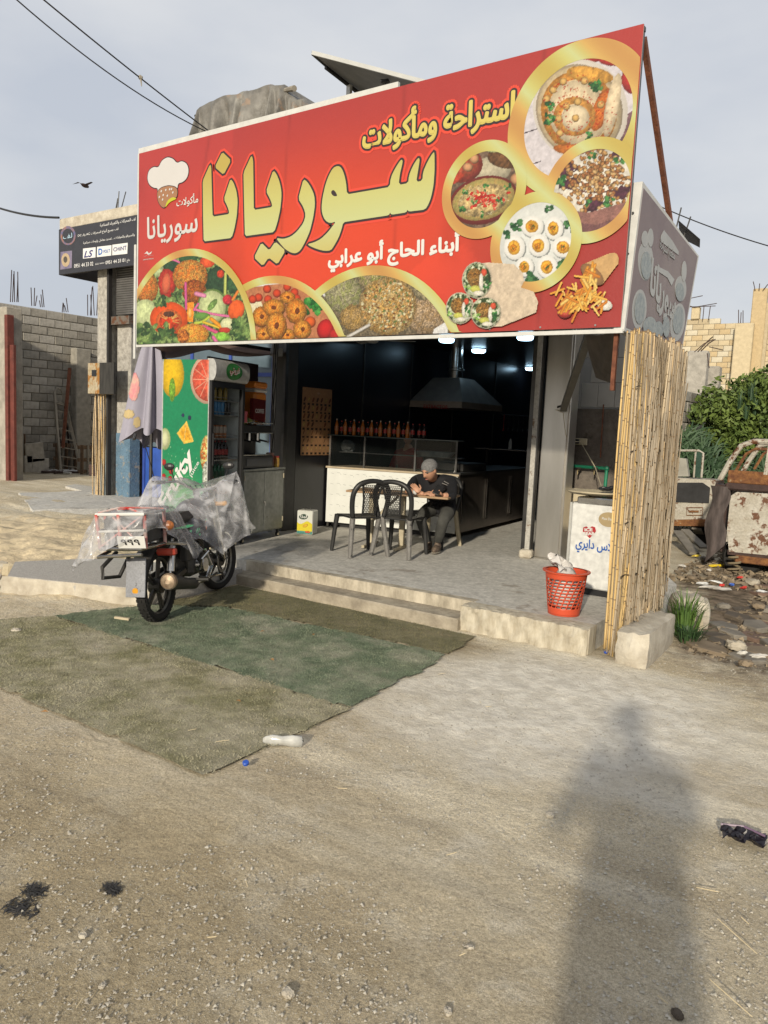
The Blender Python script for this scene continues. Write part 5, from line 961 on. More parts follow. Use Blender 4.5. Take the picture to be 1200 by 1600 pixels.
for k in range(3): a = .5+k*2.094; b_ = obj('blade', MB().box((.35, 0, 0), (.52, .12, .008), None, .002), P_WHITE, fn, world=False); b_.rotation_euler = (.12, 0, a)
# ---- table, chairs ----
tz = .25
tb = thing('cafe_table', 'small wooden topped table with pale legs in front of the white counter', 'table', (-4.98, 7.62, TZ), tz); T_ = lambda n_, mb, m, **k: obj(n_, mb, m, tb, world=False, **k)
T_('tabletop', MB().b2((-.66, -.26, .665), (.60, .28, .69), .006), mat('table_wood', (.36, .24, .14), .45, col2=(.25, .16, .09), sc=3, stretch=(1, 8, 1)))
for x in (-.42, -.02): T_('leg', MB().b2((x-.03, -.03, .05), (x+.03, .03, .665), .005), BEIGE); T_('foot', MB().bar((x, -.24, .03), (x, .24, .03), .035, .03), BEIGE); T_('brace', MB().bar((x, 0, .3), (x*.2, 0, .64), .02, .03), BEIGE)
tag(obj('white_cup', MB().lathe([(.02, 0), (.028, .045), (.024, .045), (.017, .005)], (-4.77, 7.50, .891), 12), P_WHITE), 'small white cup on the table by the man', 'cup')
WORN = mat('worn_black_plastic', (.022, .022, .022), .45, col2=(.014, .014, .014), sc=6); GREYL = mat('chalky_grey_plastic', (.22, .21, .195), .7, rust=(.04, .04, .04), rsc=9, rth=.58)
def chair(name, label, loc, rz, mains, rear):
    t = thing(name, label, 'chair', loc, rz, 'plastic cafe chairs'); c = lambda n_, mb, m, **k: obj(n_, mb, m, t, world=False, **k)
    # faces +x ; seat .44 high
    mb = MB(); mb.sheet(lambda u, v: (-.20+.42*u, (-.215+.43*v)*(1-.08*(1-u)), .44-.02*math.sin(PI*u)*math.sin(PI*v)-.03*(u > .93)+.004), 12, 10)
    s_ = c('seat', mb, mains, smooth='all'); so = s_.modifiers.new('s', 'SOLIDIFY'); so.thickness = .018
    for sy in (-1, 1):
        c('leg', MB().tube([(.20, sy*.20, .43), (.225, sy*.215, .25), (.245, sy*.235, 0)], [.031, .027, .021], 7), mains); c('leg', MB().tube([(-.19, sy*.185, .45), (-.22, sy*.205, .25), (-.27, sy*.235, 0)], [.032, .031, .027], 7), rear)
    bk = [(-.20, -.19, .44), (-.225, -.215, .58), (-.26, -.215, .72), (-.285, -.15, .82), (-.295, 0, .855), (-.285, .15, .82), (-.26, .215, .72), (-.225, .215, .58), (-.20, .19, .44)]
    bq = []
    for i in range(len(bk)-1):
        p0_, p1_, p2_, p3_ = (Vector(bk[max(0, min(len(bk)-1, i+d_))]) for d_ in (-1, 0, 1, 2))
        for t_ in (0, .25, .5, .75): bq.append(.5*((2*p1_)+(p2_-p0_)*t_+(2*p0_-5*p1_+4*p2_-p3_)*t_*t_+(3*p1_-p0_-3*p2_+p3_)*t_**3))
    c('back_frame', MB().tube(bq+[Vector(bk[-1])], .029, 8), mains, smooth='all')
    for sy in (-1, 1): c('back_rib', MB().tube([(-.205, sy*.075, .46), (-.245, sy*.085, .65), (-.285, sy*.12, .81)], .012, 5), mains)
    mb = MB(); nx_, nz_ = 9, 15      # pierced panel: solid strips around real holes
    def bp(u, v): w = .15+.07*v; return (-.21-.075*v-.008, (u-.5)*w, .47+.34*v)
    for j in range(nz_+1): mb.tube([bp(i/8, j/nz_) for i in range(9)], .0042, 4)
    for i in range(nx_+1):
        for j in range(nz_):
            o_ = .5*(j % 2); u = (i+o_)/nx_
            if u <= 1.001: mb.tube([bp(u, j/nz_), bp(u, (j+1)/nz_)], .0048, 4)
    c('pierced_panel', mb, mains, fix=False); return t
chair('plastic_chair', 'black plastic chair turned sideways, left one of the pair at the table', (-5.17, 7.0, TZ), R(152), WORN, GREYL)
chair('plastic_chair', 'black plastic chair with chalky grey legs, its back to the street', (-4.80, 7.28, TZ), R(100), WORN, GREYL)
chair('plastic_chair', 'chair with worn cream legs under the seated man', (-4.90, 8.20, TZ), R(-86), WORN, BEIGE)
# ---- closed parasol ----
pz = thing('closed_parasol', 'folded lilac grey parasol with faded ice cream prints beside the fridge', 'parasol', (-8.24, 6.5, .05))
obj('pole', MB().cyl((-8.24, 6.5, .02), (-8.24, 6.5, 2.7), .022, n=10), DSTEEL, pz); obj('base', MB().cyl((-8.24, 6.5, .0), (-8.24, 6.5, .12), .22, .18, 20), CONC, pz)
LIL = mat('lilac_fabric', (.28, .27, .33), .8, spread=.12, sc=4, bump=.2, bsc=5)
mb = MB()
def pf(u, v):
    a = 2*PI*u; k = 1-v; fold = .5+.5*math.cos(a*7+1.2*math.sin(a)+k); r = (.07+.40*k**.8)*(.52+.48*fold)*(1+.12*math.sin(a*2+1)); z = 1.36+1.34*v-.05*math.cos(a*7)*k+.10*k*math.sin(a+2.5)
    return (-8.24+r*math.cos(a)*.95, 6.5+r*math.sin(a)*.8, z)
mb.sheet(pf, 210, 70); o = obj('canopy', mb, LIL, pz, smooth='all', label='lilac grey fabric hanging in folds')
def ptch(px, Z_, rx, rz, cols, n_=1):
    # printed motifs follow the folded cloth: a copy of the nearest canopy faces, 3 mm proud
    me_ = MB(); c0 = at(px[0], px[1], 1, 6.3); fs = []
    for f in mb.f:
        p = [mb.v[i] for i in f]; cx_, cy_, cz_ = (sum(q[i] for q in p)/4 for i in range(3)); a_, b_ = pxy(np.array([cx_]), np.array([cz_]), cy_)
        if ((a_[0]-px[0])/rx)**2+((b_[0]-px[1])/rz)**2 < 1 and cy_ < 6.5: fs.append(p)
    for p in fs: me_.add([(q[0]+.003, q[1]-.006, q[2]) for q in p], [(0, 1, 2, 3)])
    if fs: obj('ice_cream_print', me_, cols, pz, smooth='all')
ptch((209, 604), 0, 9, 22, mat('pink_print', (.50, .16, .20), .8, col2=(.46, .34, .26), sc=9)); ptch((201, 647), 0, 9, 7, mat('tan_print', (.46, .36, .18), .8)); ptch((214, 660), 0, 6, 8, MC['tan_print'])
obj('tie', MB().tube([(-8.0, 6.3, 1.45), (-7.98, 6.2, 1.3), (-7.9, 6.25, 1.0), (-7.82, 6.3, .6)], .006, 5), BLACKM, pz); obj('rib_tip', MB().cyl((-8.1, 6.15, 1.42), (-8.06, 6.1, 1.36), .02, n=6), DSTEEL, pz)
# ---- chest freezer, lid tray, basket ----
fx = thing('chest_freezer', 'white chest freezer with a red heart sticker beside the cane screen', 'freezer', (-2.3, 6.8, TZ))
obj('body', MB().b2((-2.60, 6.8, TZ+.06), (-1.98, 7.45, TZ+.84), .012), WHITEP if False else mat('freezer_white', (.78, .78, .75), .35, spread=.06, rust=(.6, .56, .5), rsc=3, rth=.66), fx)
obj('lid_frame', MB().b2((-2.55, 6.785, TZ+.84), (-1.97, 7.46, TZ+.90), .01), CHROME, fx); obj('base', MB().b2((-2.58, 6.82, TZ), (-2.0, 7.4, TZ+.06)), BLACKM, fx); obj('corner_post', MB().b2((-2.625, 6.81, TZ+.06), (-2.602, 7.44, TZ+.84), .003), mat('freezer_grey', (.4, .4, .38), .4), fx)
fy = 6.797
HRT = soft([(0, -.55), (-.62, .1), (-.55, .5), (-.25, .6), (0, .35), (.25, .6), (.55, .5), (.62, .1)], 2); c0 = at(921, 832, 1, fy)
obj('heart_sticker', MB().prism([(x*.10, z*.095) for x, z in HRT], (c0.x, fy, c0.z), (1, 0, .12), (-.12, 0, 1), (0, -1, 0), .002), mat('heart_red', (.36, .03, .035), .3), fx)
write('sticker_word', 'ICE', c0+Vector((-.045, -.004, .005)), Vector((1, 0, .12)), Vector((-.12, 0, 1)), .075, .03, P_WHITE, fx, .05); write('sticker_word', 'BEAR', c0+Vector((-.055, -.004, -.032)), Vector((1, 0, .12)), Vector((-.12, 0, 1)), .11, .03, P_WHITE, fx, .05)
wr(fx, 'lettering', 'بلاس دايري', 899, 862, 962, 848, 1, fy, mat('sticker_blue', (.02, .10, .38), .4), .03)
c1 = at(951, 812, 1, fy); obj('oval_badge', MB().prism(ELP(0, 0, .10, .075), (c1.x, fy, c1.z), (1, 0, 0), (0, 0, 1), (0, -1, 0), .002), P_WHITE, fx); obj('oval_badge', MB().prism(ELP(0, 0, .092, .067), (c1.x, fy-.0022, c1.z), (1, 0, 0), (0, 0, 1), (0, -1, 0), .001), mat('badge_tan', (.34, .26, .14), .4), fx); write('badge_word', 'Plus Dairy', (c1.x-.06, fy-.005, c1.z-.012), XV, ZV, .12, .03, P_WHITE, fx, .01)
ty = thing('round_tray', 'cream oval plastic tray overhanging the left end of the chest freezer', 'tray', (-2.5, 6.95, 1.12)); obj('dish', MB().lathe([(.001, .012), (.15, .012), (.20, .03), (.225, .032), (.225, .02), (.19, 0), (.001, 0)], (-2.47, 7.0, 1.115), 28, sx=1.15), BEIGE, ty, smooth=30); obj('support', MB().bar((-2.5, 7.0, 1.1), (-2.6, 7.1, .95), .03, .03), DSTEEL, ty)
for k in range(2): o = obj('black_glove', MB().ell((0, 0, .02), (.07, .035, .02), 10, 6, jit=.3), BLACKM, fix=False); o.location = (-2.36+k*.06, 7.0+k*.05, 1.155+.015*k); o.rotation_euler = (0, 0, .4+k*.8); tag(o, ('crumpled black glove lying on the cream tray, left', 'crumpled black glove on the cream tray, right')[k], 'glove', 'gloves on the tray')
bk_ = thing('plastic_basket', 'bright red orange latticed plastic waste basket at the terrace corner', 'basket', (-2.27, 5.92, TZ)); RB = mat('red_plastic', (.50, .07, .03), .4, spread=.12, sc=5)
mb = MB(); NB_ = 100; rows = 38
def bc(i, j): a = 2*PI*(i+j*.35)/NB_; t = j/rows; r = .128+.042*t; return (r*math.cos(a), r*math.sin(a), .012+.345*t)
mb.v = [bc(i, j) for j in range(rows+1) for i in range(NB_)]
for j in range(rows):
    for i in range(NB_):
        if 6 <= j < 32 and (j-6) % 3 != 2 and i % 5 != 0: continue
        mb.f.append((j*NB_+i, j*NB_+(i+1) % NB_, (j+1)*NB_+(i+1) % NB_, (j+1)*NB_+i))
o = obj('lattice_body', mb, RB, bk_, world=False, smooth='all'); so = o.modifiers.new('s', 'SOLIDIFY'); so.thickness = .004
obj('rim', MB().lathe([(.168, .345), (.19, .352), (.192, .362), (.168, .364)], n=40, cap=False), RB, bk_, world=False, smooth=30); obj('floor', MB().cyl((0, 0, .005), (0, 0, .015), .128, n=30), RB, bk_, world=False)
mb = MB(); mb.ell((0, 0, .2), (.118, .118, .185), 22, 12, jit=.05); o = obj('bin_bag', mb, mat('white_bag', (.48, .46, .44), .35, spread=.1, bump=.3, bsc=20), fix=False, smooth='all'); o.location = (-2.27, 5.92, TZ); tag(o, 'white plastic bag filling the red latticed basket', 'bag')
mb = MB(); mb.sheet(lambda u, v: ((-.02-.10*u+.05*math.sin(v*9)+rnd.uniform(-.008, .008)), (v-.5)*.22*(1-u*.7), .36+.10*u+.03*math.sin(v*14+u*5)), 8, 14); obj('bag_tail', mb, MC['white_bag'], o, world=False, smooth='all')
# ---- plumbing behind the freezer ----
GP = mat('green_pipe', (.01, .16, .085), .4, spread=.2); gp = thing('green_pipe', 'green plastic water pipe running down and across the bay wall', 'pipe', (-3.1, 8.95, TZ)); a = at(893, 728, 1, 8.9); b = at(948, 732, 1, 8.9); c = at(902, 560, 1, 8.9); d = at(944, 775, 1, 8.9)
obj('pipe', MB().tube([c, a+Vector((0, 0, .02)), a], .022, 8), GP, gp); obj('pipe', MB().tube([a, b, b+Vector((0, 0, -.02)), d], .02, 8), GP, gp); obj('elbow', MB().ell(a, .03, 8, 6).ell(b, .03, 8, 6), GP, gp)
for x in (904, 930): p = at(x, 735, 1, 8.85); t = thing('brass_tap', 'small old brass tap under the green pipe, '+('left one' if x < 910 else 'right one'), 'tap', p, 0, 'taps under the green pipe'); obj('tap_body', MB().cyl((0, .05, .02), (0, -.03, .0), .012, n=8).cyl((0, -.03, .0), (0, -.035, -.05), .009, n=8), mat('old_brass', (.14, .11, .06), .5, .8), t, world=False); obj('tap_handle', MB().bar((-.03, 0, .03), (.03, 0, .03), .008, .012), DSTEEL, t, world=False)
p = at(908, 690, 1, 8.98); so_ = thing('wall_socket', 'double white wall socket on the stained bay wall', 'socket', p); obj('plate', MB().box((0, 0, 0), (.15, .03, .08), None, .006), BEIGE, so_, world=False); obj('plug', MB().box((-.04, -.03, 0), (.05, .04, .055), None, .008), BLACKM, so_, world=False)
tag(obj('power_lead', MB().tube([p+Vector((.02, -.04, -.02)), at(930, 730, 1, 8.6), at(941, 765, 1, 7.6)], .006, 5), BEIGE), 'pale power lead from the wall socket down to the freezer', 'cable')
tag(obj('hose_loop', MB().tube([at(868, 640, 1, 8.35), at(880, 645, 1, 8.33), at(884, 680, 1, 8.34), at(895, 690, 1, 8.6), p], .005, 5), BEIGE), 'thin white cable looping from the steel pillar to the socket', 'cable')
obj('grime_pipe', MB().cyl(at(943, 632, 1, 8.97), at(938, 715, 1, 8.97), .008, n=6), RUSTY, bay, label='rust run'); 
br = thing('awning_brace', 'dull steel diagonal brace under the banner left of the cane screen', 'brace', (-3.2, 8.2, 2.2)); obj('bar', MB().bar(at(921, 520, 1, 6.6), at(880, 640, 1, 8.3), .07, .05), mat('brace_grey', (.16, .15, .13), .6, .3), br); obj('bolt', MB().cyl(at(880, 636, 1, 8.28), at(872, 638, 1, 8.28), .03, n=8), CHROME, br)
cw = MB(); c1, c2, c3, c4 = at(915, 525, 1, 6.4), at(968, 520, 1, 6.1), at(958, 600, 1, 6.5), at(930, 590, 1, 7.4)
cw.sheet(lambda u, v: tuple((c1.lerp(c2, u)).lerp(c4.lerp(c3, u), v)+Vector((0, -.02*math.sin(u*11+v*4), -.10*math.sin(PI*u)*math.sin(PI*v)))), 18, 14)
tag(obj('hanging_sacking', cw, mat('sacking', (.12, .10, .085), .9, col2=(.07, .06, .05), sc=5, bump=.4), smooth='all'), 'brown sacking hanging under the banner beside the cane screen', 'cloth')
# ================= PEOPLE =================
SKIN = mat('skin', (.46, .25, .16), .5, spread=.15, sc=12); CLOTHB = mat('black_cloth', (.010, .010, .013), .85, spread=.5, sc=12, bump=.35, bsc=9); CLOTHG = mat('grey_trousers', (.055, .055, .05), .9, spread=.4, sc=9, bump=.3, bsc=14)
def grow(name, V, E_, mats, sub=2, root=0):
    """one continuous skinned surface over a skeleton; V = (point, radius[, material]); faces take the material of the nearest bone"""
    me = bpy.data.meshes.new(name); me.from_pydata([tuple(v[0]) for v in V], E_, []); o = bpy.data.objects.new(name, me); COL.objects.link(o)
    m = o.modifiers.new('k', 'SKIN'); m.use_smooth_shade = True
    if not me.skin_vertices: me.skin_vertices.new() if hasattr(me.skin_vertices, 'new') else None
    for i, v in enumerate(V):
        r = v[1]; me.skin_vertices[0].data[i].radius = (r, r) if not isinstance(r, tuple) else r; me.skin_vertices[0].data[i].use_root = (i == root)
    s = o.modifiers.new('s', 'SUBSURF'); s.levels = sub; s.render_levels = sub
    dg = bpy.context.evaluated_depsgraph_get(); r_ = bpy.data.meshes.new_from_object(o.evaluated_get(dg)); bpy.data.objects.remove(o)
    for q in mats: r_.materials.append(q)
    bones = [(Vector(V[a][0]), Vector(V[b][0]), V[b][2] if len(V[b]) > 2 else 0, V[a][1], V[b][1]) for a, b in E_]
    for p in r_.polygons:
        c = p.center; best = 1e9
        for a, b, mi, ra_, rb_ in bones:
            ab = b-a; t = max(0, min(1, (c-a).dot(ab)/max(ab.length_squared, 1e-9))); d = (c-a-ab*t).length-(ra_*(1-t)+rb_*t)
            if d < best: best = d; p.material_index = mi
        p.use_smooth = True
    return r_
def head(parent, c, fwd, up, s=1., hair=None, skin=SKIN):
    """skull, jaw, nose, brows, eyes, mouth and ears; fwd and up orient it"""
    f = Vector(fwd).normalized(); u = Vector(up); u = (u-f*u.dot(f)).normalized(); r = f.cross(u); M_ = Matrix((r, f, u)).transposed(); c = Vector(c)
    mb = MB(); n, m = 28, 22; vs = []
    for i in range(m+1):
        ph = PI*i/m; z = -math.cos(ph)
        for k in range(n):
            t = 2*PI*k/n; x = math.sin(ph)*math.cos(t); y = math.sin(ph)*math.sin(t); w = .074*(1-.22*max(0, -z)**1.5); d_ = .094*(1-.10*max(0, -z)); px_, py_, pz_ = x*w, y*d_, z*.118
            if y > 0:
                g = lambda x0, z0, sx, sz: math.exp(-((px_-x0)/sx)**2-((pz_-z0)/sz)**2)
                py_ += .026*g(0, -.018, .013, .022)+.010*g(0, .01, .010, .03)+.008*(g(.028, .032, .02, .008)+g(-.028, .032, .02, .008))-.010*(g(.030, .012, .015, .010)+g(-.030, .012, .015, .010))+.007*g(0, -.058, .022, .006)-.004*g(0, -.066, .024, .003)+.007*g(0, -.074, .018, .006)+.012*g(0, -.105, .03, .016)
            vs.append(M_ @ (Vector((px_, py_, pz_))*s)+c)
    mb.add(vs, [(i*n+k, i*n+(k+1) % n, (i+1)*n+(k+1) % n, (i+1)*n+k) for i in range(m) for k in range(n)])
    h = obj('head', mb, skin, parent, smooth='all')
    T = lambda x, y, z: M_ @ (Vector((x, y, z))*s)+c
    for q in (-1, 1):
        obj('ear', MB().ell(T(q*.075, -.005, .0), (.010*s, .018*s, .030*s), 10, 8, M_), skin, h, smooth='all')
        obj('eye', MB().ell(T(q*.030, .078, .012), (.012*s, .008*s, .005*s), 10, 6, M_), mat('eye_dark', (.02, .012, .01), .2), h, smooth='all')
        obj('eyebrow', MB().tube([T(q*.014, .092, .032), T(q*.030, .092, .038), T(q*.046, .078, .031)], .0035*s, 5), mat('dark_hair', (.012, .009, .008), .7), h)
    obj('lips', MB().ell(T(0, .088, -.066), (.020*s, .008*s, .006*s), 12, 6, M_), mat('lips', (.30, .11, .09), .5), h, smooth='all')
    return h, T, M_
def hand(parent, wrist, dirv, normal, curl, s=1., thumb=1, skin=SKIN):
    """palm with four unequal bent fingers and a thumb from the side of the palm"""
    f = Vector(dirv).normalized(); n = Vector(normal); n = (n-f*n.dot(f)).normalized(); r = f.cross(n); w = Vector(wrist); mb = MB()
    V = [(w, .022*s), (w+f*.045*s, (.034*s, .016*s))]; 
    M_ = Matrix((r, f, n)).transposed(); mb.ell(w+f*.045*s, (.040*s, .052*s, .017*s), 14, 10, M_)
    for k, (off_, L) in enumerate(((-.028, .070), (-.010, .082), (.010, .077), (.027, .060))):
        p = w+f*.082*s+r*off_*s; d = f.copy(); pts = [p-f*.02*s, p]; a = 0
        for j, q in enumerate((.45, .32, .23)): a += curl*(1, 1.2, .8)[j]; d = f*math.cos(a)-n*math.sin(a); p = p+d*L*q*s; pts.append(p)
        mb.tube(pts, [.0095*s, .0095*s, .009*s, .0082*s, .0065*s], 8)
        mb.ell(pts[-1], .0066*s, 8, 5)
    p = w+f*.022*s+r*(-.030*thumb)*s; d = (f*.6-r*thumb*.8).normalized(); q = (f*.9-r*thumb*.2-n*.3).normalized(); pts = [p-d*.012*s, p+d*.030*s, p+d*.036*s+q*.028*s, p+d*.036*s+q*.05*s]
    mb.tube(pts, [.013*s, .0115*s, .010*s, .008*s], 8); mb.ell(pts[-1], .008*s, 8, 5)
    return obj('hand', mb, skin, parent, smooth='all')
def A(x, y, Y): return at(x, y, 1, Y)
man = thing('person', 'man in black clothes and grey hair net leaning on the table over his phone', 'person', (-4.62, 8.14, TZ))
pel = Vector((-4.74, 8.12, .72)); sh1 = A(649, 750, 7.98); sh2 = A(706, 752, 7.98); el1 = A(637, 768, 7.66); el2 = A(707, 776, 7.70); w1 = A(662, 772, 7.52); w2 = A(692, 774, 7.56)
k1 = A(657, 812, 7.72); k2 = A(693, 812, 7.68); an1 = A(670, 849, 7.86); an2 = A(684, 848, 7.78); ch = (sh1+sh2)/2+Vector((0, .02, -.03)); hc = A(671, 735, 7.74)
V = [(pel, .18, 0), (pel+Vector((-.03, -.02, .15)), .18, 0), (ch+Vector((.02, .05, -.10)), .175, 0), (ch, .14, 0), (ch+(hc-ch)*.35+Vector((0, .02, .0)), .075, 0), (hc-(hc-ch)*.12, .055, 1),
     (sh1, .078, 0), (sh1.lerp(el1, .55), .062, 0), (el1, .050, 0), (el1.lerp(w1, .35), .042, 1), (w1, .028, 1),
     (sh2, .078, 0), (sh2.lerp(el2, .55), .066, 0), (el2, .056, 0), (el2.lerp(w2, .5), .044, 0), (w2, .028, 1),
     (pel+Vector((-.10, -.06, -.03)), .11, 0), (pel.lerp(k1, .6)+Vector((-.06, 0, .03)), .092, 2), (k1, .070, 2), (k1.lerp(an1, .5), .062, 2), (an1, .046, 2),
     (pel+Vector((.10, -.06, -.03)), .11, 0), (pel.lerp(k2, .6)+Vector((.06, 0, .03)), .095, 0), (k2, .074, 2), (k2.lerp(an2, .5), .066, 2), (an2, .050, 2)]
Eg = [(0, 1), (1, 2), (2, 3), (3, 4), (4, 5), (3, 6), (6, 7), (7, 8), (8, 9), (9, 10), (3, 11), (11, 12), (12, 13), (13, 14), (14, 15), (0, 16), (16, 17), (17, 18), (18, 19), (19, 20), (0, 21), (21, 22), (22, 23), (23, 24), (24, 25)]
obj('body', grow('body', V, Eg, [CLOTHB, SKIN, CLOTHG]), None, man, fix=False, world=False).location = -man.location
hd_, T, M_ = head(man, hc, (-.10, -.86, -.50), (0, -.3, 1), 1.05)
net = MB(); cN = T(0, -.015, .045)
net.ell(cN, (.092, .108, .085), 22, 14, M_, jit=.03); obj('hair_net', net, mat('hair_net', (.20, .20, .20), .9, col2=(.11, .11, .11), sc=60, bump=.8, bsc=70), man, smooth='all')
obj('hair_net_band', MB().tube([T(.084*math.cos(a), -.012+.101*math.sin(a), .034-.012*math.sin(a)) for a in np.linspace(0, 2*PI, 25)[:-1]], .006, 5, closed=True), MC['hair_net'], man)
hand(man, w1, A(680, 770, 7.49)-w1, (0, -.35, 1), .35, 1.0, 1); hand(man, w2, A(681, 764, 7.5)-w2, (.2, .3, -1), -.5, .95, -1); hand(man, A(655, 769, 7.50), A(646, 758, 7.5)-A(655, 769, 7.50), (0, -.6, .8), .15, .9, -1).hide_render = False
ph = thing('smartphone', 'dark smartphone held in the hands of the seated man', 'phone', A(684, 765, 7.47)); obj('case', MB().box((0, 0, 0), (.075, .012, .145), Matrix.Rotation(-.9, 3, 'X') @ Matrix.Rotation(.5, 3, 'Z'), .004), BLACKM, ph, world=False)
STR = mat('silver_piping', (.30, .29, .27), .5)
for k in range(2): obj('sleeve_stripe', MB().tube([A(694-3*k, 752+3*k, 7.86), A(703-2*k, 757+2*k, 7.82), A(709-3*k, 765+2*k, 7.78), A(712-5*k, 774+k, 7.72)], .004, 5), STR, man)
obj('sleeve_stripe', MB().tube([A(640, 752, 7.82), A(644, 757, 7.78), A(646, 760, 7.75)], .004, 5), STR, man)
SHOE = mat('brown_trainer', (.16, .12, .085), .7, col2=(.05, .035, .03), sc=24)
for a_, tip, nm in ((an1, A(668, 859, 7.72), 0), (an2, A(679, 863, 7.64), 1)):
    d = (tip-a_); d.z = 0; d.normalize(); M2 = Matrix((Vector((d.y, -d.x, 0)), d, Vector((0, 0, 1)))).transposed(); b0 = Vector((a_.x, a_.y, TZ+.005))
    s_ = obj('shoe', MB().ell(b0+d*.07+Vector((0, 0, .045)), (.048, .135, .048), 16, 10, M2).ell(b0+Vector((0, 0, .07)), (.045, .06, .06), 12, 8, M2), SHOE, man, smooth='all')
    obj('sole', MB().ell(b0+d*.07+Vector((0, 0, .014)), (.052, .14, .016), 16, 6, M2), mat('pale_sole', (.30, .27, .22), .7), s_)
# a second person in red behind the glass case
m2 = thing('person', 'person in a red shirt sitting in the dark behind the glass case', 'person', (-6.55, 10.1, TZ)); B0 = Vector((-6.55, 10.1, TZ))
V = [(B0+Vector(p), r, k) for p, r, k in (((0, 0, .60), .15, 1), ((0, -.02, .80), .14, 0), ((0, -.05, 1.0), .15, 0), ((0, -.06, 1.15), .06, 2), ((0, -.08, 1.23), .055, 2), ((-.20, -.04, 1.06), .07, 0), ((-.27, -.10, .80), .055, 0), ((-.2, -.32, .76), .038, 2), ((.20, -.04, 1.06), .07, 0), ((.27, -.10, .80), .055, 0), ((.2, -.32, .76), .038, 2), ((-.1, -.06, .57), .1, 1), ((-.12, -.42, .54), .07, 1), ((-.12, -.38, .08), .05, 1), ((.1, -.06, .57), .1, 1), ((.12, -.42, .54), .07, 1), ((.12, -.38, .08), .05, 1))]
REDS = mat('red_shirt', (.30, .012, .012), .8); obj('body', grow('body', V, [(0, 1), (1, 2), (2, 3), (3, 4), (2, 5), (5, 6), (6, 7), (2, 8), (8, 9), (9, 10), (0, 11), (11, 12), (12, 13), (0, 14), (14, 15), (15, 16)], [REDS, CLOTHG, SKIN]), None, m2, fix=False, world=False).location = -m2.location
head(m2, B0+Vector((0, -.08, 1.31)), (.2, -.9, -.3), (0, 0, 1)); obj('hair', MB().ell(B0+Vector((0, -.05, 1.36)), (.085, .10, .08), 14, 8), MC['dark_hair'], m2)
for q in (-1, 1): hand(m2, B0+Vector((q*.2, -.32, .76)), (0, -1, -.1), (0, 0, 1), .3)
sto = thing('bar_stool', 'dark stool under the person in red behind the glass case', 'stool', (-6.55, 10.12, TZ)); obj('seat', MB().cyl((0, 0, .42), (0, 0, .46), .17, n=18), DSTEEL, sto, world=False)
for a_ in range(4): obj('leg', MB().cyl((.1*math.cos(a_*1.571+.8), .1*math.sin(a_*1.571+.8), .42), (.17*math.cos(a_*1.571+.8), .17*math.sin(a_*1.571+.8), 0), .012, n=6), DSTEEL, sto, world=False)
# the photographer, standing behind the camera with the phone up; his shadow falls across the ground
pg = thing('person', 'photographer standing with a raised phone, his long shadow across the dirt', 'person', (.20, -.24, 0)); B0 = Vector((.20, -.24, 0)); ang = R(34.7)
def L_(x, y, z): c, s = math.cos(ang), math.sin(ang); return B0+Vector((x*c-y*s, x*s+y*c, z))
V = [(L_(*p), r, k) for p, r, k in (((0, 0, .93), .165, 1), ((0, 0, 1.12), .16, 0), ((0, 0, 1.33), .17, 0), ((0, .02, 1.48), .06, 2), ((0, .03, 1.56), .055, 2), ((-.20, 0, 1.40), .075, 0), ((-.32, .06, 1.17), .058, 0), ((-.10, .17, 1.50), .036, 2), ((.20, 0, 1.40), .075, 0), ((.30, .06, 1.17), .058, 0), ((.10, .18, 1.50), .036, 2), ((-.12, 0, .85), .12, 1), ((-.14, 0, .48), .085, 1), ((-.15, 0, .08), .06, 1), ((.12, 0, .85), .12, 1), ((.14, 0, .48), .085, 1), ((.15, 0, .08), .06, 1))]
obj('body', grow('body', V, [(0, 1), (1, 2), (2, 3), (3, 4), (2, 5), (5, 6), (6, 7), (2, 8), (8, 9), (9, 10), (0, 11), (11, 12), (12, 13), (0, 14), (14, 15), (15, 16)], [CLOTHG, CLOTHB, SKIN]), None, pg, fix=False, world=False).location = -pg.location
head(pg, L_(0, .03, 1.64), L_(0, 1, 0)-B0, (0, 0, 1)); obj('hair', MB().ell(L_(0, .01, 1.69), (.085, .10, .08), 14, 8), MC['dark_hair'], pg)
for q in (-1, 1): hand(pg, L_(q*.10, .175, 1.50), L_(-q*.3, .2, 1)-L_(0, 0, 0), L_(q, 0, 0)-B0, .4); obj('shoe', MB().ell(L_(q*.15, .07, .05), (.05, .14, .05), 12, 8, Matrix.Rotation(ang, 3, 'Z')), SHOE, pg)
f3 = thing('smartphone', 'phone held up by the photographer', 'phone', L_(0, .22, 1.6)); obj('case', MB().box(L_(.0, .215, 1.59), (.08, .009, .165), Matrix.Rotation(ang, 3, 'Z'), .003), BLACKM, f3)

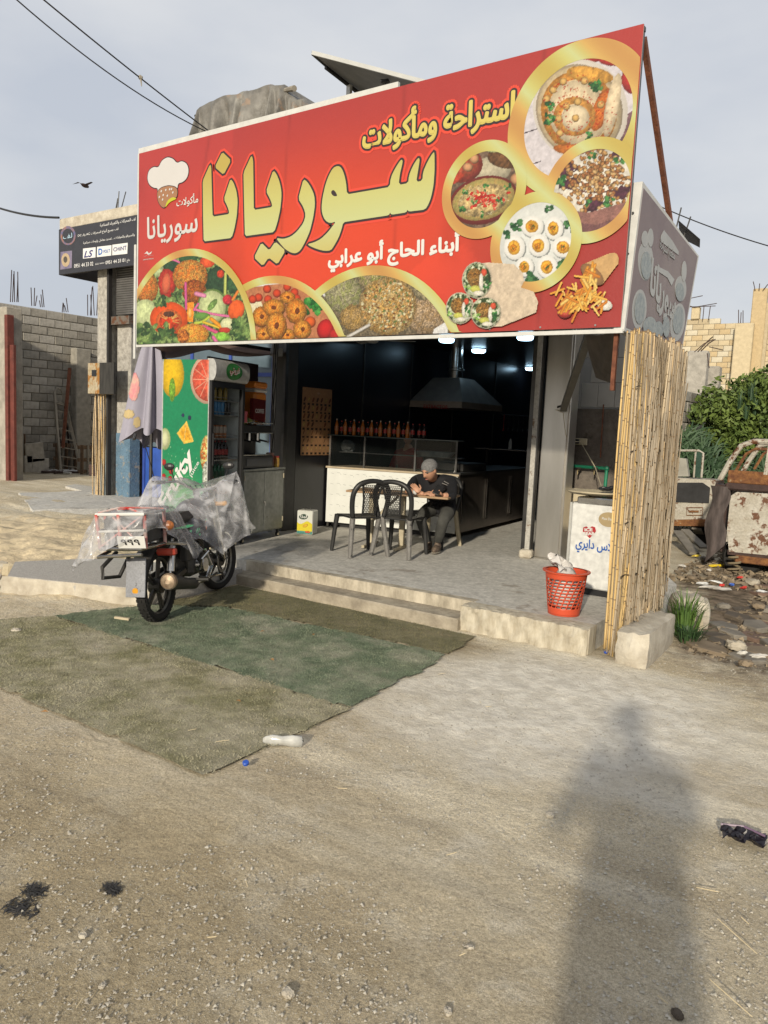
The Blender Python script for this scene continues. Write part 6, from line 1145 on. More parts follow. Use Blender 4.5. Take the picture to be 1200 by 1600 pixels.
# ================= MOTORBIKE =================
mz = R(115.5); MO = Vector((-4.95, 4.0, .0)); 
bike = thing('motorbike', 'small motorbike partly wrapped in clear plastic, parked with its rear wheel on the turf', 'motorbike', MO, mz); bike.rotation_euler = (R(-4), 0, mz)
K = lambda n_, mb, m, par=bike, **k: obj(n_, mb, m, par, world=False, **k)
IRON = mat('grimy_alloy', (.10, .095, .085), .5, .6, col2=(.05, .045, .04), sc=14); RIMM = mat('dull_rim', (.26, .25, .22), .4, .7, spread=.5, sc=10); DUSTB = mat('dusty_black', (.035, .033, .03), .6, spread=.5, sc=9)
def wheel(x, rz_=0, knobs=True):
    t = K('wheel', MB().lathe([(.215, -.012), (.232, -.024), (.236, 0), (.232, .024), (.215, .012)], (0, 0, 0), 40, Matrix.Rotation(PI/2, 3, 'X'), cap=False), RIMM, smooth=30); t.location = (x, 0, .295); t.rotation_euler = (0, .3, rz_)
    obj('tyre', MB().lathe([(.228, -.026), (.25, -.044), (.275, -.042), (.291, -.02), (.293, 0), (.291, .02), (.275, .042), (.25, .044), (.228, .026)], (0, 0, 0), 48, Matrix.Rotation(PI/2, 3, 'X'), cap=False), RUBBER, t, world=False, smooth=50)
    if knobs:
        mb = MB()
        for k in range(46):
            a = 2*PI*k/46
            for yy, tilt in ((-.028, 0), (0 if k % 2 else -.012, 0), (.028, 0)):
                c = Vector((math.cos(a)*(.292-abs(yy)*.18), yy, math.sin(a)*(.292-abs(yy)*.18))); mb.box(c, (.012, .018, .022), Matrix.Rotation(-a, 3, 'Y'))
        obj('tread', mb, RUBBER, t, world=False, kind='stuff', fix=False)
    for k in range(5):
        a = 2*PI*k/5+.3; d = Vector((math.cos(a), 0, math.sin(a))); e_ = Vector((-math.sin(a), 0, math.cos(a)))
        obj('spoke', MB().bar(d*.05+e_*.012, d*.222+e_*.03, .026, .014, (0, 1, 0)).bar(d*.05-e_*.012, d*.222-e_*.012, .016, .014, (0, 1, 0)), IRON, t, world=False)
    obj('hub', MB().cyl((0, -.05, 0), (0, .05, 0), .062, n=18).cyl((0, -.08, 0), (0, .08, 0), .02, n=10), IRON, t, world=False); return t
wheel(0); wheel(1.30, -.20, False)
K('front_disc', MB().lathe([(.10, -.003), (.125, -.003), (.125, .003), (.10, .003)], (1.30, -.05, .295), 28, Matrix.Rotation(PI/2, 3, 'X'), cap=False), CHROME)
for y in (-.075, .075):
    K('fork', MB().cyl((1.28, y, .31), (1.10, y, .80), .02, n=10).cyl((1.20, y, .52), (1.04, y, .98), .028, n=10), DUSTB if y > 0 else CHROME); K('swing_arm', MB().bar((0, y, .295), (.48, y*.8, .36), .03, .04), IRON)
    K('shock', MB().cyl((.05, y*1.25, .33), (.14, y*1.25, .66), .012, n=8).lathe([(.03, 0), (.03, .24)], (.07, y*1.25, .40), 10, Matrix.Rotation(.25, 3, 'Y')), CHROME)
fd = [(1.30+.335*math.cos(a), .295+.335*math.sin(a)) for a in np.linspace(.35, 2.3, 14)]
mb = MB(); mb.v = [(x, y, z+(.0 if abs(y) < .03 else -.018)) for x, z in fd for y in (-.055, -.02, .02, .055)]; mb.f = [(i*4+j, i*4+j+1, i*4+j+5, i*4+j+4) for i in range(13) for j in range(3)]
o = K('front_mudguard', mb, DUSTB, smooth='all'); o.modifiers.new('s', 'SOLIDIFY').thickness = .004
arc = [(1.30+.262*math.cos(a), -.07, .295+.262*math.sin(a)) for a in np.linspace(-.2, 1.5, 12)]; K('chrome_arc', MB().tube(arc, .014, 7), CHROME)
rd = [(.0+.35*math.cos(a), .295+.35*math.sin(a)) for a in np.linspace(.6, 2.75, 14)]
mb = MB(); mb.v = [(x, y, z+(.0 if abs(y) < .04 else -.02)) for x, z in rd for y in (-.075, -.03, .03, .075)]; mb.f = [(i*4+j, i*4+j+1, i*4+j+5, i*4+j+4) for i in range(13) for j in range(3)]
o = K('rear_mudguard', mb, DUSTB, smooth='all'); o.modifiers.new('s', 'SOLIDIFY').thickness = .004
K('mud_flap', MB().box((-.335, 0, .42), (.012, .16, .30), Matrix.Rotation(.16, 3, 'Y'), .003), mat('grey_flap', (.30, .31, .34), .5, rust=(.10, .10, .11), rsc=12, rth=.6)); K('amber_reflector', MB().cyl((-.345, .0, .32), (-.36, .0, .32), .024, n=14), mat('amber', (.6, .28, .02), .3))
K('frame', MB().tube([(1.06, 0, .90), (.80, 0, .66), (.62, 0, .40), (.42, 0, .30)], .022, 8).tube([(1.06, 0, .84), (.95, 0, .55), (.84, 0, .30), (.42, 0, .28)], .018, 8).tube([(.9, .1, .70), (.3, .11, .70), (-.30, .11, .72)], .015, 8).tube([(.9, -.1, .70), (.3, -.11, .70), (-.30, -.11, .72)], .015, 8).tube([(.42, .08, .36), (.25, .11, .70)], .014, 8).tube([(.42, -.08, .36), (.25, -.11, .70)], .014, 8), DUSTB, kind=None)
K('engine', MB().box((.60, 0, .38), (.34, .24, .20), None, .04).cyl((.60, -.16, .38), (.60, .16, .38), .085, n=20), IRON, smooth=30)
cy_ = MB()
for k in range(7): cy_.box((.78, 0, .42+k*.028), (.14, .15-.004*k, .012), Matrix.Rotation(.5, 3, 'Y'), .003)
K('cylinder_fins', cy_, IRON); K('engine_cover', MB().cyl((.58, -.12, .37), (.58, -.185, .37), .075, .06, 20), CHROME, smooth=30)
K('exhaust', MB().tube([(.86, -.06, .46), (.90, -.10, .30), (.70, -.14, .22), (.35, -.16, .24)], .02, 8), CHROME); K('silencer', MB().cyl((.35, -.17, .24), (-.18, -.19, .36), .042, .062, 18), DUSTB, smooth=30); K('silencer_end', MB().lathe([(.02, .02), (.055, .012), (.066, 0), (.066, -.03)], (-.185, -.19, .362), 18, Matrix.Rotation(PI/2, 3, 'Y') @ Matrix.Rotation(PI, 3, 'X'), cap=False).cyl((-.17, -.19, .36), (-.20, -.19, .365), .022, n=12), mat('rusty_tip', (.34, .27, .19), .5, .5, col2=(.18, .12, .08), sc=18))
K('fuel_tank', MB().ell((.78, 0, .82), (.26, .13, .12), 20, 12), mat('dusty_tank', (.06, .065, .08), .35, spread=.5, sc=6), smooth='all'); K('seat', MB().box((.26, 0, .80), (.72, .24, .10), None, .045), DUSTB, smooth=40); K('side_cover', MB().box((.38, .0, .60), (.30, .24, .20), None, .05), DUSTB, smooth=40)
K('foot_peg', MB().cyl((.40, -.28, .27), (.40, .28, .27), .014, n=8), DUSTB); K('side_stand', MB().bar((.55, .12, .26), (.48, .30, .0), .02, .02), DUSTB); K('gear_lever', MB().tube([(.62, -.2, .26), (.82, -.22, .24)], .010, 6), CHROME)
K('chain_guard', MB().box((.24, .12, .34), (.46, .02, .06), Matrix.Rotation(-.1, 3, 'Y'), .008), DUSTB)
K('handlebar', MB().tube([(.86, .36, 1.08), (.98, .22, 1.08), (1.04, .10, 1.0), (1.04, -.10, 1.0), (.98, -.22, 1.08), (.86, -.36, 1.08)], .013, 8), CHROME); 
for y in (-1, 1): K('grip', MB().cyl((.90, y*.31, 1.08), (.83, y*.40, 1.08), .019, n=10), BLACKM); K('mirror', MB().tube([(.96, y*.24, 1.08), (.97, y*.28, 1.2)], .006, 5).ell((.96, y*.29, 1.22), (.02, .055, .035), 12, 6), BLACKM); K('front_indicator', MB().cyl((1.08, y*.10, .86), (1.10, y*.17, .86), .022, n=10).ell((1.10, y*.18, .86), .026, 10, 6), MC['amber'])
K('headlight', MB().lathe([(.02, -.07), (.075, -.03), (.085, .04), (.07, .05), (.001, .055)], (1.16, 0, .90), 20, Matrix.Rotation(PI/2, 3, 'Y')), CHROME, smooth=30)
# rear rack of tubes, number plate, lamp, crash bar
K('rack_tube', MB().tube([(-.12, .20, .66), (-.44, .22, .66), (-.46, -.12, .66), (-.12, -.16, .66), (.25, -.15, .60)], .016, 8), CHROME); K('rack_tube', MB().tube([(-.30, .22, .62), (-.46, .23, .60), (-.47, -.13, .62)], .014, 8), CHROME)
K('crash_bar', MB().tube([(-.20, .22, .60), (-.34, .27, .50), (-.36, .26, .42), (-.18, .22, .40), (-.08, .18, .55)], .016, 8), DUSTB)
rwm = mat('red_white_tape', (.46, .04, .03), .5, col2=(.45, .43, .40), sc=9)
for x, y in ((-.44, .22), (-.44, .05), (-.42, -.14), (-.14, .22), (-.14, -.16), (-.30, .23)): K('rack_post', MB().cyl((x, y, .66), (x-.01, y*1.04, .92), .014, n=8), rwm)
K('rack_rail', MB().tube([(-.15, .23, .92), (-.45, .23, .92), (-.45, -.15, .92), (-.15, -.17, .92)], .012, 7, closed=True), P_WHITE); K('rack_rail', MB().tube([(-.15, .23, .80), (-.45, .23, .79), (-.45, -.15, .80)], .010, 6), P_WHITE); K('rack_rail', MB().bar((-.44, .22, .67), (-.44, -.12, .90), .02, .012).bar((-.44, -.1, .70), (-.44, .1, .90), .016, .012), rwm)
K('number_plate', MB().box((-.485, -.06, .715), (.008, .22, .095), Matrix.Rotation(-.2, 3, 'Y'), .002), P_WHITE); write('plate_digits', '٩٩٩', (-.491, .02, .695), (0, -1, 0), (-.2, 0, .98), .15, .045, BLACKM, bike, .02, world=False)
K('tail_light', MB().box((-.10, -.15, .585), (.06, .16, .055), None, .012), mat('red_lens', (.40, .05, .03), .2))
for q_ in range(6): K('control_cable', MB().tube([(1.02, .12-.05*q_, 1.04), (1.12+.02*q_, .10-.04*q_, .92), (1.0-.02*q_, .06-.03*q_, .70), (.80, .05-.02*q_, .52+.02*q_)], .005, 5), BLACKM)
K('bungee_cord', MB().tube([(-.44, .22, .93), (-.36, .10, .96), (-.25, -.02, .95), (-.14, -.16, .93)], .008, 6), rwm); K('bungee_cord', MB().tube([(-.44, -.12, .93), (-.33, .02, .95), (-.14, .22, .93)], .008, 6), rwm)
K('battery_box', MB().box((.30, -.14, .52), (.16, .06, .14), None, .01), DUSTB); K('carburettor', MB().cyl((.66, -.02, .55), (.54, -.02, .56), .03, n=10), IRON); K('kick_lever', MB().tube([(.50, -.16, .34), (.46, -.20, .44), (.52, -.24, .50)], .011, 6), CHROME); K('brake_pedal', MB().tube([(.48, -.16, .28), (.62, -.20, .24), (.74, -.22, .27)], .010, 6), IRON)
K('rear_indicator', MB().ell((-.14, -.19, .80), (.035, .05, .04), 12, 8), mat('orange_lens', (.5, .17, .05), .3)); K('crate', MB().box((-.28, .03, .79), (.28, .34, .20), None, .02), mat('dark_bundle', (.07, .07, .07), .8, spread=.5), smooth=30)
# clear polythene over the handlebars and over the rack
POLY = mat('clear_polythene', (.50, .50, .52), .2, spread=.1, alpha=.3, spec=.6)
nn = POLY.node_tree.nodes; nl = POLY.node_tree.links; bs = nn['Principled BSDF']; tco = nn.new('ShaderNodeTexCoord'); no = nn.new('ShaderNodeTexNoise'); no.inputs['Scale'].default_value = 5; no.inputs['Detail'].default_value = 6; no.inputs['Distortion'].default_value = 2.2; rp = nn.new('ShaderNodeValToRGB'); rp.color_ramp.elements[0].position = .42; rp.color_ramp.elements[0].color = (.24, .24, .24, 1); rp.color_ramp.elements[1].position = .68; rp.color_ramp.elements[1].color = (.66, .66, .66, 1)
nl.new(tco.outputs['Object'], no.inputs[0]); nl.new(no.outputs[0], rp.inputs[0]); nl.new(rp.outputs[0], bs.inputs['Alpha']); bp_ = nn.new('ShaderNodeBump'); bp_.inputs['Strength'].default_value = .35; bp_.inputs['Distance'].default_value = .03; nl.new(no.outputs[0], bp_.inputs['Height']); nl.new(bp_.outputs[0], bs.inputs['Normal'])
def drape(name, label, ring_, top, group='clear plastic covers on the motorbike', rows=16, sag=.1, seed=1):
    """polythene hung from a ridge: ring_ = lower hem points (x,y,z), top = ridge points"""
    n = 120; mb = MB()
    def interp(P_, t):
        k = t*len(P_); i = int(k) % len(P_); f = k-int(k); return Vector(P_[i]).lerp(Vector(P_[(i+1) % len(P_)]), f*f*(3-2*f))
    for j in range(rows+1):
        v = j/rows
        for i in range(n):
            u = i/n; h = interp(ring_, u); t = interp(top, u); p = t.lerp(h, v**1.25); w = math.sin(PI*min(v*1.1, 1)); out = Vector((h.x-t.x, h.y-t.y, 0)); out = out.normalized() if out.length > 1e-4 else Vector((1, 0, 0))
            cr_ = (math.sin(u*47+seed+v*3)+.7*math.sin(u*91+seed*2-v*5)+.5*math.sin(u*23+v*8))*.018*v+rnd.uniform(-.003, .003)
            p = p+out*(sag*w*.3+cr_)+Vector((0, 0, .012*math.sin(u*60+v*9+seed))); mb.v.append(tuple(p))
    mb.f = [(j*n+i, j*n+(i+1) % n, (j+1)*n+(i+1) % n, (j+1)*n+i) for j in range(rows) for i in range(n)]; mb.f.append(tuple(range(n))[::-1])
    o = obj(name, mb, POLY, fix=False, smooth='all'); o.location = MO; o.rotation_euler = bike.rotation_euler
    return tag(o, label, 'plastic sheet', group)
drape('plastic_cover', 'clear plastic sheet draped over the motorbike handlebars and tank', [(.62, .52, .72), (.80, .55, .78), (1.10, .42, .82), (1.28, .16, .70), (1.30, -.18, .66), (1.15, -.44, .62), (.86, -.50, .60), (.60, -.34, .46), (.40, -.20, .62), (.35, .1, .82), (.42, .36, .80)],
      [(.84, .40, 1.12), (.86, .41, 1.13), (.98, .22, 1.12), (1.18, .05, 1.04), (1.18, -.06, 1.04), (.98, -.22, 1.12), (.88, -.39, 1.16), (.84, -.40, 1.15), (.76, -.12, 1.0), (.70, 0, .97), (.74, .15, 1.0)])
drape('plastic_cover', 'clear plastic sheet tied over the rear rack, one end trailing left', [(-.54, .26, .58), (-.44, .46, .52), (-.20, .60, .46), (.10, .50, .60), (.35, .30, .80), (.42, .0, .78), (.34, -.24, .52), (.20, -.26, .48), (-.05, -.24, .66), (-.30, -.22, .80), (-.50, -.15, .78)],
      [(-.42, .22, .94), (-.36, .26, .94), (-.16, .28, .93), (-.1, .25, .93), (.12, .16, .93), (.2, 0, .92), (.1, -.14, .92), (-.05, -.17, .93), (-.14, -.18, .94), (-.3, -.17, .94), (-.44, -.14, .94)], seed=4, sag=.05)
# ================= TURF MATS =================
def turf(name, label, poly, cols, blade, seed, nbl):
    rr = random.Random(seed); x0 = min(p[0] for p in poly); x1 = max(p[0] for p in poly); y0 = min(p[1] for p in poly); y1 = max(p[1] for p in poly); st = .03
    def inside(x, y):
        c = False; n = len(poly)
        for i in range(n):
            a, b = poly[i], poly[(i+1) % n]
            if (a[1] > y) != (b[1] > y) and x < (b[0]-a[0])*(y-a[1])/(b[1]-a[1])+a[0]: c = not c
        return c
    ed = lambda t: .014*math.sin(t*7+seed)+.008*math.sin(t*19+seed)+.005*math.sin(t*41)
    nxx = int((x1-x0)/st); nyy = int((y1-y0)/st); mb = MB(); idx = {}
    for j in range(nyy):
        for i in range(nxx):
            x = x0+(i+.5)*st; y = y0+(j+.5)*st
            if inside(x+ed(y), y+ed(x)):
                f = []
                for a, b in ((i, j), (i+1, j), (i+1, j+1), (i, j+1)):
                    if (a, b) not in idx: X_ = x0+a*st; Y_ = y0+b*st; idx[(a, b)] = len(mb.v); mb.v.append((X_+ed(Y_*1.7)*.3, Y_+ed(X_*1.3)*.3, gh(X_, Y_)+.016+.003*math.sin(X_*40)*math.sin(Y_*33)))
                    f.append(idx[(a, b)])
                mb.f.append(tuple(f))
    t = thing(name, label, 'turf mat', (x0, y0, 0), 0, 'strips of artificial turf'); obj('mat_sheet', mb, cols, t, fix=False, smooth='all')
    bl = MB(); V = []; n = 0
    while n < nbl:
        x = rr.uniform(x0, x1); y = rr.uniform(y0, y1)
        if not inside(x+ed(y), y+ed(x)): continue
        n += 1; h = rr.uniform(.003, .009); a = rr.random()*6.28; w = .003; lx, ly = rr.uniform(-.01, .01), rr.uniform(-.01, .01); z = gh(x, y)+.016 if n % 6 == 1 else z
        V += [(x-w*math.cos(a), y-w*math.sin(a), z), (x+w*math.cos(a), y+w*math.sin(a), z), (x+lx, y+ly, z+h)]
    bl.v = V; bl.f = [(3*i, 3*i+1, 3*i+2) for i in range(nbl)]; obj('turf_pile', bl, blade, t, fix=False, kind='stuff')
    return t
GR1 = mat('turf_olive', (.46, .42, .27), .95, col2=(.28, .265, .15), sc=3.2, det=10, rust=(.58, .53, .42), rsc=1.6, rth=.42, rw=.34, spec=.1, bump=.8, bsc=90); GB1 = mat('turf_blade_olive', (.44, .41, .26), .9, col2=(.26, .265, .15), sc=2.5, rust=(.58, .53, .42), rsc=1.6, rth=.42, rw=.34, spec=.1)
GR2 = mat('turf_green', (.31, .34, .235), .95, col2=(.16, .21, .135), sc=3, det=10, rust=(.52, .49, .39), rsc=1.5, rth=.48, rw=.30, spec=.1, bump=.8, bsc=90); GB2 = mat('turf_blade_green', (.30, .335, .23), .9, col2=(.15, .205, .13), sc=2.5, rust=(.52, .49, .39), rsc=1.5, rth=.48, rw=.30, spec=.1)
GR3 = mat('turf_wet', (.30, .265, .16), .85, col2=(.16, .155, .08), sc=2.4, det=9, rust=(.28, .24, .15), rsc=2.4, rth=.58, bump=.8, bsc=80); GB3 = mat('turf_blade_wet', (.28, .255, .14), .9, col2=(.15, .15, .08), sc=3, rust=(.26, .22, .14), rsc=2.6, rth=.56, spec=.1)
turf('turf_mat', 'faded olive artificial turf strip nearest the camera', [(-6.1, 2.36), (-2.56, 2.36), (-2.58, 3.50), (-5.65, 3.52), (-5.9, 3.0)], GR1, GB1, 3, 30000)
turf('turf_mat', 'darker green artificial turf strip under the motorbike', [(-5.68, 3.51), (-2.60, 3.49), (-2.72, 4.85), (-4.9, 4.72), (-5.40, 4.30), (-5.55, 3.9)], GR2, GB2, 5, 26000)
turf('turf_mat', 'brownish damp turf strip along the foot of the steps', [(-5.38, 4.35), (-4.9, 4.72), (-2.72, 4.86), (-2.80, 5.44), (-5.5, 5.44)], GR3, GB3, 8, 13000)
# ================= CANE SCREEN =================
cs = thing('cane_screen', 'tall screen of dried canes wrapped round the right corner of the terrace', 'screen', (-1.85, 6.6, 0))
def cane_mat(nm, c, c2):
    m = mat(nm, c, .6, col2=c2, sc=3, stretch=(1, 1, .35), spec=.3); n = m.node_tree.nodes; l = m.node_tree.links; oi = n.new('ShaderNodeObjectInfo'); rp = n.new('ShaderNodeValToRGB'); e = rp.color_ramp.elements; e[0].color = (.62, .60, .58, 1); e[1].color = (1.2, 1.1, .95, 1); l.new(oi.outputs['Random'], rp.inputs[0])
    mm = n.new('ShaderNodeMixRGB'); mm.blend_type = 'MULTIPLY'; mm.inputs[0].default_value = 1; b = n['Principled BSDF']; s = b.inputs['Base Color'].links[0].from_socket; l.new(s, mm.inputs[1]); l.new(rp.outputs[0], mm.inputs[2]); l.new(mm.outputs[0], b.inputs['Base Color']); return m
CN = [cane_mat('cane_straw', (.64, .53, .37), (.34, .26, .16)), cane_mat('cane_grey', (.58, .51, .40), (.31, .26, .19)), cane_mat('cane_gold', (.64, .50, .26), (.46, .33, .15))]; NODE = mat('cane_node', (.22, .15, .085), .8)
canes = []
for v_ in range(12):
    rr = random.Random(v_+50); n = 6; H = 2.45; segs = [0]; 
    while segs[-1] < H: segs.append(segs[-1]+rr.uniform(.13, .27))
    ox = rr.uniform(-.03, .03); oy = rr.uniform(-.03, .03); mb = MB(); mi = []; r0 = rr.uniform(.0065, .0105)
    def cp_(z): return Vector((ox*math.sin(z*1.3), oy*math.sin(z*1.1), z))
    for i in range(len(segs)-1):
        a = cp_(segs[i]); b = cp_(min(segs[i+1], H)); k = len(mb.f); r = r0*(1-.25*segs[i]/H); mb.cyl(a, b, r, r*.97, n, cap=(i == 0)); mi += [0]*(len(mb.f)-k); k = len(mb.f); mb.cyl(b-Vector((0, 0, .005)), b+Vector((0, 0, .003)), r*1.13, r*1.10, n, cap=False); mi += [1]*(len(mb.f)-k)
    for q in range(3):
        me_ = mb.mesh('cane'); me_.materials.append(CN[q]); me_.materials.append(NODE); me_.polygons.foreach_set('material_index', mi); me_.polygons.foreach_set('use_smooth', [True]*len(me_.polygons)); canes.append(me_)
def cpath(t):      # ground line of the screen, street corner first
    P_ = [(-1.80, 5.66), (-1.75, 5.9), (-1.75, 6.35), (-1.80, 6.8), (-1.87, 7.2), (-2.0, 7.55), (-2.2, 7.8)]; k = t*(len(P_)-1); i = min(int(k), len(P_)-2); f = k-i; return Vector((P_[i][0]*(1-f)+P_[i+1][0]*f, P_[i][1]*(1-f)+P_[i+1][1]*f, 0))
rc = random.Random(11)
for k in range(292):
    t = (k+rc.uniform(-.6, .6))/292; t = min(max(t, 0), 1); p = cpath(t); layer = k % 3; p.x += (-.03, 0, .028)[layer]+rc.uniform(-.012, .012); top = 2.43+.0*t if t < .72 else 2.42-(t-.72)*.2
    zb = rc.uniform(-.01, .06) if t < .12 else (.13+rc.uniform(-.05, .10) if t < .55 else rc.uniform(.05, .35)); sc = (top-zb+rc.uniform(-.03, .02))/2.45
    if rc.random() < .14: zb += rc.uniform(.1, .7); sc = (top-zb)/2.45
    if rc.random() < .10: sc *= rc.uniform(.55, .9)
    gold_ = rc.random(); q = 2 if gold_ < (.55 if t < .06 or t > .85 else .03) else (1 if gold_ > .5 else 0)
    o = bpy.data.objects.new('cane', canes[rc.randrange(12)*3+q]); COL.objects.link(o); o.parent = cs; o.location = p-Vector(cs.location)+Vector((0, 0, zb)); o.scale = (rc.uniform(.8, 1.35),)*2+(sc,); o.rotation_euler = (rc.gauss(0, .02)*min(1, t*8+.2)*(1 if t < .9 else .4), rc.gauss(0, .010)-.004, rc.random()*6.28)
WIRE = mat('tie_wire', (.05, .04, .035), .7, .5)
for k in range(1500):      # the thinner canes of the inner layers, packed behind
    t = .02+.98*rc.random(); fr_l = rc.random() < .33; p = cpath(t)+Vector(((.055 if fr_l else -.045*min(1, t*8))+rc.uniform(-.03, .03), rc.uniform(-.01, .01), 0)); zb = rc.uniform(.0, .25) if t > .12 else .02; me_ = canes[rc.randrange(36)]
    if k == 0: BK = MB(); BKm = []
    r_ = rc.uniform(.004, .008); tx, ty_ = rc.gauss(0, .02), rc.gauss(0, .06)*min(1, t*6, (1-t)*6); H_ = 2.42-zb-rc.uniform(0, .03)
    if fr_l: zb += rc.uniform(0, 1.9); H_ = min(2.40-zb, rc.uniform(.3, 1.1)); tx, ty_ = rc.gauss(0, .01), rc.gauss(0, .05)
    c0 = len(BK.f); BK.cyl(p+Vector((0, 0, zb)), p+Vector((tx, ty_, zb+H_)), r_, r_*.85, 5, cap=False); mi_ = 0 if rc.random() < .55 else 1; BKm += [mi_]*(len(BK.f)-c0)
    zz_ = zb+.1
    while zz_ < zb+H_-.1: q = p+Vector((tx, ty_, H_))*((zz_-zb)/H_)+Vector((0, 0, zz_-H_*((zz_-zb)/H_))); c0 = len(BK.f); BK.cyl(q, q+Vector((0, 0, .01)), r_*1.2, n=5, cap=False); BKm += [2]*(len(BK.f)-c0); zz_ += rc.uniform(.15, .35)
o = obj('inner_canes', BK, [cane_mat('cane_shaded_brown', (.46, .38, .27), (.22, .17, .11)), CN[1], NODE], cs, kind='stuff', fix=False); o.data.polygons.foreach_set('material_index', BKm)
for z in (.62, 1.02, 1.55, 2.02): obj('tie_wire', MB().tube([cpath(t)+Vector((.055, -.01, z+.012*math.sin(t*40)+.03*t)) for t in np.linspace(0, .93, 40)], .004, 5), WIRE, cs)
mb = MB()      # loose sheath leaves and splinters caught in the screen
for k in range(2600):
    t = rc.random()*.97; p = cpath(t)+Vector((rc.uniform(.03, .07), rc.uniform(-.03, .03), rc.uniform(.1, 2.3))); L = rc.uniform(.04, .16); a = rc.gauss(0, .35); d = Vector((rc.uniform(-.15, .2), math.sin(a), math.cos(a)))*L; w = Vector((0, .004, 0)); mb.add([p-w, p+w, p+d], [(0, 1, 2)])
obj('dry_sheaths', mb, mat('sheath', (.42, .33, .20), .8, spread=.5, sc=4), cs, kind='stuff', fix=False)
obj('post', MB().bar((-1.85, 5.98, .15), (-1.85, 5.98, 2.45), .04, .04, (0, 1, 0)).bar((-1.98, 7.6, .1), (-1.98, 7.6, 2.45), .04, .04, (0, 1, 0)), DSTEEL, cs); 
tag(obj('black_hose_end', MB().cyl(at(1050, 545, 0, -1.84), at(1067, 563, 0, -1.84), .022, n=8), BLACKM), 'short black pipe end sticking out under the bleached side sign', 'pipe')
# concrete blocks at the foot
def lump(name, label, cat, c, d, rz, m, seed, group=None, jit=.03, f=None):
    rr = random.Random(seed); n = 12; mb = MB()
    for j in range(n+1):
        for i in range(n+1): pass
    bm = bmesh.new(); bmesh.ops.create_cube(bm, size=1); bmesh.ops.subdivide_edges(bm, edges=bm.edges, cuts=5, use_grid_fill=True)
    for v in bm.verts:
        p = v.co; k = max(abs(p.x), abs(p.y), abs(p.z)); q = p.normalized()*.62; f = (.25 if d[1] > .6 or d[2] > .5 else .55) if f is None else f; p = p*(1-f)+q*f; v.co = Vector((p.x*d[0], p.y*d[1], p.z*d[2]))+Vector((rr.gauss(0, jit*d[0]*.35), rr.gauss(0, jit*d[1]*.35), rr.gauss(0, jit*d[2])))
    me = bpy.data.meshes.new(name); bm.to_mesh(me); bm.free(); me.materials.append(m); me.polygons.foreach_set('use_smooth', [True]*len(me.polygons)); me.set_sharp_from_angle(angle=R(35)); o = bpy.data.objects.new(name, me); COL.objects.link(o); o.location = c; o.rotation_euler = (0, 0, rz); return tag(o, label, cat, group)
lump('concrete_block', 'long rough concrete block leaning against the foot of the cane screen', 'block', (-1.62, 6.02, .09), (.24, .95, .30), .05, CONCL, 1); lump('concrete_block', 'pale round topped boulder behind the weed tuft', 'boulder', (-1.62, 7.35, .08), (.32, .40, .30), .4, CONCL, 2)
lump('stone', 'cream stone beside the pale boulder near the cane screen', 'stone', (-1.55, 7.0, .05), (.2, .22, .18), .9, STONEY, 3)
# weed tuft
def tuft(name, label, c, n, h, spread, m, cat='weed'):
    t = thing(name, label, cat, c); mb = MB()
    for k in range(n):
        a = rc.random()*6.28; r = rc.random()*spread*.4; L = h*rc.uniform(.5, 1); ln = rc.uniform(.15, .8)*spread; b = Vector((r*math.cos(a), r*math.sin(a), 0)); s = Vector((-math.sin(a), math.cos(a), 0))*.005
        p1 = b+Vector((math.cos(a)*ln*.35, math.sin(a)*ln*.35, L*.6)); p2 = b+Vector((math.cos(a)*ln, math.sin(a)*ln, L*rc.uniform(.6, 1))); mb.add([b-s, b+s, p1+s*1.2, p1-s*1.2, p2], [(0, 1, 2, 3), (3, 2, 4)])
    obj('blades', mb, m, t, world=False, fix=False); obj('stem', MB().cyl((0, 0, -.02), (0, 0, h*.3), .008, .004, 6), m, t, world=False); return t
GRASS = mat('weed_green', (.10, .17, .035), .6, col2=(.05, .10, .02), sc=6); tuft('weed_tuft', 'tuft of tall green grass growing beside the cane screen', (-1.50, 6.75, 0), 130, .50, .26, GRASS); tuft('weed_tuft', 'low dark green weed at the foot of the tall grass tuft', (-1.44, 6.58, 0), 110, .18, .24, mat('weed_dark', (.035, .075, .025), .6))
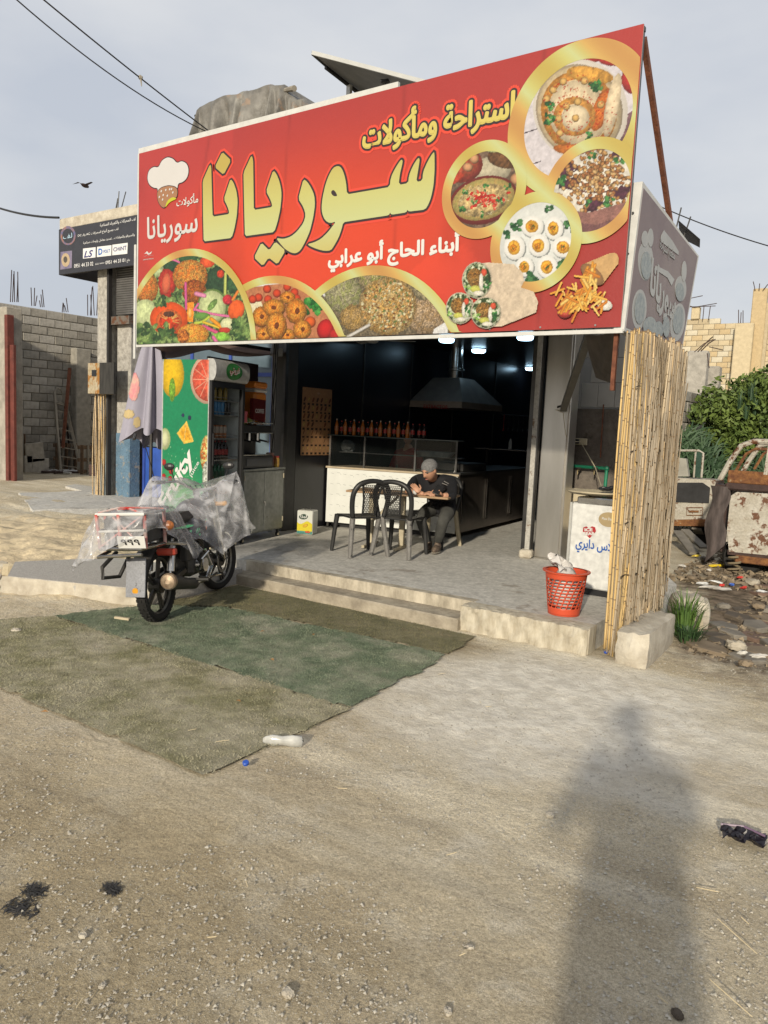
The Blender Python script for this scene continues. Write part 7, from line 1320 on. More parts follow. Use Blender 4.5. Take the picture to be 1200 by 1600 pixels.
# ================= RIGHT YARD =================
yard = thing('broken_paving', 'cracked brown flagstones and rubble of the littered yard', 'paving', (0, 8, 0)); FL = [mat('flag_%s' % n_, c, .85, spread=.35, sc=4, bump=.5, bsc=20) for n_, c in (('brown', (.22, .17, .115)), ('grey', (.20, .18, .15)), ('red', (.17, .11, .08)), ('dark', (.10, .08, .06)))]
rf = random.Random(5); slots = [(-1.3+i*.31+rf.uniform(-.06, .06)+(j % 2)*.15, 6.5+j*.235+rf.uniform(-.04, .04)) for j in range(22) for i in range(8)]
for x, y in slots:
    if x < -1.35+(.0 if y < 9 else -.9) or x > .8: continue
    n = rf.choice((4, 5, 5, 6)); r = rf.uniform(.12, .21); pts = [(r*rf.uniform(.75, 1.15)*math.cos(2*PI*i/n+.3)*1.15, r*rf.uniform(.75, 1.1)*math.sin(2*PI*i/n+.3)*.8) for i in range(n)]; h = rf.uniform(.02, .05); mb = MB(); up_ = [(a*.94, b*.94) for a, b in pts]
    mb.v = [(a, b, 0) for a, b in pts]+[(a, b, h*.8) for a, b in pts]+[(a, b, h) for a, b in up_]; mb.f = [tuple(range(2*n, 3*n))]+[(i, (i+1) % n, n+(i+1) % n, n+i) for i in range(n)]+[(n+i, n+(i+1) % n, 2*n+(i+1) % n, 2*n+i) for i in range(n)]
    o = obj('flagstone', mb, FL[rf.randrange(4)], yard, world=False, fix=False); o.location = (x, y-8, gh(x, y)-.01+rf.uniform(0, .015)); o.rotation_euler = (rf.gauss(0, .06), rf.gauss(0, .06), rf.random()*6)
mb = MB()
for k in range(6000):
    x = rf.uniform(-2.4, 1.5); y = rf.uniform(6.2, 14); 
    if x < -1.35 and y < 9.3: continue
    s = rf.uniform(.012, .05)*(1.4 if y > 9 else 1); c = Vector((x, y, gh(x, y)+s*.3)); pts = [c+Vector((rf.uniform(-1, 1), rf.uniform(-1, 1), rf.uniform(-.5, .8)))*s for _ in range(5)]; mb.add(pts, [(0, 1, 2), (0, 2, 3), (0, 3, 1), (4, 2, 1), (4, 3, 2), (4, 1, 3)])
obj('rubble_chips', mb, mat('rubble_mixed', (.30, .24, .165), .9, col2=(.07, .052, .036), sc=3, det=2), yard, fix=False, kind='stuff', world=True)
LIT = [('plastic_scrap', 'white plastic scrap', (.55, .56, .56)), ('plastic_scrap', 'red plastic scrap', (.50, .04, .03)), ('plastic_scrap', 'blue plastic scrap', (.05, .12, .45)), ('plastic_scrap', 'yellow plastic strip', (.70, .52, .03)), ('paper_scrap', 'pale crumpled paper', (.50, .48, .44))]
for px, py, ti, s, asp in ((1098, 914, 0, .08, 1.2), (1118, 912, 0, .10, 1.6), (1128, 917, 1, .05, 1), (1157, 905, 1, .06, 1), (1162, 921, 1, .05, 1), (1143, 916, 2, .045, 1), (1088, 870, 3, .10, 5), (1120, 884, 3, .16, 7), (1066, 885, 4, .07, 1.3), (1130, 922, 4, .22, 6), (1110, 918, 4, .20, 8), (1190, 925, 0, .09, 1.3), (1186, 1022, 4, .10, 1.6), (1160, 1018, 4, .06, 1.5), (1108, 892, 4, .05, 1)):
    p = at(px, py, 2, .02); w = min(.03, s/asp+.01); o = obj(LIT[ti][0], MB().ell((0, 0, .01), (s*.7, w*.7, .016), 10, 5, jit=.35), mat('litter_%d' % ti, LIT[ti][2], .4, spread=.2), fix=False); o.location = (p.x, p.y, gh(p.x, p.y)+.035); o.rotation_euler = (0, rf.gauss(0, .1), .5+rf.gauss(0, .4))
    tag(o, LIT[ti][1]+(' near the wrecked van' if py < 890 else ' beside the tall grass' if px < 1100 else ' at the right edge of the yard' if px > 1170 else ' low in the rubble yard' if py > 1000 else ' in the middle of the rubble yard'), 'litter', 'scraps in the rubble yard')
for k, (px, py, s) in enumerate(((1175, 912, .16), (1080, 905, .12), (1100, 875, .12), (1150, 1012, .15), (1165, 1040, .10), (1130, 950, .12), (1070, 930, .14), (1185, 950, .12))):
    p = at(px, py, 2, .02); lump('stone', ('pale rounded stone right of the litter', 'small brown stone near the cane edge', 'brown stone below the van', 'flat dark stone at the right edge of the yard', 'small ochre stone low in the yard', 'ochre stone in the middle of the yard', 'grey stone behind the grass tuft', 'brown stone at the far right of the yard')[k], 'stone', (p.x, p.y, .04), (s*.9, s*.75, s*.4), rf.random()*3, (CONC, FL[0], FL[1])[k % 3], 20+k, jit=.09, f=.7)
# wrecked pickup cab
RW = mat('rusting_white', (.58, .55, .48), .6, col2=(.44, .40, .32), rust=(.15, .06, .025), rsc=6.5, rth=.545, det=9, bump=.2); RU = mat('heavy_rust', (.33, .15, .05), .9, col2=(.13, .05, .025), sc=12, bump=.6, rust=(.45, .33, .20), rsc=9, rth=.62); RD = mat('rust_dark', (.06, .035, .03), .8, spread=.5, sc=8, bump=.3)
tk = thing('wrecked_pickup', 'rusty white wrecked pickup cab with no glass at the right edge of the yard', 'wreck', (-1.3, 10.5, 0)); ty_ = 10.45
obj('side_panel', MB().prism([(-1.93, .40), (-1.93, .98), (-1.86, 1.04), (0.4, 1.10), (.4, .46)], (0, ty_, 0), (1, 0, 0), (0, 0, 1), (0, 1, 0), .06), RW, tk, label='flaking white side panel'); obj('side_panel', MB().prism([(-1.88, .28), (-1.93, .55), (.4, .60), (.4, .34)], (0, ty_-.02, 0), (1, 0, 0), (0, 0, 1), (0, 1, 0), .03), RW, tk)
obj('beltline', MB().b2((-2.0, ty_-.04, 1.06), (.4, ty_+.05, 1.15), .02), RD, tk); obj('window_ledge', MB().b2((-1.98, ty_-.02, 1.15), (.4, ty_+.03, 1.31), .01), RU, tk)
for yy in (ty_, ty_+1.3):
    obj('roof_frame', MB().tube([(-2.07, yy, 1.18), (-1.97, yy, 1.42), (-1.86, yy, 1.62), (-1.72, yy, 1.68), (.4, yy, 1.72)], .035, 8), RW, tk); obj('inner_frame', MB().tube([(-1.90, yy+.03, 1.30), (-1.80, yy+.03, 1.52), (-1.70, yy+.03, 1.59), (.4, yy+.03, 1.62)], .02, 6), RU, tk); obj('window_pillar', MB().bar((-1.55, yy, 1.28), (-1.53, yy, 1.66), .045, .04, (0, 1, 0)), RW, tk)
    obj('window_pillar', MB().bar((-.8, yy, 1.28), (-.8, yy, 1.68), .045, .04, (0, 1, 0)), RW, tk)
obj('rear_panel', MB().prism([(-1.97, 1.1), (-2.14, 1.12), (-2.18, .75), (-2.10, .35), (-1.99, .25)], (0, ty_+.1, 0), (1, 0, 0), (0, 0, 1), (0, 1, 0), .25), RD, tk, label='torn dark corner panel')
mb = MB(); mb.sheet(lambda u, v: (-2.17+.22*u+.03*math.sin(v*9), ty_-.02-.06*math.sin(PI*u)+.02*math.sin(v*12+u*6), 1.10-1.0*v*(1-.25*u)), 8, 18); obj('hanging_fabric', mb, mat('rotten_seat', (.10, .08, .075), .9, spread=.6, sc=6, stretch=(3, 3, .5), bump=.6), tk, smooth='all')
obj('end_panel', MB().b2((-2.0, ty_+.3, .35), (-1.96, ty_+1.35, 1.1)), RW, tk); obj('floor', MB().b2((-1.9, ty_, .24), (.4, ty_+1.3, .30)), RD, tk); obj('sill', MB().b2((-1.80, ty_-.05, .16), (.4, ty_+.02, .25), .01), RU, tk); obj('bonnet', MB().b2((-1.95, ty_+.2, 1.0), (.4, ty_+1.3, 1.05)), RW, tk)
for x in (-1.75, -.3): w = obj('wheel', MB().lathe([(.10, -.08), (.22, -.09), (.25, -.05), (.25, .05), (.22, .09), (.10, .08)], (x, ty_+.25, .20), 20, Matrix.Rotation(PI/2, 3, 'X')), RUBBER, tk)
obj('spring_coil', MB().tube([(-1.80+.07*math.cos(a), ty_-.05+.05*math.sin(a), .02+.012*a) for a in np.linspace(0, 18, 60)], .014, 5), mat('straw_coil', (.20, .16, .10), .9), tk)
# wrecked van nose further back
vn_ = thing('wrecked_van', 'rusty white van body with empty door frame behind the cane screen', 'wreck', (-3, 13, 0)); vy = 13.0
def vpx(x, y): p = at(x, y, 1, vy); return (p.x, p.z)
obj('panel', MB().prism([vpx(1040, 746), vpx(1118, 750), vpx(1116, 812), vpx(1040, 812)], (0, vy, 0), (1, 0, 0), (0, 0, 1), (0, 1, 0), .5), RW, vn_); obj('black_recess', MB().prism([vpx(1045, 754), vpx(1098, 754), vpx(1110, 762), vpx(1108, 786), vpx(1045, 784)], (0, vy-.01, 0), (1, 0, 0), (0, 0, 1), (0, -1, 0), .012), mat('sooty_black', (.02, .02, .022), .6, spread=.6, sc=8), vn_)
obj('bumper', MB().prism([vpx(1045, 812), vpx(1105, 811), vpx(1103, 822), vpx(1045, 821)], (0, vy-.05, 0), (1, 0, 0), (0, 0, 1), (0, 1, 0), .3), RU, vn_); 
q = [vpx(1073, 793), vpx(1098, 793), vpx(1098, 805), vpx(1073, 805)]; obj('handle_recess', MB().tube([(a, vy-.012, b) for a, b in q], .008, 5, closed=True).bar((vpx(1077, 799)[0], vy-.015, vpx(1077, 799)[1]), (vpx(1092, 799)[0], vy-.015, vpx(1092, 799)[1]), .02, .03), RU, vn_)
df = [vpx(1040, 704), vpx(1092, 704), vpx(1099, 708), vpx(1096, 746)]; obj('door_frame', MB().tube([(a, vy, b) for a, b in df], .018, 6).tube([(vpx(1087, 706)[0], vy, vpx(1087, 706)[1]), (vpx(1084, 746)[0], vy, vpx(1084, 746)[1])], .015, 6), RW, vn_)
obj('quarter_glass', MB().prism([vpx(1088, 707), vpx(1098, 707), vpx(1095, 745), vpx(1085, 745)], (0, vy, 0), (1, 0, 0), (0, 0, 1), (0, 1, 0), .005), mat('green_glass', (.05, .09, .07), .1, alpha=.75), vn_); obj('head_rest', MB().prism([vpx(1050, 715), vpx(1066, 717), vpx(1070, 745), vpx(1050, 745)], (0, vy+.25, 0), (1, 0, 0), (0, 0, 1), (0, 1, 0), .1), mat('old_vinyl', (.32, .31, .27), .7), vn_)
obj('side_post', MB().b2((vpx(1112, 750)[0], vy+.05, .1), (vpx(1122, 750)[0], vy+.5, 1.04)), RD, vn_); obj('wheel_arch', MB().lathe([(.1, -.1), (.26, -.1), (.26, .1), (.1, .1)], (-2.75, vy+.4, .18), 16, Matrix.Rotation(PI/2, 3, 'X')), RUBBER, vn_)
for k, (a, b) in enumerate((((1058, 830), (1085, 865)), ((1070, 828), (1100, 856)), ((1088, 826), (1098, 840)))): pa, pb = at(*a, 2, .25), at(*b, 2, .05); tag(obj('plank', MB().bar(pa, pb, .14, .03), FL[1]), ('long grey board', 'second grey board', 'short pale board')[k]+' lying in the rubble below the white van', 'plank', 'boards below the van')
# ================= VEGETATION =================
def leafcloud(name, blobs, n, size, m, parent, seed):
    rr = np.random.default_rng(seed); P_ = []; tot = sum(b[3]*b[4]*b[5] for b in blobs)
    for cx, cy, cz, rx, ry, rz_ in blobs:
        k = int(n*rx*ry*rz_/tot); d = rr.normal(size=(k, 3)); d /= np.linalg.norm(d, axis=1)[:, None]; r = rr.random(k)**.33*(.82+.3*rr.random(k)); P_.append(np.array([cx, cy, cz])+d*r[:, None]*np.array([rx, ry, rz_]))
    P_ = np.concatenate(P_); keep = fbm(P_[:, 0]*2.2+P_[:, 1], P_[:, 2]*2.2, 3) > .30; P_ = P_[keep]; k = len(P_); a = rr.normal(size=(k, 3)); a /= np.linalg.norm(a, axis=1)[:, None]; b = np.cross(a, rr.normal(size=(k, 3))); b /= np.linalg.norm(b, axis=1)[:, None]; s = size*(.6+.8*rr.random(k))[:, None]
    V = np.stack([P_-a*s, P_+b*s*.45, P_+a*s, P_-b*s*.45], 1).reshape(-1, 3); me = bpy.data.meshes.new(name); me.vertices.add(len(V)); me.vertices.foreach_set('co', V.astype('f').ravel()); me.loops.add(4*k); me.loops.foreach_set('vertex_index', np.arange(4*k, dtype='i')); me.polygons.add(k); me.polygons.foreach_set('loop_start', np.arange(k, dtype='i')*4); me.update(calc_edges=True)
    return obj(name, me, m, parent, fix=False, world=False)
LEAF = mat('bush_leaf', (.13, .18, .04), .6, col2=(.05, .085, .02), sc=2.2, spec=.3)
bz = thing('large_bush', 'big dense green bush behind the wrecked pickup', 'bush', (0, 0, 0)); by_ = 16
leafcloud('foliage', [(-3.0, by_, 2.15, .85, .8, .75), (-2.3, by_, 2.3, .9, .9, .8), (-1.5, by_, 2.3, 1.0, 1, .9), (-2.2, by_-.2, 1.5, 1.3, 1, .9), (-.6, by_, 2.4, 1.2, 1, 1.1), (-3.05, by_+.2, 1.5, .6, .7, .7), (-2.0, by_, 2.95, .35, .4, .35), (-2.75, by_, 2.7, .3, .3, .3)], 46000, .06, LEAF, bz, 3)
for k in range(7): x = -3+k*.4; obj('branch', MB().tube([(x*.8-.4, by_+.1, 0), (x, by_, 1.2), (x+rf.uniform(-.4, .4), by_, 2.5)], [.05, .03, .012], 6), RD, bz)
REED = mat('reed_leaf', (.05, .095, .04), .6, col2=(.025, .055, .028), sc=2); mb = MB()
for k in range(5200):
    x = rf.uniform(-4.2, -.6); y = rf.uniform(14.2, 15.6); z = rf.uniform(.1, 2.0 if x > -3.2 else 1.75)*(.75+.25*math.sin(x*3)); a = rf.uniform(-1.2, 1.2); L = rf.uniform(.25, .6); d = Vector((math.sin(a), rf.uniform(-.6, .2), .5+math.cos(a)*.6)).normalized()*L; s = Vector((.011*math.cos(a), 0, -.011*math.sin(a))); p = Vector((x, y, z)); q = p+d*.55; e = p+d+Vector((0, 0, -.10*L/.4)); mb.add([p-s, p+s, q+s*1.2, q-s*1.2, e], [(0, 1, 2, 3), (3, 2, 4)])
tag(obj('reeds', mb, REED, fix=False, kind='stuff'), 'thicket of long bladed green reeds behind the wrecks', 'reeds')
for px, py in ((1180, 622), (1173, 600), (1155, 615), (1165, 630)): p = at(px, py+25, 1, 15.2); tuft('tall_reed', 'single tall reed standing above the bush, near x of the right edge' if 0 else 'tall reed tip rising out of the green bush', p, 14, .55, .12, REED, 'reed')['group'] = 'tall reeds over the bush'
# ================= WALLS BEHIND, RIGHT =================
def blockwall(name, label, O, u, L, rows, bl, bh, m, th=.2, skip=None, face=(0, -1, 0), seed=1, extra=None):
    rr = random.Random(seed); O = Vector(O); u = Vector(u); w = Vector(face); t = thing(name, label, 'wall', O); meshes = []
    for v_ in range(6):
        j = lambda: rr.uniform(-.004, .004); mb = MB(); a, b, c = bl/2-.006, th/2, bh/2-.006
        mb.box((0, 0, 0), (bl-.014+j(), th, bh-.014+j()), None, .008)
        for q in m: me_ = mb.mesh('block'); me_.materials.append(q); meshes.append(me_)
    rz = math.atan2(u.y, u.x); n = 0; mor = MB()
    for r_ in range(rows):
        k0 = -.5 if r_ % 2 else 0; k = k0
        while k*bl < L-.01:
            x = k*bl; z = r_*bh; x_c = x+bl/2
            if not (skip and skip(x_c, z)):
                o = bpy.data.objects.new('block', meshes[rr.randrange(len(meshes))]); COL.objects.link(o); o.parent = t; o.location = u*x_c+Vector((0, 0, z+bh/2))+w*rr.uniform(0, .014); o.rotation_euler = (0, rr.gauss(0, .006), rz+rr.gauss(0, .008)); n += 1
            k += 1
    mor = MB()
    for r_ in range(rows):
        xs_ = [x for x in np.arange(0, L, bl/2) if not (skip and skip(x+bl/4, r_*bh))]
        for x in xs_: c = O+u*(x+bl/4)+Vector((0, 0, (r_+.5)*bh)); mor.box(c-w*.012, (bl/2+.002, th-.02, bh+.002), rz)
    obj('mortar', mor, mat('mortar', (.30, .27, .22), .95, spread=.3, sc=9, bump=.5), t, fix=False, kind='stuff'); return t
YB = [mat('yellow_block_%d' % i, c, .9, spread=.18, sc=7, bump=.4, bsc=20, spec=.15) for i, c in enumerate(((.46, .36, .215), (.50, .42, .28), (.42, .35, .235), (.52, .47, .36)))]
GBk = [mat('grey_block_%d' % i, c, .95, spread=.3, sc=8, bump=.6, bsc=24, spec=.12) for i, c in enumerate(((.35, .325, .28), (.30, .28, .24), (.40, .375, .33), (.26, .24, .205)))]
FY = 36; a = at(1050, 640, 1, FY); tz0 = at(1062, 500, 1, FY).z; tl = at(1122, 500, 1, FY).x; zz = at(1125, 503, 1, FY).z; rows_ = int((tz0-1.8)/.235)
blockwall('limestone_wall', 'sunlit unfinished wall of yellow limestone blocks far behind the yard', (a.x-.3, FY, 1.8), (1, 0, 0), 7.6, rows_, .45, .235, YB, skip=lambda x, z: z > (rows_-1.5)*.235 and x > tl-a.x+.3 or (a.x-.3+x > at(1150, 560, 1, FY).x and a.x-.3+x < at(1162, 560, 1, FY).x and 0), seed=3)
def column(name, label, x0, y0, x1, y1, Y, m, th=.3, base=0.):
    p = at(x0, y0, 1, Y); q = at(x1, y1, 1, Y); o = obj(name, MB().box((0, 0, 0), (abs(q.x-p.x), th, p.z-base), None, .03), m); o.location = ((p.x+q.x)/2, Y, (p.z+base)/2); return tag(o, label, 'column')
column('concrete_column', 'tall pale concrete column standing in the far limestone wall', 1150, 506, 1166, 640, FY-.5, YB[1]); column('concrete_column', 'tallest yellow concrete column at the right edge above the far wall', 1178, 452, 1194, 520, FY-.2, YB[0]); column('concrete_column', 'narrow yellow column beside the tallest one at the right edge', 1194, 474, 1200, 520, FY-.1, YB[2])
column('concrete_column', 'short yellow column stump rising above the left end of the far wall', 1082, 480, 1093, 500, FY-.1, YB[1], base=at(1085, 500, 1, FY).z)
column('concrete_column', 'grey topped concrete column stub in front of the far wall', 1077, 549, 1099, 650, 18.2, GBk[2]); column('concrete_column', 'shorter broken concrete column right of the grey topped one', 1100, 573, 1120, 650, 19.2, GBk[0])
def rebars(lst, Y, label, group):
    for p in lst: tag(obj('rebar', MB().tube([at(x, y, 1, Y) for x, y in p], .011 if Y < 20 else .02, 4), RD), label, 'rebar', group)
rebars([[(1154, 508), (1154, 484)], [(1161, 508), (1161, 485)], [(1157, 508), (1158, 488)], [(1180, 454), (1177, 440)], [(1186, 454), (1187, 443)], [(1192, 454), (1200, 444)]], FY-.4, 'rusty rebar sticking up from a column of the far wall', 'rebars on the far wall')
rebars([[(1060, 470), (1098, 462)], [(1070, 476), (1085, 480), (1120, 474)], [(1066, 480), (1118, 478)], [(1098, 500), (1100, 479)], [(1107, 500), (1110, 478)]], FY-.3, 'bent rebar over the left end of the far wall', 'bent rebars over the far wall')
rebars([[(1085, 550), (1100, 537), (1115, 530)], [(1090, 550), (1106, 533), (1114, 526)], [(1095, 549), (1108, 536), (1118, 530)], [(1108, 542), (1130, 547)], [(1108, 575), (1105, 552)]], 15.4, 'twisted rebar on the grey column stub', 'rebars on the column stub')
W0 = at(1058, 640, 0, -2.95); blockwall('yard_wall', 'grey concrete block wall running back behind the cane screen', (-3.9, 14.2, .0), (0, 1, 0), 3.6, 15, .4, .2, GBk, face=(1, 0, 0), skip=lambda x, z: z > 2.7-.12*x, seed=8)
blockwall('yard_wall', 'tall grey block pier just behind the right edge of the cane screen', (-3.95, 14.0, .0), (0, 1, 0), .8, 18, .4, .2, GBk, face=(1, 0, 0), seed=9)
# ================= LEFT ALLEY =================
blockwall('alley_wall', 'old grey block wall along the alley left of the shop', (-18.2, 9.2, .05), (0, 1, 0), 5.2, 20, .42, .205, GBk, face=(1, 0, 0), skip=lambda x, z: z > 4.0-.02*x and int(x*3) % 2, seed=4)
pi_ = thing('alley_pier', 'grey plastered pier with rust red gate post at the left edge', 'pier', (-16.5, 9, 0)); obj('pier', MB().b2((-17.9, 8.84, 0), (-15.93, 9.2, 3.8), .02), mat('plaster_pier', (.36, .33, .28), .95, spread=.35, sc=4, bump=.7, bsc=14), pi_)
GRD = mat('gate_red', (.14, .035, .025), .7, spread=.4, sc=8, bump=.2); obj('gate_post', MB().b2((-15.93, 8.80, .1), (-15.82, 8.95, 3.62), .006).b2((-15.80, 8.84, .1), (-15.66, 8.90, 3.0), .004), GRD, pi_)
for k, (x0, x1, pr) in enumerate(((102, 106, 0), (110, 122, 1))): pass
p0, p1 = at(104, 560, 0, -18.0), at(99, 740, 0, -17.6); tag(obj('rusty_bar', MB().bar(at(109, 575, 0, -17.9), at(98, 700, 0, -17.7), .07, .05), RUSTY), 'rust brown steel bar leaning on the alley wall above the ladder', 'bar')
px = at(118, 543, 0, -18.05); tag(obj('pilaster', MB().b2((-18.1, at(110, 640, 0, -18.1).y, .05), (-17.85, at(133, 640, 0, -18.1).y, 3.3), .02), GBk[1]), 'block pilaster projecting from the alley wall', 'pilaster')
obj('shed_wall', MB().b2((-18.2, 13.9, 0), (-12.3, 14.1, 4.2)), GBk[3]); tag(bpy.data.objects['shed_wall'], 'dim wall closing the end of the alley', 'wall')
for px_, n_, h0, h1 in ((17, 5, 472, 425), (50, 3, 478, 455), (63, 3, 480, 458), (97, 4, 488, 468), (138, 5, 493, 450), (158, 4, 496, 478)):
    for k in range(n_): x = px_+k*3+rnd.uniform(-1, 1); tag(obj('rebar', MB().tube([at(x, h0, 0, -18.2), at(x+rnd.uniform(-3, 3), h1+rnd.uniform(-6, 12), 0, -18.2)], .011, 4), RD), 'thin rebar standing on top of the alley block wall', 'rebar', 'rebars on the alley wall')
# ladder
WD = mat('weathered_wood', (.30, .27, .22), .85, spread=.4, sc=7, stretch=(1, 1, .2)); WDR = mat('old_pallet_wood', (.20, .13, .08), .9, spread=.5, sc=8)
ld = thing('step_ladder', 'whitish wooden ladder leaning against the alley wall', 'ladder', (-17.6, 11.4, .1)); lx = -17.6
a0, a1, b0, b1 = at(95, 737, 0, lx), at(85, 612, 0, lx-.35), at(128, 741, 0, lx), at(99, 617, 0, lx-.35)
obj('rail', MB().bar(a0, a1, .05, .06), WD, ld); obj('rail', MB().bar(b0, b1, .05, .06), WD, ld); obj('top_hoop', MB().tube([a1, a1.lerp(b1, .3)+Vector((0, 0, .12)), a1.lerp(b1, .7)+Vector((0, 0, .12)), b1], .025, 6), WD, ld)
for k in range(8): t = .08+k*.115; obj('rung', MB().bar(a0.lerp(a1, t), b0.lerp(b1, t), .03, .025), WD, ld)
obj('platform', MB().bar(a0.lerp(a1, .86), b0.lerp(b1, .86), .12, .02), WD, ld); obj('rear_leg', MB().bar(a1, at(100, 736, 0, lx-.55), .03, .03).bar(b1, at(112, 730, 0, lx-.55), .03, .03), RD, ld)
def pallet(x0, y0, x1, y1, X, label):
    A0, A1 = at(x0, y1, 0, X), at(x1, y1, 0, X); z1 = at(x0, y0, 0, X).z; t = thing('wooden_pallet', label, 'pallet', (X, A0.y, 0), 0, 'pallets in the alley')
    for z in (A0.z+.08, (A0.z+z1)/2, z1-.06): obj('beam', MB().bar((X, A0.y, z), (X, A1.y, z), .06, .09), WDR, t)
    n = 5
    for k in range(n): y = A0.y+(A1.y-A0.y)*(k+.5)/n; obj('slat', MB().bar((X+.04, y, A0.z), (X+.04, y, z1), .11, .02, (0, 1, 0)), WD if k % 2 else WDR, t)
pallet(84, 692, 120, 740, -17.9, 'brown wooden pallet standing behind the ladder'); pallet(122, 695, 165, 742, -16.9, 'brown wooden pallet standing right of the ladder'); pallet(22, 678, 38, 738, -17.8, 'narrow upright pallet at the far left of the alley')
for k, (x0, y0, x1, y1, l_) in enumerate(((40, 692, 68, 722, 'tilted pale stone slab leaning in the alley'), (50, 716, 76, 738, 'square grey stone slab on the alley floor'), (38, 712, 50, 738, 'small grey slab at the left of the leaning slabs'))):
    A0 = at(x0, y1, 0, -17.3); A1 = at(x1, y0, 0, -17.3); tag(obj('stone_slab', MB().box(((-17.3), (A0.y+A1.y)/2, (A0.z+A1.z)/2), (.05, abs(A1.y-A0.y), abs(A1.z-A0.z)), Matrix.Rotation(.12 if k == 0 else 0, 3, 'X'), .008), GBk[2 if k else 0]), l_, 'slab', 'slabs in the alley')
for k in range(12):
    p = at(75+k*4.5+rnd.uniform(-2, 2), 738+rnd.uniform(-3, 4), 2, .15); o = obj('pipe_piece', MB().cyl((0, -.3, .03), (0, .3, .03), .03, n=6), WF if k % 2 else RD); o.location = (p.x, p.y, gh(p.x, p.y)+.02); o.rotation_euler = (0, 0, rnd.random()*3); tag(o, 'short grey pipe piece lying on the alley floor', 'pipe', 'pipe pieces on the alley floor')
# rusty meter box, canes and iron frame beside the column
def P6(x, y): return at(x, y, 1, 9.8)
def P6(x, y): return at(x, y, 1, 8.30)
mbx = thing('meter_box', 'rust streaked white metal meter box on the side of the column', 'box', P6(145, 640)); a, b = P6(137, 615), P6(158, 567); obj('front_plate', MB().b2((a.x, 8.3, a.z), (b.x, 8.55, b.z), .006), mat('rusty_white_box', (.50, .44, .32), .7, rust=(.36, .16, .03), rsc=4, rth=.5, col2=(.42, .32, .18)), mbx)
c = P6(181, 567); obj('open_door', MB().b2((b.x+.01, 8.26, a.z), (c.x, 8.3, b.z)), mat('charred_door', (.04, .038, .035), .8, spread=.6, sc=7, stretch=(3, 3, .5)), mbx); v0, v1 = P6(144, 588), P6(151, 578); obj('vent', MB().b2((v0.x, 8.29, v0.z), (v1.x, 8.295, v1.z)), BLACKM, mbx)
cb = thing('cane_bundle', 'bundle of upright yellow canes under the rusty meter box', 'canes', P6(145, 735))
for k in range(16): x = 137+k*1.0; o = bpy.data.objects.new('cane', canes[(k*5) % 36]); COL.objects.link(o); o.parent = cb; p = P6(x, 739); o.location = Vector((p.x, 8.42+rnd.uniform(-.05, .05), .12))-cb.location; o.scale = (1.2, 1.2, .78); o.rotation_euler = (rnd.gauss(0, .015), rnd.gauss(0, .015), k)
def P6(x, y): return at(x, y, 1, 8.7)
ir = thing('iron_frame', 'black iron gate frame standing between the canes and the blue column', 'frame', P6(155, 735)); 
for x in (150, 164): obj('upright', MB().bar(P6(x, 738), P6(x, 620), .04, .03, (0, 1, 0)), DSTEEL, ir)
for y in (650, 676): obj('cross_bar', MB().bar(P6(150, y), P6(165, y), .03, .03), DSTEEL, ir)
boxs = at(155, 742, 2, .1); tag(obj('dark_crate', MB().box(at(157, 735, 1, 9.3), (.35, .3, .22), None, .01), RD), 'small dark crate on the floor beside the column', 'crate')
# raised grey sheet of rough paving in front of the alley and column
mb = MB(); mb.sheet(lambda u, v: ((lambda p: (p.x, p.y, .20+.012*math.sin(p.x*7)*math.sin(p.y*5)-(.12 if v < .04 or u < .02 else 0)))(at(50+165*u-25*v, 800-4*u-30*v, 2, .2))), 40, 10)
struct('concrete_apron', mb, PAVE, fix=False)
# ================= ROOF THINGS, CABLES, BIRD =================
TARP = mat('grey_tarpaulin', (.27, .26, .235), .5, col2=(.15, .14, .125), sc=2.5, bump=1.5, bsc=4, rust=(.30, .22, .16), rsc=2, rth=.57); tt = thing('tarp_covered_tank', 'bulky tank on the roof wrapped in wrinkled grey tarpaulin behind the banner', 'tank', (-8, 8.3, 4.6)); TY = 8.3
prof_ = [(310, 172), (316, 165), (345, 150), (372, 145), (390, 139), (425, 131), (440, 132), (452, 145), (470, 155), (488, 166), (492, 172)]
def tp(u, v):
    k = u*(len(prof_)-1); i = min(int(k), len(prof_)-2); f = k-i; x = prof_[i][0]*(1-f)+prof_[i+1][0]*f; y = prof_[i][1]*(1-f)+prof_[i+1][1]*f; p = at(x, y, 1, TY); w = math.sin(u*55+v*2)+.6*math.sin(u*97-v*3)+.5*math.sin(u*23+v*5)
    if v < .35: q = v/.35; return (p.x, TY+1.2-1.2*q, p.z-.05+.05*q+.02*w)
    q = (v-.35)/.65; return (p.x+.05*q*math.sin(u*31), TY-.05+.085*w*min(1, q*3+.15)-.05*q, p.z-1.6*q+.02*w*(1-q))
mb = MB(); mb.sheet(tp, 110, 30); obj('tarpaulin', mb, TARP, tt, smooth='all'); a, b = at(312, 200, 1, TY+.1), at(488, 200, 1, TY+.1)
obj('tank', MB().b2((a.x+.05, TY+.1, 4.62), (b.x-.05, TY+1.1, 5.75), .05), DSTEEL, tt); obj('branch_stub', MB().cyl(at(446, 141, 1, TY), at(460, 138, 1, TY-.1), .03, .04, 8), WD, tt); obj('pipe_stub', MB().cyl(at(305, 181, 1, TY), at(314, 181, 1, TY), .02, n=6), BLACKM, tt)
sp_ = thing('solar_panel', 'tilted solar panel on the roof seen from below behind the banner', 'solar panel', (-6, 8, 4.6)); pA, pB, pC, pD = at(488, 84, 1, 7.6), at(664, 130, 1, 7.6), at(560, 152, 1, 9.0), at(700, 178, 1, 9.0)
pC = at(575, 160, 1, 8.9); pD = pC+(pB-pA); n_ = (pB-pA).cross(pC-pA).normalized(); n_ = n_ if n_.z > 0 else -n_
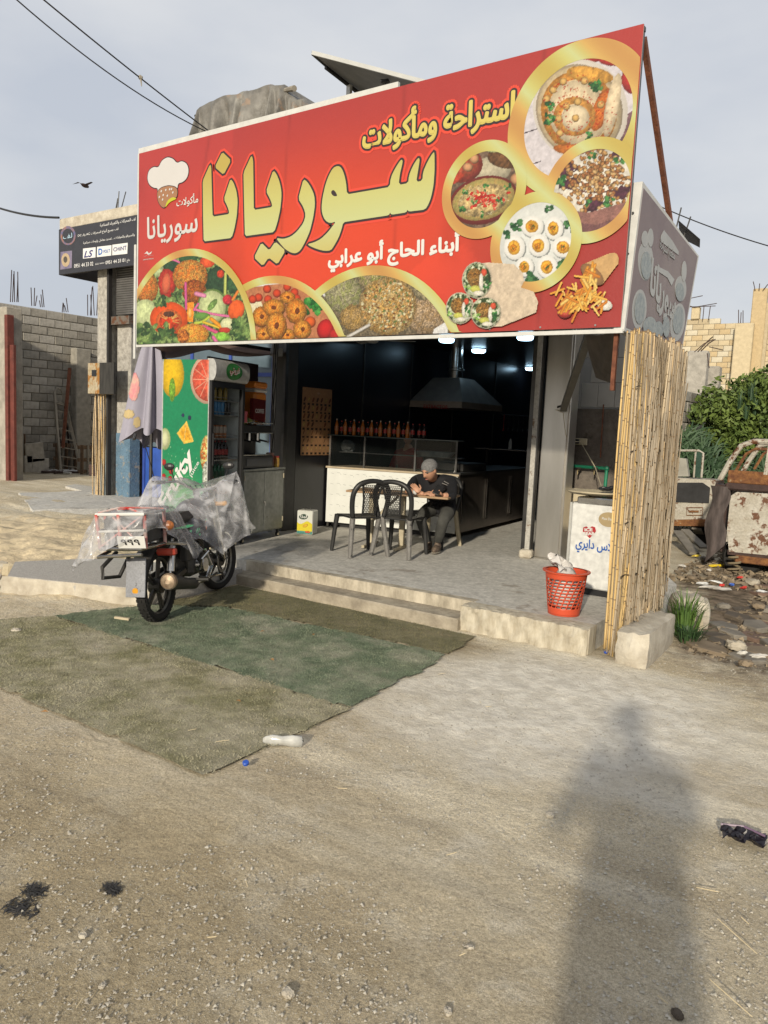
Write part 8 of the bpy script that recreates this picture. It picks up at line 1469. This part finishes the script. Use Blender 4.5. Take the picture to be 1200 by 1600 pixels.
obj('panel', MB().add([pA, pB, pD, pC, pA+n_*.03, pB+n_*.03, pD+n_*.03, pC+n_*.03], [(0, 1, 2, 3), (7, 6, 5, 4), (0, 4, 5, 1), (1, 5, 6, 2), (2, 6, 7, 3), (3, 7, 4, 0)]), mat('panel_back', (.20, .20, .19), .5), sp_)
ALU = mat('aluminium', (.55, .55, .52), .4, .3, spread=.1)
for q, r in ((pA, pB), (pB, pD), (pC, pD), (pA, pC)): obj('frame', MB().bar(q+n_*.01, r+n_*.01, .035, .045), ALU if (q, r) == (pA, pB) else DSTEEL, sp_)
obj('back_rail', MB().bar(pA.lerp(pC, .2)+(pB-pA)*.02-n_*.03, pA.lerp(pC, .95)+(pB-pA)*.10-n_*.03, .04, .03), DSTEEL, sp_); obj('support', MB().bar(at(546, 133, 1, 8.3), (at(546, 133, 1, 8.3).x, 8.3, 4.6), .06, .05, (0, 1, 0)), ALU, sp_); obj('junction_box', MB().box(pA.lerp(pB, .62)+(pC-pA)*.12-n_*.04, (.10, .07, .03), .3, .005), BLACKM, sp_); obj('lead', MB().tube([pA.lerp(pB, .62)+(pC-pA)*.12-n_*.05, pA.lerp(pB, .6)+(pC-pA)*.35-n_*.15, pA.lerp(pB, .6)+(pC-pA)*.6-n_*.1], .006, 5), BLACKM, sp_)
def cable(label, a, b, sag, r, group=None):
    pts = [a.lerp(b, t)-Vector((0, 0, sag*4*t*(1-t))) for t in np.linspace(0, 1, 24)]; tag(obj('overhead_cable', MB().tube(pts, r, 6), BLACKM), label, 'cable', group)
c0 = at(-300, -300, 1, 3.0); e0 = at(328, 206, 1, 7.0); st_ = at(76, -2, 1, 4.8)
cable('upper of the two black cables rising from behind the banner to the top left', e0, st_+(st_-e0)*.8, .05, .008, 'cables crossing the sky'); cable('lower of the two black cables rising from behind the banner to the top left', at(330, 209, 1, 7.0), st_+(st_-e0)*.8+Vector((0, 0, -.02)), .26, .007, 'cables crossing the sky')
kp = e0.lerp(st_+(st_-e0)*.8, .268)-Vector((0, 0, .03)); tag(obj('knotted_rag', MB().ell(kp, .025, 8, 6, jit=.2).cyl(kp, kp+Vector((.02, 0, -.10)), .012, .005, 6), WD), 'scrap of rag knotted on the upper sky cable', 'rag')
cable('black cable reaching the workshop roof edge from the left', at(92, 340, 1, 8.3), at(-60, 300, 1, 8.3), .12, .02); cable('thin cable crossing the sky at the right behind the side sign', at(1030, 322, 1, 12), at(1260, 400, 1, 12), .05, .008)
bd = thing('bird', 'small dark bird flying in the grey sky left of the banner', 'bird', at(132, 290, 1, 16), .4); obj('bird_body', MB().ell((0, 0, 0), (.07, .17, .06), 12, 8).cyl((0, -.14, 0), (0, -.24, 0), .03, .005, 6).ell((0, .17, .02), .05, 8, 6).cyl((0, .2, .02), (0, .26, .01), .015, .002, 6), RD, bd, world=False, smooth='all')
for q in (-1, 1): obj('wing', MB().add([(q*.04, .08, .02), (q*.04, -.08, .02), (q*.25, .0, .12), (q*.25, .10, .12), (q*.42, -.06, .03), (q*.04, .0, .05)], [(0, 1, 2, 3), (3, 2, 4), (0, 3, 5), (5, 2, 1)]), RD, bd, world=False)
# ================= GRAVEL AND LITTER ON THE GROUND =================
rg = np.random.default_rng(9); n = 120000; U = rg.random(n); dist = .9+6.0*U**1.5; ang_ = np.radians(34.7)+np.radians(rg.uniform(-33, 33, n)); gxp = -np.sin(ang_)*dist; gyp = np.cos(ang_)*dist
ok = (gyp > .6) & ~((gxp > -5.6) & (gxp < -2.5) & (gyp > 2.3) & (gyp < 5.5)) & ~((gyp > 5.35) & (gxp < -1.7)) & (fbm(gxp*1.3+2, gyp*1.3, 3) > .37); gxp, gyp = gxp[ok], gyp[ok]; gz = ghn(gxp, gyp); n = len(gxp); s = .0015+.0075*rg.random(n)**9
base = np.array([(1, 0, 0), (-.5, .87, 0), (-.5, -.87, 0), (.1, .1, .75), (0, 0, -.6)]); V = base[None]*(s[:, None, None])*(.6+.8*rg.random((n, 5, 1))); th = rg.random(n)*6.28; c_, s_ = np.cos(th)[:, None], np.sin(th)[:, None]; V = np.stack([V[..., 0]*c_-V[..., 1]*s_, V[..., 0]*s_+V[..., 1]*c_, V[..., 2]], -1)+np.stack([gxp, gyp, gz+s*.25], -1)[:, None]
F_ = np.array([(0, 1, 3), (1, 2, 3), (2, 0, 3)]); F_ = (F_[None]+np.arange(n)[:, None, None]*5).reshape(-1, 3); me = bpy.data.meshes.new('gravel'); me.vertices.add(n*5); me.vertices.foreach_set('co', V.astype('f').ravel()); me.loops.add(F_.size); me.loops.foreach_set('vertex_index', F_.astype('i').ravel()); me.polygons.add(len(F_)); me.polygons.foreach_set('loop_start', np.arange(len(F_), dtype='i')*3); me.update(calc_edges=True)
go_ = obj('gravel', me, mat('gravel', (.58, .54, .45), .9, col2=(.34, .30, .24), sc=30, det=2), fix=False, kind='stuff'); tag(go_, 'loose gravel and small stones scattered over the packed dirt', 'gravel')
def gnd(px, py): p = at(px, py, 2, 0); return Vector((p.x, p.y, gh(p.x, p.y)))
for k, (x, y, s, l) in enumerate(((25, 986, .055, 'pale angular stone at the left end of the olive turf'), (700, 1578, .022, 'pale pebble left of the shadow at the bottom of the picture'), (450, 1545, .03, 'flat grey stone near the bottom middle'), (1058, 1588, .028, 'dark round stone in the shadow at the bottom right'), (130, 1457, .022, 'small pale stone at the lower left'), (160, 1530, .018, 'cream stone at the bottom left'), (735, 1480, .018, 'whitish pebble left of the long shadow'), (860, 1272, .03, 'grey flat stone within the long shadow'), (215, 1405, .012, 'cream pebble right of the dark debris'), (180, 1417, .016, 'pale flat stone right of the dark debris'))):
    lump('stone', l, 'stone', gnd(x, y)+Vector((0, 0, s*.25)), (s*1.2, s*.9, s*.55), rnd.random()*3, CONCL if k != 3 else FL[3], 60+k, jit=.10, f=.8)
bt = thing('crushed_bottle', 'crushed clear plastic bottle lying at the edge of the olive turf', 'bottle', gnd(441, 1163)+Vector((0, 0, .03)), R(-55)); mb = MB(); mb.lathe([(.002, -.11), (.028, -.10), (.034, -.05), (.024, 0), (.033, .05), (.018, .085), (.012, .10)], (0, 0, 0), 14, Matrix.Rotation(PI/2, 3, 'X') @ Matrix.Diagonal((.65, 1, 1))); mb.v = [(x+rnd.uniform(-.004, .004), y, z+rnd.uniform(-.004, .004)) for x, y, z in mb.v]; obj('bottle_body', mb, mat('clear_pet', (.55, .55, .52), .15, alpha=.75, spread=.3, sc=20), bt, world=False, fix=False, smooth='all')
for l_, (x, y) in (('blue bottle cap at the front corner of the olive turf', (384, 1197)), ('blue bottle cap beside the foot of the cane screen', (946, 1023))): o = obj('bottle_cap', MB().lathe([(.015, 0), (.016, .012), (.013, .015)], (0, 0, 0), 14), mat('cap_blue', (.02, .08, .42), .35)); o.location = gnd(x, y)+Vector((0, 0, .022)); o.rotation_euler = (.3, .2, 0); tag(o, l_, 'cap')
bb = MB(); bb.sheet(lambda u, v: ((u-.5)*.17+rnd.uniform(-.008, .008), (v-.5)*.10+rnd.uniform(-.008, .008), .02+.03*abs(math.sin(u*7+v*5))+rnd.uniform(-.006, .006)), 12, 9); o = obj('black_bag', bb, mat('black_foil', (.014, .012, .018), .25, spread=.4), fix=False); o.location = gnd(1162, 1312); o.rotation_euler = (0, 0, .2); tag(o, 'crumpled black plastic bag on the dirt right of the shadow', 'bag'); obj('bag_edge', MB().tube([(-.09, .05, .04), (0, .055, .05), (.08, .02, .045)], .006, 5), mat('purple_edge', (.16, .10, .16), .4), o, world=False)
for k, (x, y, w) in enumerate(((32, 1412, .08), (52, 1388, .06), (172, 1385, .04))):
    mb = MB()
    for i in range(150): a = rnd.random()*6.28; r = rnd.random()**.8*w*.9; L = rnd.uniform(.01, .04); b = rnd.random()*6.28; p = Vector((r*math.cos(a), r*.6*math.sin(a), rnd.uniform(.001, .008))); mb.add([p, p+Vector((L*math.cos(b), L*math.sin(b), rnd.uniform(-.002, .004))), p+Vector((.010, .008, .001))], [(0, 1, 2)])
    o = obj('burnt_debris', mb, mat('char', (.05, .048, .046), .8, spread=.6), fix=False, kind='stuff'); o.location = gnd(x, y); tag(o, ('large patch of blackened debris at the lower left', 'small blackened debris above the large patch', 'blackened debris patch right of the large one')[k], 'debris')
ST = mat('dry_straw', (.58, .48, .30), .8, spread=.2)
rs = random.Random(77)
SP_ = [(1150, 1470, .16, 2.5), (1105, 1395, .07, .2), (1140, 1570, .14, 2.6), (690, 1055, .05, 1), (345, 1070, .05, 2.2), (348, 1162, .06, .9), (390, 1172, .03, 2), (535, 1235, .04, .4), (518, 1105, .03, 2), (705, 1340, .04, 1), (125, 1565, .03, 2), (300, 1145, .04, 1)]
SP_ = [(x, y, L*.55, a) for x, y, L, a in SP_]
for k in range(14): SP_.append((rs.uniform(250, 1180), rs.uniform(1040, 1590), rs.uniform(.008, .02), rs.random()*3))
for x, y, L, a in SP_:
    g_ = gnd(x, y); o = obj('straw', MB().cyl((-L, 0, 0), (L, 0, .004),   .0016, n=5), ST, fix=False); o.location = g_+Vector((0, 0, .024)); o.rotation_euler = (0, 0, a); tag(o, 'thin dry straw lying on the ground', 'straw', 'dry straws on the ground')
for k, (x, y) in enumerate(((372, 1100+0), (410, 990), (490, 995), (425, 1035), (70, 1117))):
    g_ = gnd(x, y); o = obj('dry_leaf', MB().add([(-.02, 0, 0), (0, .012, .006), (.022, 0, .002), (0, -.012, .008)], [(0, 1, 2, 3)]), mat('dry_leaf', (.34, .17, .05), .7), fix=False); o.location = g_+Vector((0, 0, .03)); o.rotation_euler = (0, 0, k); tag(o, 'small brown dry leaf on the turf strips', 'leaf', 'dry leaves on the turf')
o = obj('wood_chip', MB().box((0, 0, .01), (.14, .03, .02), None, .004), STONEY); o.location = gnd(191, 969)+Vector((0, 0, .015)); o.rotation_euler = (0, 0, .3); tag(o, 'pale flat stone chip on the green turf left of the rear wheel', 'chip')
